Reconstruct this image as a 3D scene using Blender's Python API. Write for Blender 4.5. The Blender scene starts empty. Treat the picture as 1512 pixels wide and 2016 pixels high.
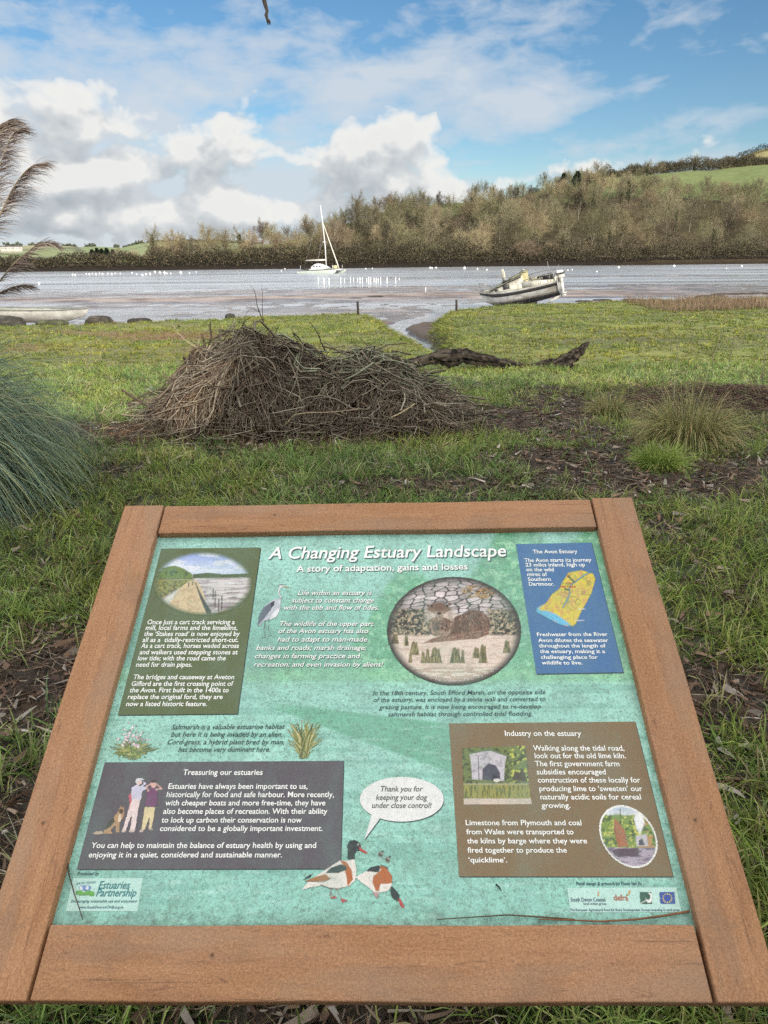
import bpy, math, random
import numpy as np
from math import radians, degrees, sin, cos, pi
from mathutils import Vector, Matrix

SC = bpy.context.scene
COL = SC.collection
rng = np.random.default_rng(11)
random.seed(5)

# ------------------------------------------------------------------ camera numbers
FPX, CX, CY, EYE = 1400.0, 756.0, 1008.0, 1.6
_p, _r = radians(19.5), radians(0.5)
FW = np.array([0, cos(_p), -sin(_p)])
_U0 = np.cross([1, 0, 0], FW)
RT = np.array([1.0, 0, 0]) * cos(_r) - _U0 * sin(_r)
UP = _U0 * cos(_r) + np.array([1.0, 0, 0]) * sin(_r)
CAM = np.array([0, 0, EYE])

def ray(x, y):
    return FW + RT * ((x - CX) / FPX) - UP * ((y - CY) / FPX)
def gp(x, y, z):                        # where the sight line of a photo point meets height z
    d = ray(x, y); return CAM + d * ((z - EYE) / d[2])
def yp(x, y, Y):                        # ... meets the vertical plane at distance Y
    d = ray(x, y); return CAM + d * (Y / d[1])
def S2L(c):
    c = np.asarray(c, float) / 255.0
    return np.where(c <= 0.04045, c / 12.92, ((c + 0.055) / 1.055) ** 2.4)

# ------------------------------------------------------------------ noise
def _h(ix, iy, seed):
    n = (ix.astype(np.int64) * 374761393 + iy.astype(np.int64) * 668265263 + seed * 974634777) & 0xffffffff
    n = ((n ^ (n >> 13)) * 1274126177) & 0xffffffff
    n = (n ^ (n >> 16)) & 0xffffffff
    return n / 4294967295.0
def vn(x, y, seed=0):
    ix = np.floor(x); iy = np.floor(y); fx = x - ix; fy = y - iy
    fx = fx * fx * (3 - 2 * fx); fy = fy * fy * (3 - 2 * fy)
    a = _h(ix, iy, seed); b = _h(ix + 1, iy, seed); c = _h(ix, iy + 1, seed); d = _h(ix + 1, iy + 1, seed)
    return (a * (1 - fx) + b * fx) * (1 - fy) + (c * (1 - fx) + d * fx) * fy
def fbm(x, y, seed=0, o=4):
    s = 0; a = 0.5; t = 0
    for k in range(o):
        s = s + a * vn(x, y, seed + k * 17); t += a; a *= 0.5; x = x * 2.03 + 7.1; y = y * 2.03 + 3.7
    return s / t
def sst(a, b, x):
    t = np.clip((x - a) / (b - a), 0, 1); return t * t * (3 - 2 * t)

# ------------------------------------------------------------------ mesh helpers
def mesh_np(name, V, Q=None, T=None, mat=None, col=None, smooth=False, parent=None, mats=None, mi=None, link=True):
    V = np.asarray(V, np.float32).reshape(-1, 3)
    me = bpy.data.meshes.new(name)
    nq = 0 if Q is None else len(Q); nt = 0 if T is None else len(T)
    me.vertices.add(len(V)); me.vertices.foreach_set('co', V.ravel())
    idx = []
    if nq: idx.append(np.asarray(Q, np.int32).ravel())
    if nt: idx.append(np.asarray(T, np.int32).ravel())
    idx = np.concatenate(idx)
    me.loops.add(len(idx)); me.loops.foreach_set('vertex_index', idx)
    me.polygons.add(nq + nt)
    st = np.concatenate([np.arange(nq) * 4, nq * 4 + np.arange(nt) * 3]).astype(np.int32)
    me.polygons.foreach_set('loop_start', st)
    if smooth: me.polygons.foreach_set('use_smooth', np.ones(nq + nt, bool))
    if mats:
        for m in mats: me.materials.append(m)
        if mi is not None: me.polygons.foreach_set('material_index', np.asarray(mi, np.int32))
    elif mat: me.materials.append(mat)
    if col is not None:
        a = me.color_attributes.new('Col', 'FLOAT_COLOR', 'POINT')
        c = np.ones((len(V), 4), np.float32); c[:, :3] = col
        a.data.foreach_set('color', c.ravel())
    me.update(calc_edges=True); me.validate()
    o = bpy.data.objects.new(name, me)
    if link: COL.objects.link(o)
    if parent is not None: adopt(o, parent)
    return o
def adopt(o, p):
    o.parent = p; o.matrix_parent_inverse = Matrix.Translation(-Vector(p.location)) if p.rotation_euler.to_quaternion().angle < 1e-6 else p.matrix_basis.inverted()
class MB:                                   # collects pieces into ONE mesh
    def __init__(s): s.V = []; s.Q = []; s.T = []; s.n = 0; s.C = []; s.mq = []; s.mt = []
    def add(s, V, Q=None, T=None, col=None, m=0):
        V = np.asarray(V, float).reshape(-1, 3); s.V.append(V)
        if Q is not None and len(Q): s.Q.append(np.asarray(Q) + s.n); s.mq += [m] * len(Q)
        if T is not None and len(T): s.T.append(np.asarray(T) + s.n); s.mt += [m] * len(T)
        if col is not None: s.C.append(np.broadcast_to(np.asarray(col, float), (len(V), 3)))
        s.n += len(V); return s
    def box(s, c, d, R=None, col=None, m=0):
        x, y, z = np.array(d) / 2
        V = np.array([[-x,-y,-z],[x,-y,-z],[x,y,-z],[-x,y,-z],[-x,-y,z],[x,-y,z],[x,y,z],[-x,y,z]])
        if R is not None: V = V @ np.array(R).T
        return s.add(V + np.array(c), [[0,3,2,1],[4,5,6,7],[0,1,5,4],[1,2,6,5],[2,3,7,6],[3,0,4,7]], col=col, m=m)
    def tube(s, pts, rad, n=8, col=None, m=0, cap=True):
        V, Q = tubes(np.array([pts], float), np.array([rad], float) if np.ndim(rad) else np.full((1, len(pts)), rad), n)
        T = []
        if cap:
            k = len(V); V = np.vstack([V, pts[0], pts[-1]]); L = (len(pts) - 1) * n
            for i in range(n):
                T.append([k, (i + 1) % n, i]); T.append([k + 1, L + i, L + (i + 1) % n])
        return s.add(V, Q, T, col=col, m=m)
    def build(s, name, mat=None, parent=None, smooth=False, mats=None, link=True):
        V = np.vstack(s.V); Q = np.vstack(s.Q) if s.Q else None; T = np.vstack(s.T) if s.T else None
        return mesh_np(name, V, Q, T, mat, np.vstack(s.C) if s.C else None, smooth, parent, mats, (s.mq + s.mt) if mats else None, link)
def unit(v):
    return v / np.maximum(np.linalg.norm(v, axis=-1, keepdims=True), 1e-9)
def tubes(P, Rd, n=4):                      # P (k,m,3) paths, Rd (k,m) radii
    k, m, _ = P.shape
    D = unit(np.gradient(P, axis=1))
    ref = np.where(np.abs(D[:, :1, 2:3]) > 0.8, np.array([1.0, 0, 0]), np.array([0, 0, 1.0]))
    ref = np.broadcast_to(ref, D.shape)
    A = unit(np.cross(D, ref)); B = np.cross(D, A)
    a = np.arange(n) * 2 * pi / n
    V = P[:, :, None] + Rd[:, :, None, None] * (A[:, :, None] * np.cos(a)[:, None] + B[:, :, None] * np.sin(a)[:, None])
    i = np.arange(k)[:, None, None] * m * n; j = np.arange(m - 1)[None, :, None] * n; l = np.arange(n)[None, None]
    l2 = (l + 1) % n
    Q = np.stack([i + j + l, i + j + l2, i + j + n + l2, i + j + n + l], -1).reshape(-1, 4)
    return V.reshape(-1, 3), Q
def blades(P, D, L, W, droop, cb, ct, K=3, side=None):
    """K-segment tapering leaves: base P, start direction D, length L, width W, droop bends them down"""
    n = len(P); D = unit(D)
    if side is None:
        side = unit(np.cross(D, rng.normal(size=(n, 3))))
    pts = [P]; d = D.copy(); cur = P.copy()
    for k in range(K):
        cur = cur + d * (L / K)[:, None]; pts.append(cur)
        d = unit(d + np.array([0, 0, -1.0]) * droop[:, None] / K * (1 + k))
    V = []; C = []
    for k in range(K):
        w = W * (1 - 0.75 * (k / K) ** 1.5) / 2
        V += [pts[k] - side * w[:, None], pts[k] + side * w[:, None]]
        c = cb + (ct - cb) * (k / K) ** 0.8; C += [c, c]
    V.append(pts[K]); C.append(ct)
    m = 2 * K + 1
    V = np.stack(V, 1).reshape(-1, 3); C = np.stack(C, 1).reshape(-1, 3)
    b = np.arange(n)[:, None] * m
    Q = np.vstack([b + np.array([[2 * k, 2 * k + 1, 2 * k + 3, 2 * k + 2]]) for k in range(K - 1)]) if K > 1 else np.zeros((0, 4), int)
    T = b + np.array([[2 * K - 2, 2 * K - 1, 2 * K]])
    return V, Q, T, C
def tag(o, label=None, cat=None, group=None, kind=None):
    if label: o['label'] = label
    if cat: o['category'] = cat
    if group: o['group'] = group
    if kind: o['kind'] = kind
    return o
def empty(name, loc=(0, 0, 0), rz=0):
    o = bpy.data.objects.new(name, None); COL.objects.link(o); o.location = [float(v) for v in loc]; o.rotation_euler = (0, 0, rz)
    o.empty_display_size = 0.1; return o
def dup(o, parent=None):
    c = o.copy(); COL.objects.link(c)
    if parent is not None: c.parent = parent
    for ch in list(o.children): dup(ch, c)
    return c
def bevel(o, w, seg=2):
    m = o.modifiers.new('bevel', 'BEVEL'); m.width = w; m.segments = seg; m.limit_method = 'ANGLE'; return o

# ------------------------------------------------------------------ materials
def nt_mat(name):
    m = bpy.data.materials.new(name); m.use_nodes = True
    t = m.node_tree; b = t.nodes['Principled BSDF']; return m, t, b
def N(t, typ, **kw):
    n = t.nodes.new(typ)
    for k, v in kw.items():
        if k.startswith('i_'): n.inputs[int(k[2:]) if k[2:].isdigit() else k[2:].replace('_', ' ')].default_value = v
        else: setattr(n, k, v)
    return n
def mixc(t, fac, a, b, mode='MIX'):
    n = t.nodes.new('ShaderNodeMix'); n.data_type = 'RGBA'; n.blend_type = mode; n.clamp_factor = True
    for sock, v in ((n.inputs[0], fac), (n.inputs[6], a), (n.inputs[7], b)):
        if hasattr(v, 'links'): t.links.new(v, sock)
        elif isinstance(v, (int, float)): sock.default_value = v
        else: sock.default_value = (*v, 1) if len(v) == 3 else v
    return n.outputs[2]
def ramp(t, src, stops, interp='LINEAR'):
    r = t.nodes.new('ShaderNodeValToRGB'); r.color_ramp.interpolation = interp
    e = r.color_ramp.elements
    while len(e) > 1: e.remove(e[-1])
    for i, (p, c) in enumerate(stops):
        el = e[0] if i == 0 else e.new(p)
        el.position = p; el.color = (c, c, c, 1) if isinstance(c, (int, float)) else (*c, 1)
    t.links.new(src, r.inputs[0]); return r.outputs[0]
def coords(t, scale=(1, 1, 1), kind='Object', rot=(0, 0, 0)):
    c = N(t, 'ShaderNodeTexCoord'); m = N(t, 'ShaderNodeMapping'); m.inputs['Scale'].default_value = scale; m.inputs['Rotation'].default_value = rot
    t.links.new(c.outputs[kind], m.inputs[0]); return m.outputs[0]
def noise(t, vec, scale, detail=4, rough=0.6, dist=0.0):
    n = N(t, 'ShaderNodeTexNoise'); n.inputs['Scale'].default_value = scale; n.inputs['Detail'].default_value = detail
    n.inputs['Roughness'].default_value = rough; n.inputs['Distortion'].default_value = dist
    t.links.new(vec, n.inputs['Vector']); return n.outputs[0]
def bump(t, b, h, strength, dist):
    n = N(t, 'ShaderNodeBump'); n.inputs['Strength'].default_value = strength; n.inputs['Distance'].default_value = dist
    t.links.new(h, n.inputs['Height']); t.links.new(n.outputs[0], b.inputs['Normal'])
def vmat(name, rough=0.7, spec=0.3, ns=8, lo=0.75, hi=1.2, trans=0.0, bs=0, bd=0.01, coat=0):
    """colour attribute times a noise: leaves, sticks, printed artwork, weathered paint"""
    m, t, b = nt_mat(name)
    a = N(t, 'ShaderNodeAttribute', attribute_name='Col')
    nz = noise(t, coords(t), ns)
    k = ramp(t, nz, [(0.25, lo), (0.75, hi)])
    c = mixc(t, 1.0, a.outputs[0], k, 'MULTIPLY')
    t.links.new(c, b.inputs['Base Color'])
    b.inputs['Roughness'].default_value = rough; b.inputs['Specular IOR Level'].default_value = spec
    b.inputs['Coat Weight'].default_value = coat
    if bs: bump(t, b, nz, bs, bd)
    if trans:
        tr = N(t, 'ShaderNodeBsdfTranslucent'); t.links.new(c, tr.inputs[0])
        mx = N(t, 'ShaderNodeMixShader'); mx.inputs[0].default_value = trans
        t.links.new(b.outputs[0], mx.inputs[1]); t.links.new(tr.outputs[0], mx.inputs[2])
        t.links.new(mx.outputs[0], t.nodes['Material Output'].inputs[0])
    return m
def pmat(name, c1, c2=None, rough=0.6, ns=6, bs=0.15, bd=0.005, spec=0.4, metal=0, scale=(1, 1, 1), detail=6, c3=None):
    m, t, b = nt_mat(name)
    c2 = c2 or tuple(v * 0.6 for v in c1)
    v = coords(t, scale)
    nz = noise(t, v, ns, detail)
    c = mixc(t, ramp(t, nz, [(0.35, 0.0), (0.7, 1.0)]), c1, c2)
    if c3:
        n3 = noise(t, v, ns * 3.1, 8, 0.7)
        c = mixc(t, ramp(t, n3, [(0.56, 0.0), (0.64, 1.0)]), c, c3)
    t.links.new(c, b.inputs['Base Color'])
    b.inputs['Roughness'].default_value = rough; b.inputs['Specular IOR Level'].default_value = spec; b.inputs['Metallic'].default_value = metal
    if bs: bump(t, b, nz, bs, bd)
    return m

M_GRASS = vmat('grass_blade', 0.55, 0.35, 3, 0.7, 1.25, trans=0.25)
M_LEAF = vmat('dead_leaf', 0.75, 0.25, 25, 0.7, 1.2)
M_STICK = vmat('stick_bark', 0.85, 0.15, 30, 0.6, 1.25)
M_TWIG = vmat('winter_twig', 0.85, 0.1, 0.15, 0.75, 1.25)
def vary_by_tree(m, lo, hi, hue=.04):
    t = m.node_tree; b = t.nodes['Principled BSDF']; src = b.inputs['Base Color'].links[0].from_socket
    oi = N(t, 'ShaderNodeObjectInfo'); h = N(t, 'ShaderNodeHueSaturation'); t.links.new(src, h.inputs['Color'])
    for sock, a, c in (('Value', lo, hi), ('Hue', .5 - hue * .45, .5 + hue)):
        r = N(t, 'ShaderNodeMapRange'); r.inputs[3].default_value = a; r.inputs[4].default_value = c
        if sock == 'Hue':
            w_ = N(t, 'ShaderNodeMath', operation='FRACT'); q_ = N(t, 'ShaderNodeMath', operation='MULTIPLY'); q_.inputs[1].default_value = 7.3
            t.links.new(oi.outputs['Random'], q_.inputs[0]); t.links.new(q_.outputs[0], w_.inputs[0]); t.links.new(w_.outputs[0], r.inputs[0])
        else: t.links.new(oi.outputs['Random'], r.inputs[0])
        t.links.new(r.outputs[0], h.inputs[sock])
    t.links.new(h.outputs[0], b.inputs['Base Color'])
vary_by_tree(M_TWIG, .36, 1.2, .02)
M_BARK = pmat('far_bark', (0.30, 0.26, 0.20), (0.14, 0.12, 0.09), 0.9, 3)
M_EVER = vmat('evergreen_leaf', 0.6, 0.3, 0.4, 0.6, 1.3)
# ------------------------------------------------------------------ sky, sun, camera
SUN_EL, SUN_AZ = radians(19.5), radians(152)          # azimuth from +Y towards +X: behind the viewer's right shoulder
w = bpy.data.worlds.new('World'); SC.world = w; w.use_nodes = True
t = w.node_tree; t.nodes.clear()
def dirpx(x, y):
    d = ray(x, y); return math.atan2(d[0], d[1]), math.asin(d[2] / np.linalg.norm(d))
g = bpy.data.node_groups.new('cloud_density', 'ShaderNodeTree')
g.interface.new_socket('Vector', in_out='INPUT', socket_type='NodeSocketVector')
g.interface.new_socket('Cumulus', in_out='OUTPUT', socket_type='NodeSocketFloat')
g.interface.new_socket('High', in_out='OUTPUT', socket_type='NodeSocketFloat')
gi = g.nodes.new('NodeGroupInput'); go = g.nodes.new('NodeGroupOutput')
def math_(tr, op, a, b=None, c=None, clamp=False):
    n = tr.nodes.new('ShaderNodeMath'); n.operation = op; n.use_clamp = clamp
    for i, v in enumerate((a, b, c)):
        if v is None: continue
        if hasattr(v, 'links'): tr.links.new(v, n.inputs[i])
        else: n.inputs[i].default_value = v
    return n.outputs[0]
sep = g.nodes.new('ShaderNodeSeparateXYZ'); g.links.new(gi.outputs[0], sep.inputs[0])
def blob(px, py, rx, ry, amp, tilt=0):
    a0, e0 = dirpx(px, py); a1, _ = dirpx(px + rx, py); _, e1 = dirpx(px, py - ry)
    sa, se = abs(a1 - a0), abs(e1 - e0)
    dx = math_(g, 'SUBTRACT', sep.outputs[0], a0); dy = math_(g, 'SUBTRACT', sep.outputs[1], e0)
    if tilt:
        ct, st_ = cos(radians(tilt)), sin(radians(tilt))
        nx = math_(g, 'MULTIPLY_ADD', dy, st_, math_(g, 'MULTIPLY', dx, ct))
        ny = math_(g, 'MULTIPLY_ADD', dx, -st_, math_(g, 'MULTIPLY', dy, ct)); dx, dy = nx, ny
    dx = math_(g, 'DIVIDE', dx, sa); dy = math_(g, 'DIVIDE', dy, se)
    q = math_(g, 'MULTIPLY_ADD', dx, dx, math_(g, 'MULTIPLY', dy, dy))
    e = math_(g, 'EXPONENT', math_(g, 'MULTIPLY', q, -1.0))
    return math_(g, 'MULTIPLY', e, amp)
def total(bl):
    s = blob(*bl[0])
    for b_ in bl[1:]: s = math_(g, 'ADD', s, blob(*b_))
    return s
CUM = [(640, 325, 90, 60, .85), (740, 300, 90, 80, .95), (815, 250, 60, 55, .75), (860, 330, 80, 60, .7), (900, 370, 120, 30, .45),
       (455, 235, 75, 50, .8), (400, 300, 90, 55, .75), (500, 310, 80, 40, .45), (110, 190, 190, 95, .62), (170, 270, 150, 80, .5),
       (215, 345, 90, 26, .75), (120, 350, 50, 20, .4), (90, 420, 160, 70, .75), (260, 420, 170, 65, .8), (430, 410, 90, 55, .75), (30, 330, 120, 80, .5),
       (560, 420, 160, 40, .6), (760, 400, 200, 40, .45), (1350, 305, 260, 45, .45, 8), (1080, 340, 200, 35, .45, 6), (-400, 300, 400, 250, .7), (1900, 330, 300, 60, .6)]
HIGH = [(200, 110, 300, 90, .34), (560, 150, 260, 90, .40), (820, 160, 260, 80, .42), (1060, 200, 150, 65, .6, 8), (900, 90, 120, 45, .20), (90, 20, 160, 40, .35), (350, 475, 900, 45, .75), (1300, 430, 500, 60, .3),
        (380, 230, 260, 90, .30), (250, 380, 500, 120, .75), (640, 420, 500, 100, .35), (1300, 260, 300, 35, .3, 10), (1420, 360, 300, 60, .35), (1000, 20, 160, 30, .2), (-500, 200, 500, 400, .6)]
cb, hb = total(CUM), total(HIGH)
def gnoise(scale, detail, rough, sx=1, sy=1, dist=0.0, off=0.0):
    m = g.nodes.new('ShaderNodeMapping'); m.inputs['Scale'].default_value = (sx, sy, 1); m.inputs['Location'].default_value = (off, off * .7, off)
    g.links.new(gi.outputs[0], m.inputs[0])
    n = g.nodes.new('ShaderNodeTexNoise'); n.inputs['Scale'].default_value = scale; n.inputs['Detail'].default_value = detail
    n.inputs['Roughness'].default_value = rough; n.inputs['Distortion'].default_value = dist
    g.links.new(m.outputs[0], n.inputs['Vector']); return n.outputs[0]
n1 = gnoise(9, 9, 0.56, 1, 1.5, 0.25)
n2 = gnoise(6.5, 7, 0.55, 0.8, 2.2, 0.4, 3.3)
n3 = gnoise(22, 5, 0.55, 0.9, 2.0, 0.3, 1.3)
vo = g.nodes.new('ShaderNodeTexVoronoi'); vo.feature = 'SMOOTH_F1'; vo.inputs['Scale'].default_value = 26; vo.inputs['Smoothness'].default_value = 0.6
vo.inputs['Detail'].default_value = 2.0
wm = g.nodes.new('ShaderNodeMapping'); wm.inputs['Scale'].default_value = (1, 1.25, 1)
wn = g.nodes.new('ShaderNodeTexNoise'); wn.inputs['Scale'].default_value = 14; wn.inputs['Detail'].default_value = 3
g.links.new(gi.outputs[0], wn.inputs['Vector'])
wa = g.nodes.new('ShaderNodeVectorMath'); wa.operation = 'MULTIPLY_ADD'; g.links.new(wn.outputs['Color'], wa.inputs[0]); wa.inputs[1].default_value = (0.06, 0.06, 0); g.links.new(gi.outputs[0], wa.inputs[2])
g.links.new(wa.outputs[0], wm.inputs[0]); g.links.new(wm.outputs[0], vo.inputs['Vector'])
puff = math_(g, 'MULTIPLY_ADD', vo.outputs['Distance'], -0.60, 0.28)
cum = math_(g, 'ADD', cb, math_(g, 'MULTIPLY_ADD', n1, 1.7, -0.85))
cum = math_(g, 'ADD', cum, puff)
high = math_(g, 'ADD', hb, math_(g, 'MULTIPLY_ADD', n2, 2.2, -1.12))
high = math_(g, 'ADD', high, math_(g, 'MULTIPLY_ADD', n3, 1.3, -0.62))
g.links.new(cum, go.inputs[0]); g.links.new(high, go.inputs[1])

tc = t.nodes.new('ShaderNodeTexCoord')
sp = t.nodes.new('ShaderNodeSeparateXYZ'); t.links.new(tc.outputs['Generated'], sp.inputs[0])
az = math_(t, 'ARCTAN2', sp.outputs[0], sp.outputs[1]); el = math_(t, 'ARCSINE', sp.outputs[2])
cb_ = t.nodes.new('ShaderNodeCombineXYZ'); t.links.new(az, cb_.inputs[0]); t.links.new(el, cb_.inputs[1])
def dens(off):
    n = t.nodes.new('ShaderNodeGroup'); n.node_tree = g
    if off is None: t.links.new(cb_.outputs[0], n.inputs[0])
    else:
        a = t.nodes.new('ShaderNodeVectorMath'); a.operation = 'ADD'; t.links.new(cb_.outputs[0], a.inputs[0]); a.inputs[1].default_value = off
        t.links.new(a.outputs[0], n.inputs[0])
    return n.outputs
d0 = dens(None); d1 = dens((0.016, 0.028, 0))
cum_a = ramp(t, d0[0], [(0.34, 0.0), (0.50, .7), (0.66, 1.0)])
cum_a = math_(t, 'SMOOTHSTEP', 0.30, 0.55, d0[0]) if False else cum_a
lit = math_(t, 'MULTIPLY_ADD', math_(t, 'SUBTRACT', d0[0], d1[0]), 1.05, 0.66, clamp=True)
thick = ramp(t, d0[0], [(0.55, 0.0), (1.25, 1.0)])
lit = math_(t, 'SUBTRACT', lit, math_(t, 'MULTIPLY', thick, 0.06), clamp=True)
K = 7.2; SKY_FILL = 2.25
cumc = ramp(t, lit, [(0.0, (0.52 * K, 0.58 * K, 0.63 * K)), (0.40, (0.64 * K, 0.69 * K, 0.73 * K)), (0.72, (0.82 * K, 0.85 * K, 0.87 * K)), (1.0, (1.06 * K, 1.06 * K, 1.03 * K))])
high_a = ramp(t, d0[1], [(0.10, 0.0), (0.45, 0.55), (0.85, 0.92)])
sky = t.nodes.new('ShaderNodeTexSky'); sky.sky_type = 'NISHITA'; sky.sun_disc = False
sky.sun_elevation = SUN_EL; sky.sun_rotation = SUN_AZ; sky.air_density = 1.0; sky.dust_density = 0.3; sky.ozone_density = 2.0
hsv = t.nodes.new('ShaderNodeHueSaturation'); hsv.inputs['Saturation'].default_value = 1.25; hsv.inputs['Value'].default_value = 1.0
t.links.new(sky.outputs[0], hsv.inputs['Color'])
c1 = mixc(t, high_a, hsv.outputs[0], (0.76 * K, 0.84 * K, 0.93 * K))
c2 = mixc(t, cum_a, c1, cumc)
bg = t.nodes.new('ShaderNodeBackground'); bg.inputs['Strength'].default_value = 0.115
# brightness added to the unseen sky overhead and behind the viewer, filling the foreground
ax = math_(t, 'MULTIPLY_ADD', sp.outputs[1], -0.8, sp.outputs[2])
sky_fill = ramp(t, math_(t, 'MULTIPLY_ADD', ax, 0.5, 0.5), [(0.33, 0.0), (0.90, 0.9)])
c2 = mixc(t, sky_fill, c2, (SKY_FILL * K, SKY_FILL * K * .985, SKY_FILL * K * .95))
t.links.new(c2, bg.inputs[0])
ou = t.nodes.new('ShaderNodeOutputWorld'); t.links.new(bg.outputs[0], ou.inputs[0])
w.cycles.sampling_method = 'MANUAL'; w.cycles.sample_map_resolution = 512

sl = bpy.data.lights.new('sun', 'SUN'); sl.energy = 4.2; sl.angle = radians(0.6); sl.color = (1.0, 0.90, 0.76)
so = bpy.data.objects.new('sun', sl); COL.objects.link(so)
sd = Vector((sin(SUN_AZ) * cos(SUN_EL), cos(SUN_AZ) * cos(SUN_EL), sin(SUN_EL)))
so.rotation_euler = sd.to_track_quat('Z', 'Y').to_euler(); so.location = (20, -30, 30)

cd = bpy.data.cameras.new('camera'); cam = bpy.data.objects.new('camera', cd); COL.objects.link(cam)
cd.sensor_fit = 'HORIZONTAL'; cd.sensor_width = 36; cd.lens = 36 * FPX / 1512; cd.clip_start = 0.05; cd.clip_end = 12000
cam.matrix_world = Matrix(((RT[0], UP[0], -FW[0], 0), (RT[1], UP[1], -FW[1], 0), (RT[2], UP[2], -FW[2], EYE), (0, 0, 0, 1)))
SC.camera = cam
SC.view_settings.view_transform = 'Standard'; SC.view_settings.look = 'None'; SC.view_settings.exposure = 0.0; SC.view_settings.gamma = 1
SC.cycles.max_bounces = 5; SC.cycles.diffuse_bounces = 2; SC.cycles.glossy_bounces = 2; SC.cycles.transmission_bounces = 3
SC.cycles.use_adaptive_sampling = True; SC.cycles.adaptive_threshold = 0.03; SC.cycles.use_denoising = False
SC.cycles.sample_clamp_indirect = 4

# ------------------------------------------------------------------ ground: bank, marsh, creek, mud
ZM, ZW = -0.30, -0.803
EDGE_L = [(-900, 650), (-300, 643), (0, 640), (150, 640), (300, 637), (450, 628), (520, 621), (600, 618.5), (700, 618), (722, 622), (745, 632), (770, 652), (815, 676), (868, 697)]
EDGE_R = [(893, 694), (886, 675), (877, 655), (874, 640), (877, 622), (888, 613), (925, 607), (960, 603), (1100, 597), (1200, 593), (1350, 589), (1512, 587), (1900, 583), (2600, 580)]
PL = [gp(x, y, ZM)[:2] for x, y in EDGE_L] + [gp(x, y, ZM)[:2] for x, y in EDGE_R]
PL = np.array(PL)
POLY = np.vstack([PL, [[90, 20], [90, -60], [-90, -60], [-90, 10]]])
CRK = np.array([gp(x, y, -0.8)[:2] for x, y in [(885, 720), (862, 704), (838, 692), (806, 676), (775, 660), (768, 652), (778, 645), (805, 638), (850, 628), (890, 618), (925, 606), (975, 598), (1100, 590), (1300, 588)]])
def seg_dist(x, y, P):
    d = np.full(x.shape, 1e9); s = np.zeros(x.shape)
    for i in range(len(P) - 1):
        a, b = P[i], P[i + 1]; ab = b - a; L = ab @ ab
        tt = np.clip(((x - a[0]) * ab[0] + (y - a[1]) * ab[1]) / L, 0, 1)
        q = np.hypot(x - a[0] - tt * ab[0], y - a[1] - tt * ab[1])
        s = np.where(q < d, i + tt, s); d = np.minimum(d, q)
    return d, s
def inside(x, y, P):
    c = np.zeros(x.shape, bool); j = len(P) - 1
    for i in range(len(P)):
        xi, yi = P[i]; xj, yj = P[j]
        if yi != yj:
            c ^= ((yi > y) != (yj > y)) & (x < (xj - xi) * (y - yi) / (yj - yi) + xi)
        j = i
    return c
def land_sd(x, y):                      # signed distance to the turf edge, positive on land
    d, _ = seg_dist(x, y, PL)
    s = np.where(inside(x, y, POLY), d, -d)
    return s + (fbm(x * 1.3, y * 1.3, 5, 3) - .5) * 0.45 * sst(12, 16, y)
BARS = [(-9, 52, 24, 3.0, .14), (12, 56, 10, 1.6, .09), (-20, 44, 12, 1.0, .06), (22, 50, 22, 3.0, .06), (46, 60, 26, 3.5, .07), (6, 66, 20, 1.6, .04), (34, 104, 52, 3.2, .16), (-45, 62, 18, 1.2, .05), (-28, 74, 20, 1.0, .05), (60, 84, 40, 1.6, .06), (-10, 60, 12, 2, .06)]
def mud_z(x, y):
    z = -0.80 + (fbm(x * 1.4, y * 0.9, 21, 4) - .5) * 0.10 + (fbm(x * .16, y * .3, 22, 3) - .5) * 0.085
    z = z - 0.10 * sst(66, 84, y) - 0.6 * sst(110, 125, y)
    for bx, by, sx, sy, a in BARS:
        yy = y - by - (fbm(x * .06, y * 0, 30, 3) - .5) * 9
        z = z + a * np.exp(-((x - bx) / sx) ** 2 - (yy / sy) ** 2) * (0.6 + 0.8 * vn(x * .5, y * .8, 9))
    dc, sc_ = seg_dist(x, y, CRK)
    wd = 0.50 + 0.11 * np.clip(sc_ - 6, 0, 12)
    z = z + (0.17 + .10 * (fbm(x * 2.5, y * 2.5, 24, 3) - .5)) * sst(31, 27, y) * sst(-9, -3, x) * sst(7, 5, x)      # creek sides stand proud of the channel
    wc = wd * (1 + .5 * (fbm(x * 1.5, y * 1.5, 23, 3) - .5)); z = z - (0.14 + .17 * sst(31, 27, y)) * (1 - sst(wc * .6, wc * 1.5, dc))
    return z
def patches(x, y, L):
    m = np.zeros(x.shape)
    for px, py, rx, ry, a in L:
        c = gp(px, py, -.05); e = gp(px + rx, py, -.05); u, v = gp(px, py - ry, -.05), gp(px, py + ry, -.05)
        sx = abs(e[0] - c[0]); sy = abs(u[1] - v[1]) / 2; cy = (u[1] + v[1]) / 2
        m = np.maximum(m, a * np.exp(-(((x - c[0]) / sx) ** 2 + ((y - cy) / sy) ** 2) ** 1.5))
    return m
LITTER = [(60, 1400, 190, 170, 1), (30, 1700, 150, 200, .9), (300, 838, 170, 32, 1), (560, 860, 320, 25, .75), (800, 820, 150, 30, .9), (1150, 905, 260, 34, .95), (1320, 960, 260, 34, .95),
          (850, 968, 260, 18, .8), (1180, 850, 150, 30, .7), (1440, 770, 130, 50, .95), (1290, 745, 60, 22, .7), (1290, 1050, 60, 50, .6), (1430, 1190, 70, 45, .6), (1470, 1420, 80, 150, .8), (1380, 1560, 80, 90, .6),
          (440, 925, 130, 30, .5), (230, 935, 60, 22, .9), (280, 1030, 60, 20, .5), (40, 1040, 120, 20, .5), (700, 930, 130, 16, .5), (1100, 750, 80, 25, .6), (1500, 930, 100, 50, .8)]
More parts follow.
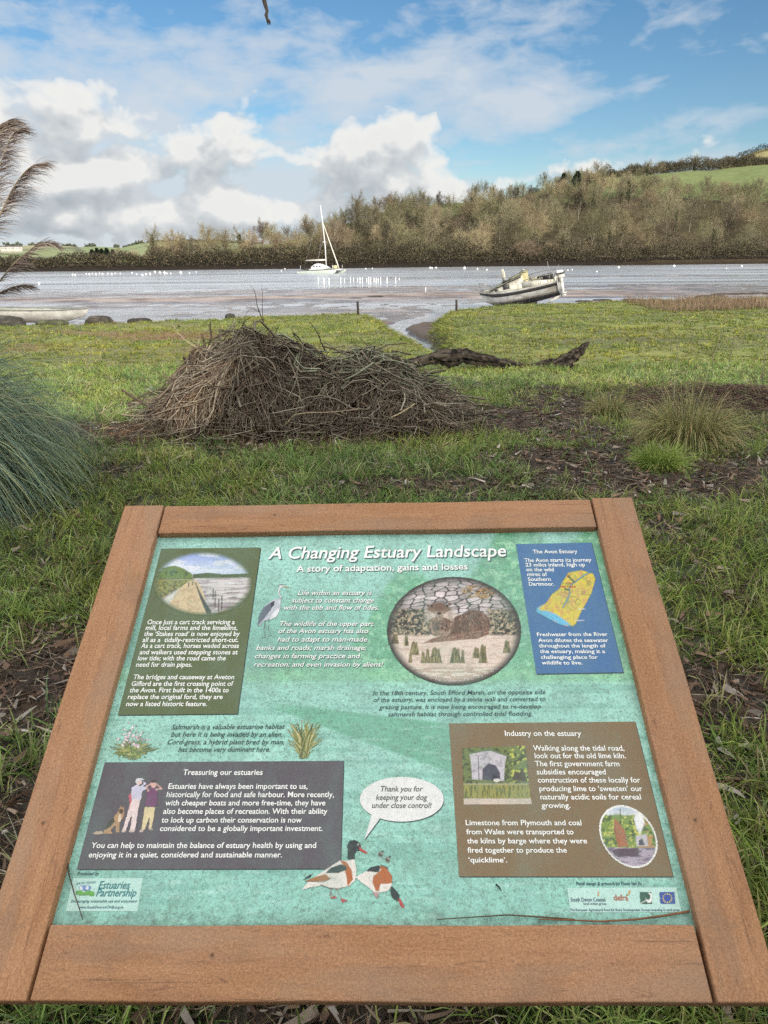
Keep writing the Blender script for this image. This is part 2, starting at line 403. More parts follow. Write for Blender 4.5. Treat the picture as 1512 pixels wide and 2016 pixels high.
GREEN = [(1295, 912, 45, 22, 1), (100, 1120, 170, 90, .8), (230, 720, 130, 50, 1), (520, 925, 250, 40, .5), (850, 900, 150, 25, .6), (1100, 700, 120, 30, 1), (1440, 1300, 60, 60, .5)]
def bare(x, y):
    b = sst(.47, .66, fbm(x * 0.9, y * 0.9, 40, 4)) * 0.85 * (1 - sst(9, 12.5, y))
    b = np.maximum(b, patches(x, y, LITTER) * (0.80 + 0.6 * fbm(x * 2.2, y * 2.2, 41, 3)))
    return np.clip(b - patches(x, y, GREEN) * .8, 0, 1)
PUD = [(222, 944, 46, 14), (470, 655, 30, 5), (260, 682, 34, 4.5), (245, 674, 16, 4), (600, 660, 14, 2.5), (330, 664, 18, 2.5)]
def puddle_c(i):
    px, py, rx, ry = PUD[i]; z = -.10 if i == 0 else -.30
    c = gp(px, py, z); a = gp(px, py - ry, z); b = gp(px, py + ry, z); e = gp(px + rx, py, z)
    return c[0], (a[1] + b[1]) / 2, abs(e[0] - c[0]), abs(a[1] - b[1]) / 2
def ground_z(x, y):
    x = np.asarray(x, float); y = np.asarray(y, float)
    top = ZM * sst(3, 12.5, y) + (fbm(x * .55, y * .55, 2, 4) - .5) * 0.13 * (1 - .5 * sst(10, 14, y)) + (fbm(x * 5, y * 5, 3, 3) - .5) * 0.035 * (1 - sst(10, 20, y))
    top = top + (fbm(x * .7, y * 1.1, 4, 4) - .5) * 0.22 * sst(11, 15, y)
    top = top + 0.25 * sst(-2, -12, y)
    for i in range(len(PUD)):
        a, b, sx, sy = puddle_c(i)
        top = top - (0.05 if i == 0 else .07) * np.exp(-(((x - a) / sx) ** 2 + ((y - b) / sy) ** 2) ** 2)
    s = land_sd(x, y)
    k = sst(-0.55, 0.25, s)
    z = top * k + mud_z(x, y) * (1 - k)
    far = sst(0, 7, y - (258 + .25 * x))
    z = np.where(y > 150, z * (1 - far) - 1.3 * far, z)
    return z

rows = np.concatenate([np.arange(-60, -4, 2.0), np.arange(-4, 0.6, .25), np.arange(.6, 13, .05)])
yy = [13.0]
while yy[-1] < 330: yy.append(yy[-1] * 1.0085 + 0.02)
rows = np.concatenate([rows, yy]); ncol = 520
u = np.linspace(-1, 1, ncol)
Y, Uu = np.meshgrid(rows, u, indexing='ij')
X = Uu * (9 + 0.80 * np.maximum(Y, 0) + 0.9 * np.maximum(-Y, 0))
Z = ground_z(X, Y)
nr = len(rows)
i = np.arange(nr - 1)[:, None] * ncol + np.arange(ncol - 1)[None]
Q = np.stack([i, i + 1, i + ncol + 1, i + ncol], -1).reshape(-1, 4)
B = bare(X, Y); LS = land_sd(X, Y)
def mix3(a, b, k): return np.asarray(a) * (1 - k[..., None]) + np.asarray(b) * k[..., None]
soil = mix3([.030, .021, .014], [.062, .044, .030], fbm(X * 3, Y * 3, 51, 3))
gr = mix3([.020, .028, .010], [.045, .055, .020], fbm(X * 1.7, Y * 1.7, 52, 3))
c = gr * (1 - B[..., None]) + soil * B[..., None]
# closely grazed marsh turf, with rust-brown saltmarsh plants on the left
mt = mix3([.085, .115, .025], [.20, .22, .05], sst(.25, .75, fbm(X * .5, Y * .9, 53, 4)))
ob = sst(.5, .68, fbm(X * .22, Y * .6, 57, 4))[..., None] * .6; mt = mt * (1 - ob) + np.array([.13, .115, .05]) * ob
rust = sst(.42, .6, fbm(X * .35, Y * .5, 54, 4)) * sst(0, -5, X) * sst(15.5, 17, Y) * (1 - sst(20.5, 22, Y))
mt = mt * (1 - rust[..., None]) + np.array([.20, .125, .06]) * rust[..., None]
k = sst(11, 14, Y); c = c * (1 - k[..., None]) + mt * k[..., None]
mud = mix3([.15, .115, .098], [.36, .30, .27], sst(.3, .7, fbm(X * .45, Y * 1.1, 55, 5)))
ck = sst(31.5, 27.5, Y) * sst(-9, -3, X) * sst(7, 5, X); mud = mud * (1 - ck[..., None]) + np.array([.095, .068, .050]) * ck[..., None]
k = sst(-0.12, 0.10, LS); c = mud * (1 - k[..., None]) + c * k[..., None]
cliff = np.exp(-((LS + .12) / .22) ** 2) * .8
c = c * (1 - cliff[..., None]) + np.array([.075, .085, .030]) * cliff[..., None]

mg, tt, bb = nt_mat('earth_turf_and_mud')
at = N(tt, 'ShaderNodeAttribute', attribute_name='Col')
v = coords(tt)
nz = noise(tt, v, 9, 8, 0.7); nzf = noise(tt, v, 45, 5, 0.7)
kk = mixc(tt, 0.5, ramp(tt, nz, [(0.3, 0.55), (0.7, 1.35)]), ramp(tt, nzf, [(0.3, 0.55), (0.7, 1.4)]))
cc = mixc(tt, 1.0, at.outputs[0], kk, 'MULTIPLY'); tt.links.new(cc, bb.inputs['Base Color'])
ge = N(tt, 'ShaderNodeNewGeometry'); sz = N(tt, 'ShaderNodeSeparateXYZ'); tt.links.new(ge.outputs['Position'], sz.inputs[0])
zz = math_(tt, 'ADD', sz.outputs[2], math_(tt, 'MULTIPLY_ADD', nz, 0.05, -0.025))
mr = N(tt, 'ShaderNodeMapRange'); mr.inputs[1].default_value = -0.79; mr.inputs[2].default_value = -0.70; mr.inputs[3].default_value = 0.12; mr.inputs[4].default_value = 0.75
tt.links.new(zz, mr.inputs[0]); tt.links.new(mr.outputs[0], bb.inputs['Roughness'])
bump(tt, bb, noise(tt, v, 14, 6, 0.65), 0.5, 0.03)
go_ = mesh_np('ground', np.stack([X, Y, Z], -1), Q, None, mg, c.reshape(-1, 3), smooth=True); tag(go_, kind='structure')

# water: one level sheet, and the pools standing on the marsh
mw, tt, bb = nt_mat('estuary_water')
bb.inputs['Base Color'].default_value = (.40, .41, .455, 1); bb.inputs['Roughness'].default_value = 0.14; bb.inputs['IOR'].default_value = 1.33
v = coords(tt, (0.35, 1.3, 1))
h1 = noise(tt, v, 1.3, 5, 0.7)
wr = ramp(tt, noise(tt, coords(tt, (.02, .16, 1)), 1.0, 4, .6), [(0.38, .06), (0.62, .30)]); tt.links.new(wr, bb.inputs['Roughness'])
tt.links.new(mixc(tt, ramp(tt, noise(tt, coords(tt, (.03, .25, 1)), 1.0, 5, .6), [(0.4, 0.0), (0.65, 1.0)]), (.34, .35, .37), (.50, .51, .53)), bb.inputs['Base Color'])  # paler streaks in the colour stand in for ripples reflecting sky
bump(tt, bb, h1, 0.8, 0.10)
W = MB(); W.add([[-600, 14, ZW], [600, 14, ZW], [600, 420, ZW], [-600, 420, ZW]], [[0, 1, 2, 3]])
tag(W.build('estuary_water', mw), kind='structure')
mp_, tt, bb = nt_mat('puddle_water')
bb.inputs['Base Color'].default_value = (.05, .045, .035, 1); bb.inputs['Roughness'].default_value = 0.04; bb.inputs['IOR'].default_value = 1.33
for i in range(len(PUD)):
    a, b, sx, sy = puddle_c(i)
    zr = ground_z(np.array([a]), np.array([b]))[0]
    th = np.linspace(0, 2 * pi, 25)[:-1]
    V = [[a, b, zr + .02]] + [[a + cos(q) * sx * 1.3, b + sin(q) * sy * 1.3, zr + .02] for q in th]
    o = mesh_np('puddle_water', V, None, [[0, k + 1, (k + 1) % 24 + 1] for k in range(24)], mp_); tag(o, kind='structure')

# ------------------------------------------------------------------ far bank and hills
TAB = np.array([  # photo x, tree-top y, ridge distance, ridge 2 ground y
    (-700, 514, 300, 512), (0, 512, 290, 512), (200, 508, 290, 510), (300, 492, 305, 505), (400, 466, 325, 500), (480, 456, 335, 488), (545, 448, 345, 478), (600, 440, 355, 468), (660, 424, 370, 452), (700, 404, 385, 438),
    (750, 398, 405, 420), (860, 388, 430, 405), (1000, 380, 450, 392), (1100, 368, 470, 365), (1200, 355, 485, 352), (1280, 352, 485, 345), (1340, 357, 482, 341), (1420, 362, 478, 334), (1512, 360, 474, 326), (1700, 358, 455, 312), (2300, 350, 450, 300)], float)
_A = np.array([math.atan2(*(ray(x, 512)[:2])) for x in TAB[:, 0]])
def _elz(x, y, D):
    d = ray(x, y); return EYE + d[2] / np.hypot(d[0], d[1]) * D
_D1 = TAB[:, 2]
_G1 = np.array([max(_elz(x, y, D) - 9.5, .6) for x, y, D, _ in TAB])
_G2 = np.array([max(_elz(x, y2, 660), g1 * .6) for (x, y, D, y2), g1 in zip(TAB, _G1)])
def shore_r(a):
    # range where the sight azimuth meets the line y = 250 + .25 x
    return 250 / (np.cos(a) - .25 * np.sin(a))
def hill_z(a, r):
    r0 = shore_r(a); D1 = np.interp(a, _A, _D1); G1 = np.interp(a, _A, _G1); G2 = np.interp(a, _A, _G2)
    D1 = np.maximum(D1, r0 + 30)
    z = -1.2 + 3.0 * sst(r0, r0 + 7, r)
    k = np.clip((r - r0 - 10) / (D1 - r0 - 10), 0, 1); k = k * k * (3 - 2 * k) * .6 + k * .4
    z = z + (G1 - 1.8) * k
    z = z + (G2 - G1) * sst(D1, 660, r)
    z = z + 24 * sst(672, 765, r) * sst(.36, .46, a)
    z = z - (G2 + 28) * sst(790, 1200, r)
    return z + (vn(a * 40, r * .03, 61) - .5) * 1.5 * sst(r0 + 10, r0 + 60, r) * (1 - sst(700, 1100, r))
az_ = np.linspace(-.85, .85, 300); rr_ = np.concatenate([np.linspace(235, 280, 30), np.linspace(283, 700, 90), np.linspace(715, 1250, 30)])
A, Rr = np.meshgrid(az_, rr_, indexing='ij'); Rr = np.where(Rr < 280, Rr - 250 + shore_r(A), Rr); Rr = np.maximum(Rr, shore_r(A) - 12)
Zh = hill_z(A, Rr); Xh = Rr * np.sin(A); Yh = Rr * np.cos(A)
def gridq(n, m):
    i = np.arange(n - 1)[:, None] * m + np.arange(m - 1)[None]
    return np.stack([i, i + m, i + m + 1, i + 1], -1).reshape(-1, 4)
D1g = np.interp(A, _A, _D1)
fieldk = sst(-5, 12, Rr - D1g)
cw = mix3([.075, .066, .035], [.13, .10, .06], fbm(Xh * .05, Yh * .05, 62, 3))
cf = mix3([.13, .165, .065], [.17, .20, .085], fbm(Xh * .03, Yh * .03, 63, 3))
pale = sst(662, 668, Rr); cf = cf * (1 - pale[..., None]) + np.array([.26, .23, .11]) * pale[..., None]
ch = cw * (1 - fieldk[..., None]) + cf * fieldk[..., None]
bank = 1 - sst(7, 13, Rr - shore_r(A)); ch = ch * (1 - bank[..., None]) + np.array([.022, .018, .015]) * bank[..., None]  # muddy bank, with the shadow under the hedge put into its colour
glade = np.exp(-((A + .118) / .030) ** 2 - ((Rr - 345) / 30) ** 2)[..., None]; ch = ch * (1 - glade) + np.array([.08, .15, .035]) * glade
M_HILL = vmat('hill_ground', 0.9, 0.1, 0.25, 0.75, 1.25)
tag(mesh_np('wooded_hill', np.stack([Xh, Yh, Zh], -1), gridq(*A.shape), None, M_HILL, ch.reshape(-1, 3), smooth=True), kind='structure')

# distant farmland on the left
def far_z(a, r):
    xs = np.array([-900, 0, 100, 160, 200, 240, 280, 330, 380, 480, 700, 2200]); ys = np.array([480, 481, 479, 483, 482, 485, 476, 472, 472, 476, 482, 496])
    aa = np.array([math.atan2(*(ray(x, 512)[:2])) for x in xs]); zz = np.array([_elz(x, y + 3, 2100) for x, y in zip(xs, ys)])
    top = np.interp(a, aa, zz)
    return -6 + (top + 6) * (sst(1150, 2100, r) * .75 + .25 * sst(1700, 2150, r)) + (fbm(a * 14, r * .004, 70, 3) - .5) * 14 * sst(1250, 1500, r) * (1 - sst(1800, 2100, r))
az2 = np.linspace(-.95, .95, 240); r2 = np.linspace(1100, 2700, 110)
A2, R2 = np.meshgrid(az2, r2, indexing='ij'); Z2 = far_z(A2, R2) - 40 * sst(2200, 2700, R2)
mf, tt, bb = nt_mat('distant_fields')
v = coords(tt, (1, 0.8, 0), rot=(0, 0, .4))
dn = N(tt, 'ShaderNodeTexNoise'); dn.inputs['Scale'].default_value = .004; tt.links.new(v, dn.inputs['Vector'])
va = N(tt, 'ShaderNodeVectorMath', operation='MULTIPLY_ADD'); tt.links.new(dn.outputs['Color'], va.inputs[0]); va.inputs[1].default_value = (120, 120, 0); tt.links.new(v, va.inputs[2])
vr = N(tt, 'ShaderNodeTexVoronoi'); vr.inputs['Scale'].default_value = .0055; tt.links.new(va.outputs[0], vr.inputs['Vector'])
vd = N(tt, 'ShaderNodeTexVoronoi', feature='DISTANCE_TO_EDGE'); vd.inputs['Scale'].default_value = .0055; tt.links.new(va.outputs[0], vd.inputs['Vector'])
fc = ramp(tt, vr.outputs['Color'], [(0.0, (.15, .21, .075)), (0.3, (.20, .25, .10)), (0.5, (.30, .23, .16)), (0.62, (.17, .24, .09)), (0.8, (.30, .28, .15)), (1.0, (.14, .20, .08))], 'CONSTANT')
fc = mixc(tt, ramp(tt, vd.outputs['Distance'], [(0.014, 1.0), (0.03, 0.0)]), fc, (.07, .075, .045))
fc = mixc(tt, 0.35, fc, mixc(tt, noise(tt, v, .03, 4), (.12, .14, .06), (.30, .28, .17)))  # distance haze is carried by these pale field colours
tt.links.new(fc, bb.inputs['Base Color']); bb.inputs['Roughness'].default_value = .9
tag(mesh_np('distant_hills', np.stack([R2 * np.sin(A2), R2 * np.cos(A2), Z2], -1), gridq(*A2.shape), None, mf, smooth=True), kind='structure')
# ------------------------------------------------------------------ information board
BT, BYAW, BRL, BW, BH = 0.51523478, -0.0223940, 0.01525112, 1.0, 0.81807
BC = np.array([-0.02058, 0.97316, 0.94995])
BU = np.array([cos(BRL) * cos(BYAW), cos(BRL) * sin(BYAW), sin(BRL)]); BU /= np.linalg.norm(BU)
BV = np.array([0, cos(BT), sin(BT)]); BV = BV - BU * (BV @ BU); BV /= np.linalg.norm(BV)
BN = np.cross(BU, BV)
REC = 0.016                              # the printed sheet lies this far below the face of the rails
def b_uv(x, y, rec=REC):                 # photo point -> (u, v) on the sheet
    d = ray(x, y); o = BC - BN * rec
    tt = ((o - CAM) @ BN) / (d @ BN); P = CAM + d * tt - o
    return np.array([P @ BU, P @ BV])
def b_px(u, v, rec=REC):
    P = BC - BN * rec + np.asarray(u)[..., None] * BU + np.asarray(v)[..., None] * BV - CAM
    z = P @ FW
    return CX + FPX * (P @ RT) / z, CY - FPX * (P @ UP) / z
BM = Matrix(((BU[0], BV[0], BN[0], BC[0]), (BU[1], BV[1], BN[1], BC[1]), (BU[2], BV[2], BN[2], BC[2]), (0, 0, 0, 1)))
board = empty('information_board', (0, BC[1] + .12, 0))
tag(board, 'tilted information board about the estuary in a brown timber frame', 'information board')
def on_board(o, parent=board, loc=None):
    """mesh coordinates are (u, v, height over rail face)"""
    o.parent = parent
    pm = Matrix.Identity(4) if parent is None else parent.matrix_basis if parent is board else PM[parent.name]
    m = BM @ (Matrix.Translation(loc) if loc is not None else Matrix.Identity(4))
    o.matrix_parent_inverse = Matrix.Identity(4)
    o.matrix_basis = pm.inverted() @ m
    PM[o.name] = m
    return o
PM = {}
mwd, tt, bb = nt_mat('frame_timber')
v = coords(tt, (1.0, 1.0, 1.0))
vs = coords(tt, (1.6, 22, 22))
gr1 = noise(tt, vs, 3.0, 6, 0.65, 0.6); fine = noise(tt, coords(tt, (30, 160, 160)), 4, 4, 0.6); big = noise(tt, v, 5, 4, 0.6)
grain = noise(tt, v, 300, 3, 0.7); dotty = noise(tt, v, 160, 3, 0.6)
cA = mixc(tt, ramp(tt, gr1, [(0.30, 0.0), (0.72, 1.0)]), (.44, .235, .118), (.29, .138, .068))
cA = mixc(tt, ramp(tt, big, [(0.40, 0.0), (0.70, 0.75)]), cA, (.42, .235, .140))
cA = mixc(tt, 1.0, cA, ramp(tt, fine, [(0.25, 0.82), (0.75, 1.15)]), 'MULTIPLY')
cA = mixc(tt, 1.0, cA, ramp(tt, grain, [(0.3, 0.70), (0.7, 1.25)]), 'MULTIPLY')
stn = noise(tt, coords(tt, (3.0, 26, 26)), 4.2, 5, 0.7, 1.2)
cA = mixc(tt, ramp(tt, stn, [(0.61, 0.0), (0.70, 0.8)]), cA, (.17, .080, .045))
cA = mixc(tt, ramp(tt, noise(tt, v, 7.3, 6, 0.7), [(0.56, 0.0), (0.72, 0.5)]), cA, (.20, .115, .075))
crk = noise(tt, coords(tt, (2.2, 90, 90)), 1.6, 3, .6, .5)
cA = mixc(tt, ramp(tt, crk, [(0.655, 0.0), (0.675, .85), (0.70, 0.0)]), cA, (.10, .05, .03))
pv = N(tt, 'ShaderNodeTexVoronoi'); pv.inputs['Scale'].default_value = 9; tt.links.new(v, pv.inputs['Vector']); cA = mixc(tt, ramp(tt, pv.outputs['Distance'], [(0.022, .9), (0.040, 0.0)]), cA, (.05, .03, .02))
cA = mixc(tt, ramp(tt, noise(tt, coords(tt, (2, 9, 9)), 1.7, 5, .6), [(0.50, 0.0), (0.68, .45)]), cA, (.30, .215, .15))
oi = N(tt, 'ShaderNodeObjectInfo'); cA = mixc(tt, 1.0, cA, ramp(tt, oi.outputs['Random'], [(0, .92), (1, 1.08)]), 'MULTIPLY')
tt.links.new(cA, bb.inputs['Base Color']); bb.inputs['Roughness'].default_value = .72; bb.inputs['Specular IOR Level'].default_value = .3
bump(tt, bb, mixc(tt, .5, gr1, dotty), .35, .0025)
RW, TH = 0.078, 0.034
def rail(name, u0, u1, v0, v1, vert=False, top=0.0, skew=0):
    cu, cv = (u0 + u1) / 2, (v0 + v1) / 2; L, Wd = (v1 - v0, u1 - u0) if vert else (u1 - u0, v1 - v0)
    m = MB(); n = 24
    xs = np.linspace(-L / 2, L / 2, n + 1); V = []; 
    for i, x in enumerate(xs):
        wv = .0006 * math.sin(x * 17 + u0 * 9)
        V += [[x, -Wd / 2 + wv, -TH], [x, Wd / 2 + wv, -TH], [x, Wd / 2 + wv, 0], [x, -Wd / 2 + wv, 0]]
    Qs = []
    for i in range(n):
        a = i * 4; b = a + 4
        for k in range(4): Qs.append([a + k, a + (k + 1) % 4, b + (k + 1) % 4, b + k])
    Qs += [[0, 3, 2, 1], [4 * n, 4 * n + 1, 4 * n + 2, 4 * n + 3]]
    m.add(V, Qs); o = m.build(name, mwd)
    bevel(o, .0022, 3)
    R = Matrix.Rotation(pi / 2, 4, 'Z') if vert else Matrix.Identity(4)
    on_board(o); o.matrix_basis = board.matrix_basis.inverted() @ BM @ Matrix.Translation((cu, cv, top)) @ R
    return o
hw, hh = BW / 2, BH / 2
rail('frame_rail', -hw, -hw + RW, -hh, hh, True, 0.0)
rail('frame_rail', hw - RW, hw, -hh, hh, True, 0.001)
rail('frame_rail', -hw + RW + .003, hw - RW - .003, hh - .072, hh - .002, False, -.0015)
rail('frame_rail', -hw + RW + .004, hw - RW - .005, -hh, -hh + .083, False, -.001)
# backing board and posts
m = MB(); m.box((0, 0, -.048), (BW - .02, BH - .02, .024)); o = m.build('backing_board', mwd); bevel(o, .002); on_board(o)
for sx in (-1, 1):
    q = MB(); c0 = BC + BU * sx * .30 + BV * .27
    q.box((c0[0], c0[1], (c0[2] - .09) / 2 - .15), (.09, .09, c0[2] - .09 + .30))
    o = q.build('post', mwd, board); bevel(o, .004)

# --- the printed sheet -----------------------------------------------------------
def sheet_mat(name, speck=1.0, dirty=1.0, coat=.15):
    m, t_, b = nt_mat(name)
    a = N(t_, 'ShaderNodeAttribute', attribute_name='Col')
    v_ = coords(t_, (1, 1, 1))
    s1 = noise(t_, v_, 230, 3, 0.7); s2 = noise(t_, v_, 34, 6, 0.75); s3 = noise(t_, v_, 600, 2, 0.6)
    c_ = mixc(t_, ramp(t_, s1, [(0.52, 0.0), (0.64, 0.55 * speck)]), a.outputs[0], (.10, .17, .13))
    c_ = mixc(t_, ramp(t_, s2, [(0.46, 0.0), (0.64, 0.42 * speck)]), c_, (.13, .24, .18))
    s4 = noise(t_, coords(t_, (1.3, .5, 1)), 9, 5, .7); c_ = mixc(t_, ramp(t_, s4, [(0.46, 0.0), (0.62, 0.34 * speck)]), c_, (.20, .38, .34))
    c_ = mixc(t_, 1.0, c_, ramp(t_, s3, [(0.3, 1 - .22 * speck), (0.7, 1 + .20 * speck)]), 'MULTIPLY')
    # grime that gathers along the lower edge of the sheet
    sp_ = N(t_, 'ShaderNodeSeparateXYZ'); t_.links.new(v_, sp_.inputs[0])
    e_ = math_(t_, 'MULTIPLY_ADD', noise(t_, v_, 60, 5, .7), -.09, sp_.outputs[1])
    c_ = mixc(t_, ramp(t_, math_(t_, 'ADD', e_, .5), [(.112, .95 * dirty), (.126, .45 * dirty), (.150, .0)]), c_, (.035, .045, .028))
    t_.links.new(c_, b.inputs['Base Color']); b.inputs['Roughness'].default_value = .42; b.inputs['Specular IOR Level'].default_value = .4
    b.inputs['Coat Weight'].default_value = coat; b.inputs['Coat Roughness'].default_value = .12
    return m
MS = sheet_mat('printed_sheet'); MSB = sheet_mat('printed_box', .30, .0); MST = sheet_mat('printed_ink', .3, .0); MSP = sheet_mat('printed_picture', .45, 0)
def grid_uv(u0, u1, v0, v1, step):
    nu = max(2, int((u1 - u0) / step)); nv = max(2, int((v1 - v0) / step))
    Ug, Vg = np.meshgrid(np.linspace(u0, u1, nu), np.linspace(v0, v1, nv), indexing='ij')
    return Ug, Vg, gridq(nu, nv)
U0, U1, V0, V1 = -hw + RW - .006, hw - RW + .006, -hh + .083 - .006, hh - .072 + .004
Ug, Vg, Qg = grid_uv(U0, U1, V0, V1, .0016)
PX, PY = b_px(Ug, Vg)
def lerpc(c, col, k): return c * (1 - k[..., None]) + S2L(col) * k[..., None]
c = np.broadcast_to(S2L((158, 212, 197)), PX.shape + (3,)).copy()
# faded landscape printed behind the text
c = lerpc(c, (172, 222, 214), sst(1230, 1080, PY) * .55 * fbm(PX * .01, PY * .03, 201, 3))
tr = sst(.0, 30, PY - (1265 - 150 * sst(600, 820, PX) - 110 * sst(860, 1060, PX) + 30 * np.sin(PX * .03) + 40 * fbm(PX * .02, PX * 0, 202, 3))) * sst(1345, 1335, PY + 0 * PX)
c = lerpc(c, (104, 172, 132), tr * (.62 + .45 * fbm(PX * .06, PY * .08, 203, 4)))
c = lerpc(c, (160, 214, 176), tr * sst(.5, .7, fbm(PX * .09, PY * .13, 204, 4)) * .8)
c = lerpc(c, (110, 168, 152), sst(1110, 1260, PY) * sst(780, 640, PX) * sst(1322, 1316, PY) * .55)
c = lerpc(c, (150, 208, 168), np.exp(-((PY - 1330) / 16) ** 2) * .6)
c = lerpc(c, (108, 168, 152), sst(.58, .66, fbm(PX * .006, PY * .08, 205, 4)) * sst(1330, 1360, PY) * .45)
dyk = sst(0, 6, PY - (1378 + .12 * (PX - 520))) * sst(0, 6, (1392 + .36 * (PX - 520)) - PY) * sst(470, 620, PX) * sst(1190, 900, PX)
c = lerpc(c, (108, 176, 146), dyk * .9)
c = lerpc(c, (118, 184, 168), sst(1500, 1800, PY) * .35)
c = lerpc(c, (200, 236, 226), sst(.6, .8, fbm(PX * .02, PY * .16, 206, 3)) * sst(1350, 1500, PY) * .35)
sheet = mesh_np('printed_panel', np.stack([Ug, Vg, 0 * Ug - REC], -1), Qg, None, MS, c.reshape(-1, 3))
on_board(sheet)

def flat(name, pts_px, colr, z=.0003, mat=None, mb=None):
    """flat printed shape from photo points"""
    uv = np.array([b_uv(*p) for p in pts_px]); n = len(uv); ce = uv.mean(0)
    V = np.vstack([np.c_[uv, np.full(n, -REC + z)], [[*ce, -REC + z]]])
    T = [[n, i, (i + 1) % n] for i in range(n)]
    A_ = sum(uv[i][0] * uv[(i + 1) % n][1] - uv[(i + 1) % n][0] * uv[i][1] for i in range(n))
    if A_ < 0: T = [t_[::-1] for t_ in T]
    if mb is not None: mb.add(V, None, T, col=S2L(colr)); return
    o = mesh_np(name, V, None, T, mat or MSB, np.broadcast_to(S2L(colr), (n + 1, 3))); on_board(o, sheet)
    return o
def box_poly(a, b, c_, d, n=1): return [a, b, c_, d]
boxes = {
    'green': ([(317.6, 1080.3), (513, 1078), (467.4, 1405.4), (232, 1407.7)], (86, 98, 58)),
    'blue': ([(1015.9, 1071.4), (1164.6, 1068.5), (1227.2, 1323.8), (1056, 1326.7)], (62, 108, 158)),
    'purple': ([(206.3, 1501), (676.6, 1497.9), (670.2, 1710.2), (151.6, 1711.3)], (86, 80, 88)),
    'brown': ([(884, 1424.3), (1250.4, 1420.7), (1325.4, 1725.7), (903.6, 1725.7)], (124, 102, 72)),
}
for k_, (p_, c_) in boxes.items():
    mb = MB(); sh = [(x + 1.5, y + 2.0) for x, y in p_]
    flat('', sh, (30, 48, 48), .0002, mb=mb); flat('', p_, c_, .0004, mb=mb)
    on_board(mb.build('text_box', MSB), sheet)

# --- lettering -------------------------------------------------------------------
DG = None
def text_mesh(body, bold):
    cu = bpy.data.curves.new('lettering', 'FONT'); cu.body = body; cu.offset = bold; cu.resolution_u = 3
    ob = bpy.data.objects.new('lettering', cu); COL.objects.link(ob)
    dg = bpy.context.evaluated_depsgraph_get(); dg.update()
    me = bpy.data.meshes.new_from_object(ob.evaluated_get(dg))
    n = len(me.vertices); V = np.empty(n * 3, np.float32); me.vertices.foreach_get('co', V); V = V.reshape(-1, 3)
    me.calc_loop_triangles(); T = np.empty(len(me.loop_triangles) * 3, np.int32); me.loop_triangles.foreach_get('vertices', T)
    bpy.data.objects.remove(ob); bpy.data.curves.remove(cu); bpy.data.meshes.remove(me)
    return V, T.reshape(-1, 3)
def put(mb, body, x0, x1, y0, y1=None, colr=(250, 250, 246), bold=.014, shear=0.0, k=1.0, z=.0009, shadow=None, cap=None):
    y1 = y0 if y1 is None else y1
    V, T = text_mesh(body, bold)
    V = V.copy(); V[:, 0] += V[:, 1] * shear
    a, b = b_uv(x0, y0), b_uv(x1, y1); d = b - a; L = np.linalg.norm(d); d = d / L; nrm = np.array([-d[1], d[0]])
    xm, xM = V[:, 0].min(), V[:, 0].max(); s = L / (xM - xm)
    if cap: k = 1.13 * np.linalg.norm(b_uv(x0, y0 - cap) - a) / (.70 * s)
    P = a + np.outer((V[:, 0] - xm) * s, d) + np.outer(V[:, 1] * s * k, nrm)
    if shadow:
        h = s * .055; Ps = P + np.array([h, -h * 1.1])
        mb.add(np.c_[Ps, np.full(len(P), -REC + z - .0003)], None, T, col=S2L(shadow))
    mb.add(np.c_[P, np.full(len(P), -REC + z)], None, T, col=S2L(colr))
def block(name, lines, **kw):
    mb = MB()
    for l in lines: put(mb, *l, **kw)
    o = mb.build(name, MST); on_board(o, sheet); return o
HAND = dict(shear=.20, bold=.003)
block('title_lettering', [("A Changing Estuary Landscape", 527.5, 997, 1100.7, 1095.6)], shear=.16, bold=.012, cap=20.5, shadow=(50, 92, 96))
block('subtitle_lettering', [("A story of adaptation, gains and losses", 583, 921, 1126.4, 1121.6)], bold=.016, cap=11, shadow=(50, 92, 96))
block('lettering', [("Once just a cart track servicing a", 289.5, 461.8, 1229.5), ("mill, local farms and the limekilns,", 286.5, 467.4, 1240.7), ("the ‘Stakes road’ is now enjoyed by", 283.2, 471.7, 1252.6),
    ("all as a  tidally-restricted short-cut.", 280.2, 469.4, 1264.5), ("As a cart track, horses waded across", 277.2, 470, 1276.1), ("and walkers used stepping stones at", 274.3, 467.7, 1288.7),
    ("low tide; with the road came the", 271, 444.2, 1300.6), ("need for drain pipes.", 267.6, 378.1, 1313.1), ("The bridges and causeway at Aveton", 262, 460.8, 1337.6),
    ("Gifford are the first crossing point of", 258.4, 458.8, 1350.8), ("the Avon. First built in the 1400s to", 254.7, 450.2, 1363.4), ("replace the original ford, they are", 251.4, 438, 1376.6), ("now a listed historic feature.", 248.1, 407.2, 1390.5)], bold=.015, cap=7.9)
block('lettering', [("Life within an estuary is", 586.4, 731.8, 1172), ("subject to constant change", 574, 735.7, 1186.8), ("with the ebb and flow of tides.", 558.6, 745.7, 1201), ("The wildlife of the upper part", 550.7, 736, 1232.9),
    ("of the Avon estuary has also", 547.9, 725, 1247), ("had to adapt to man-made", 546, 722.9, 1263.6), ("banks and roads; marsh drainage;", 504.3, 721.4, 1280), ("changes in farming practice and", 501.8, 709.3, 1296.4),
    ("recreation; and even invasion by aliens!", 499.6, 754.6, 1312.9)], shear=.22, bold=.008, cap=8.2, shadow=(44, 92, 90))
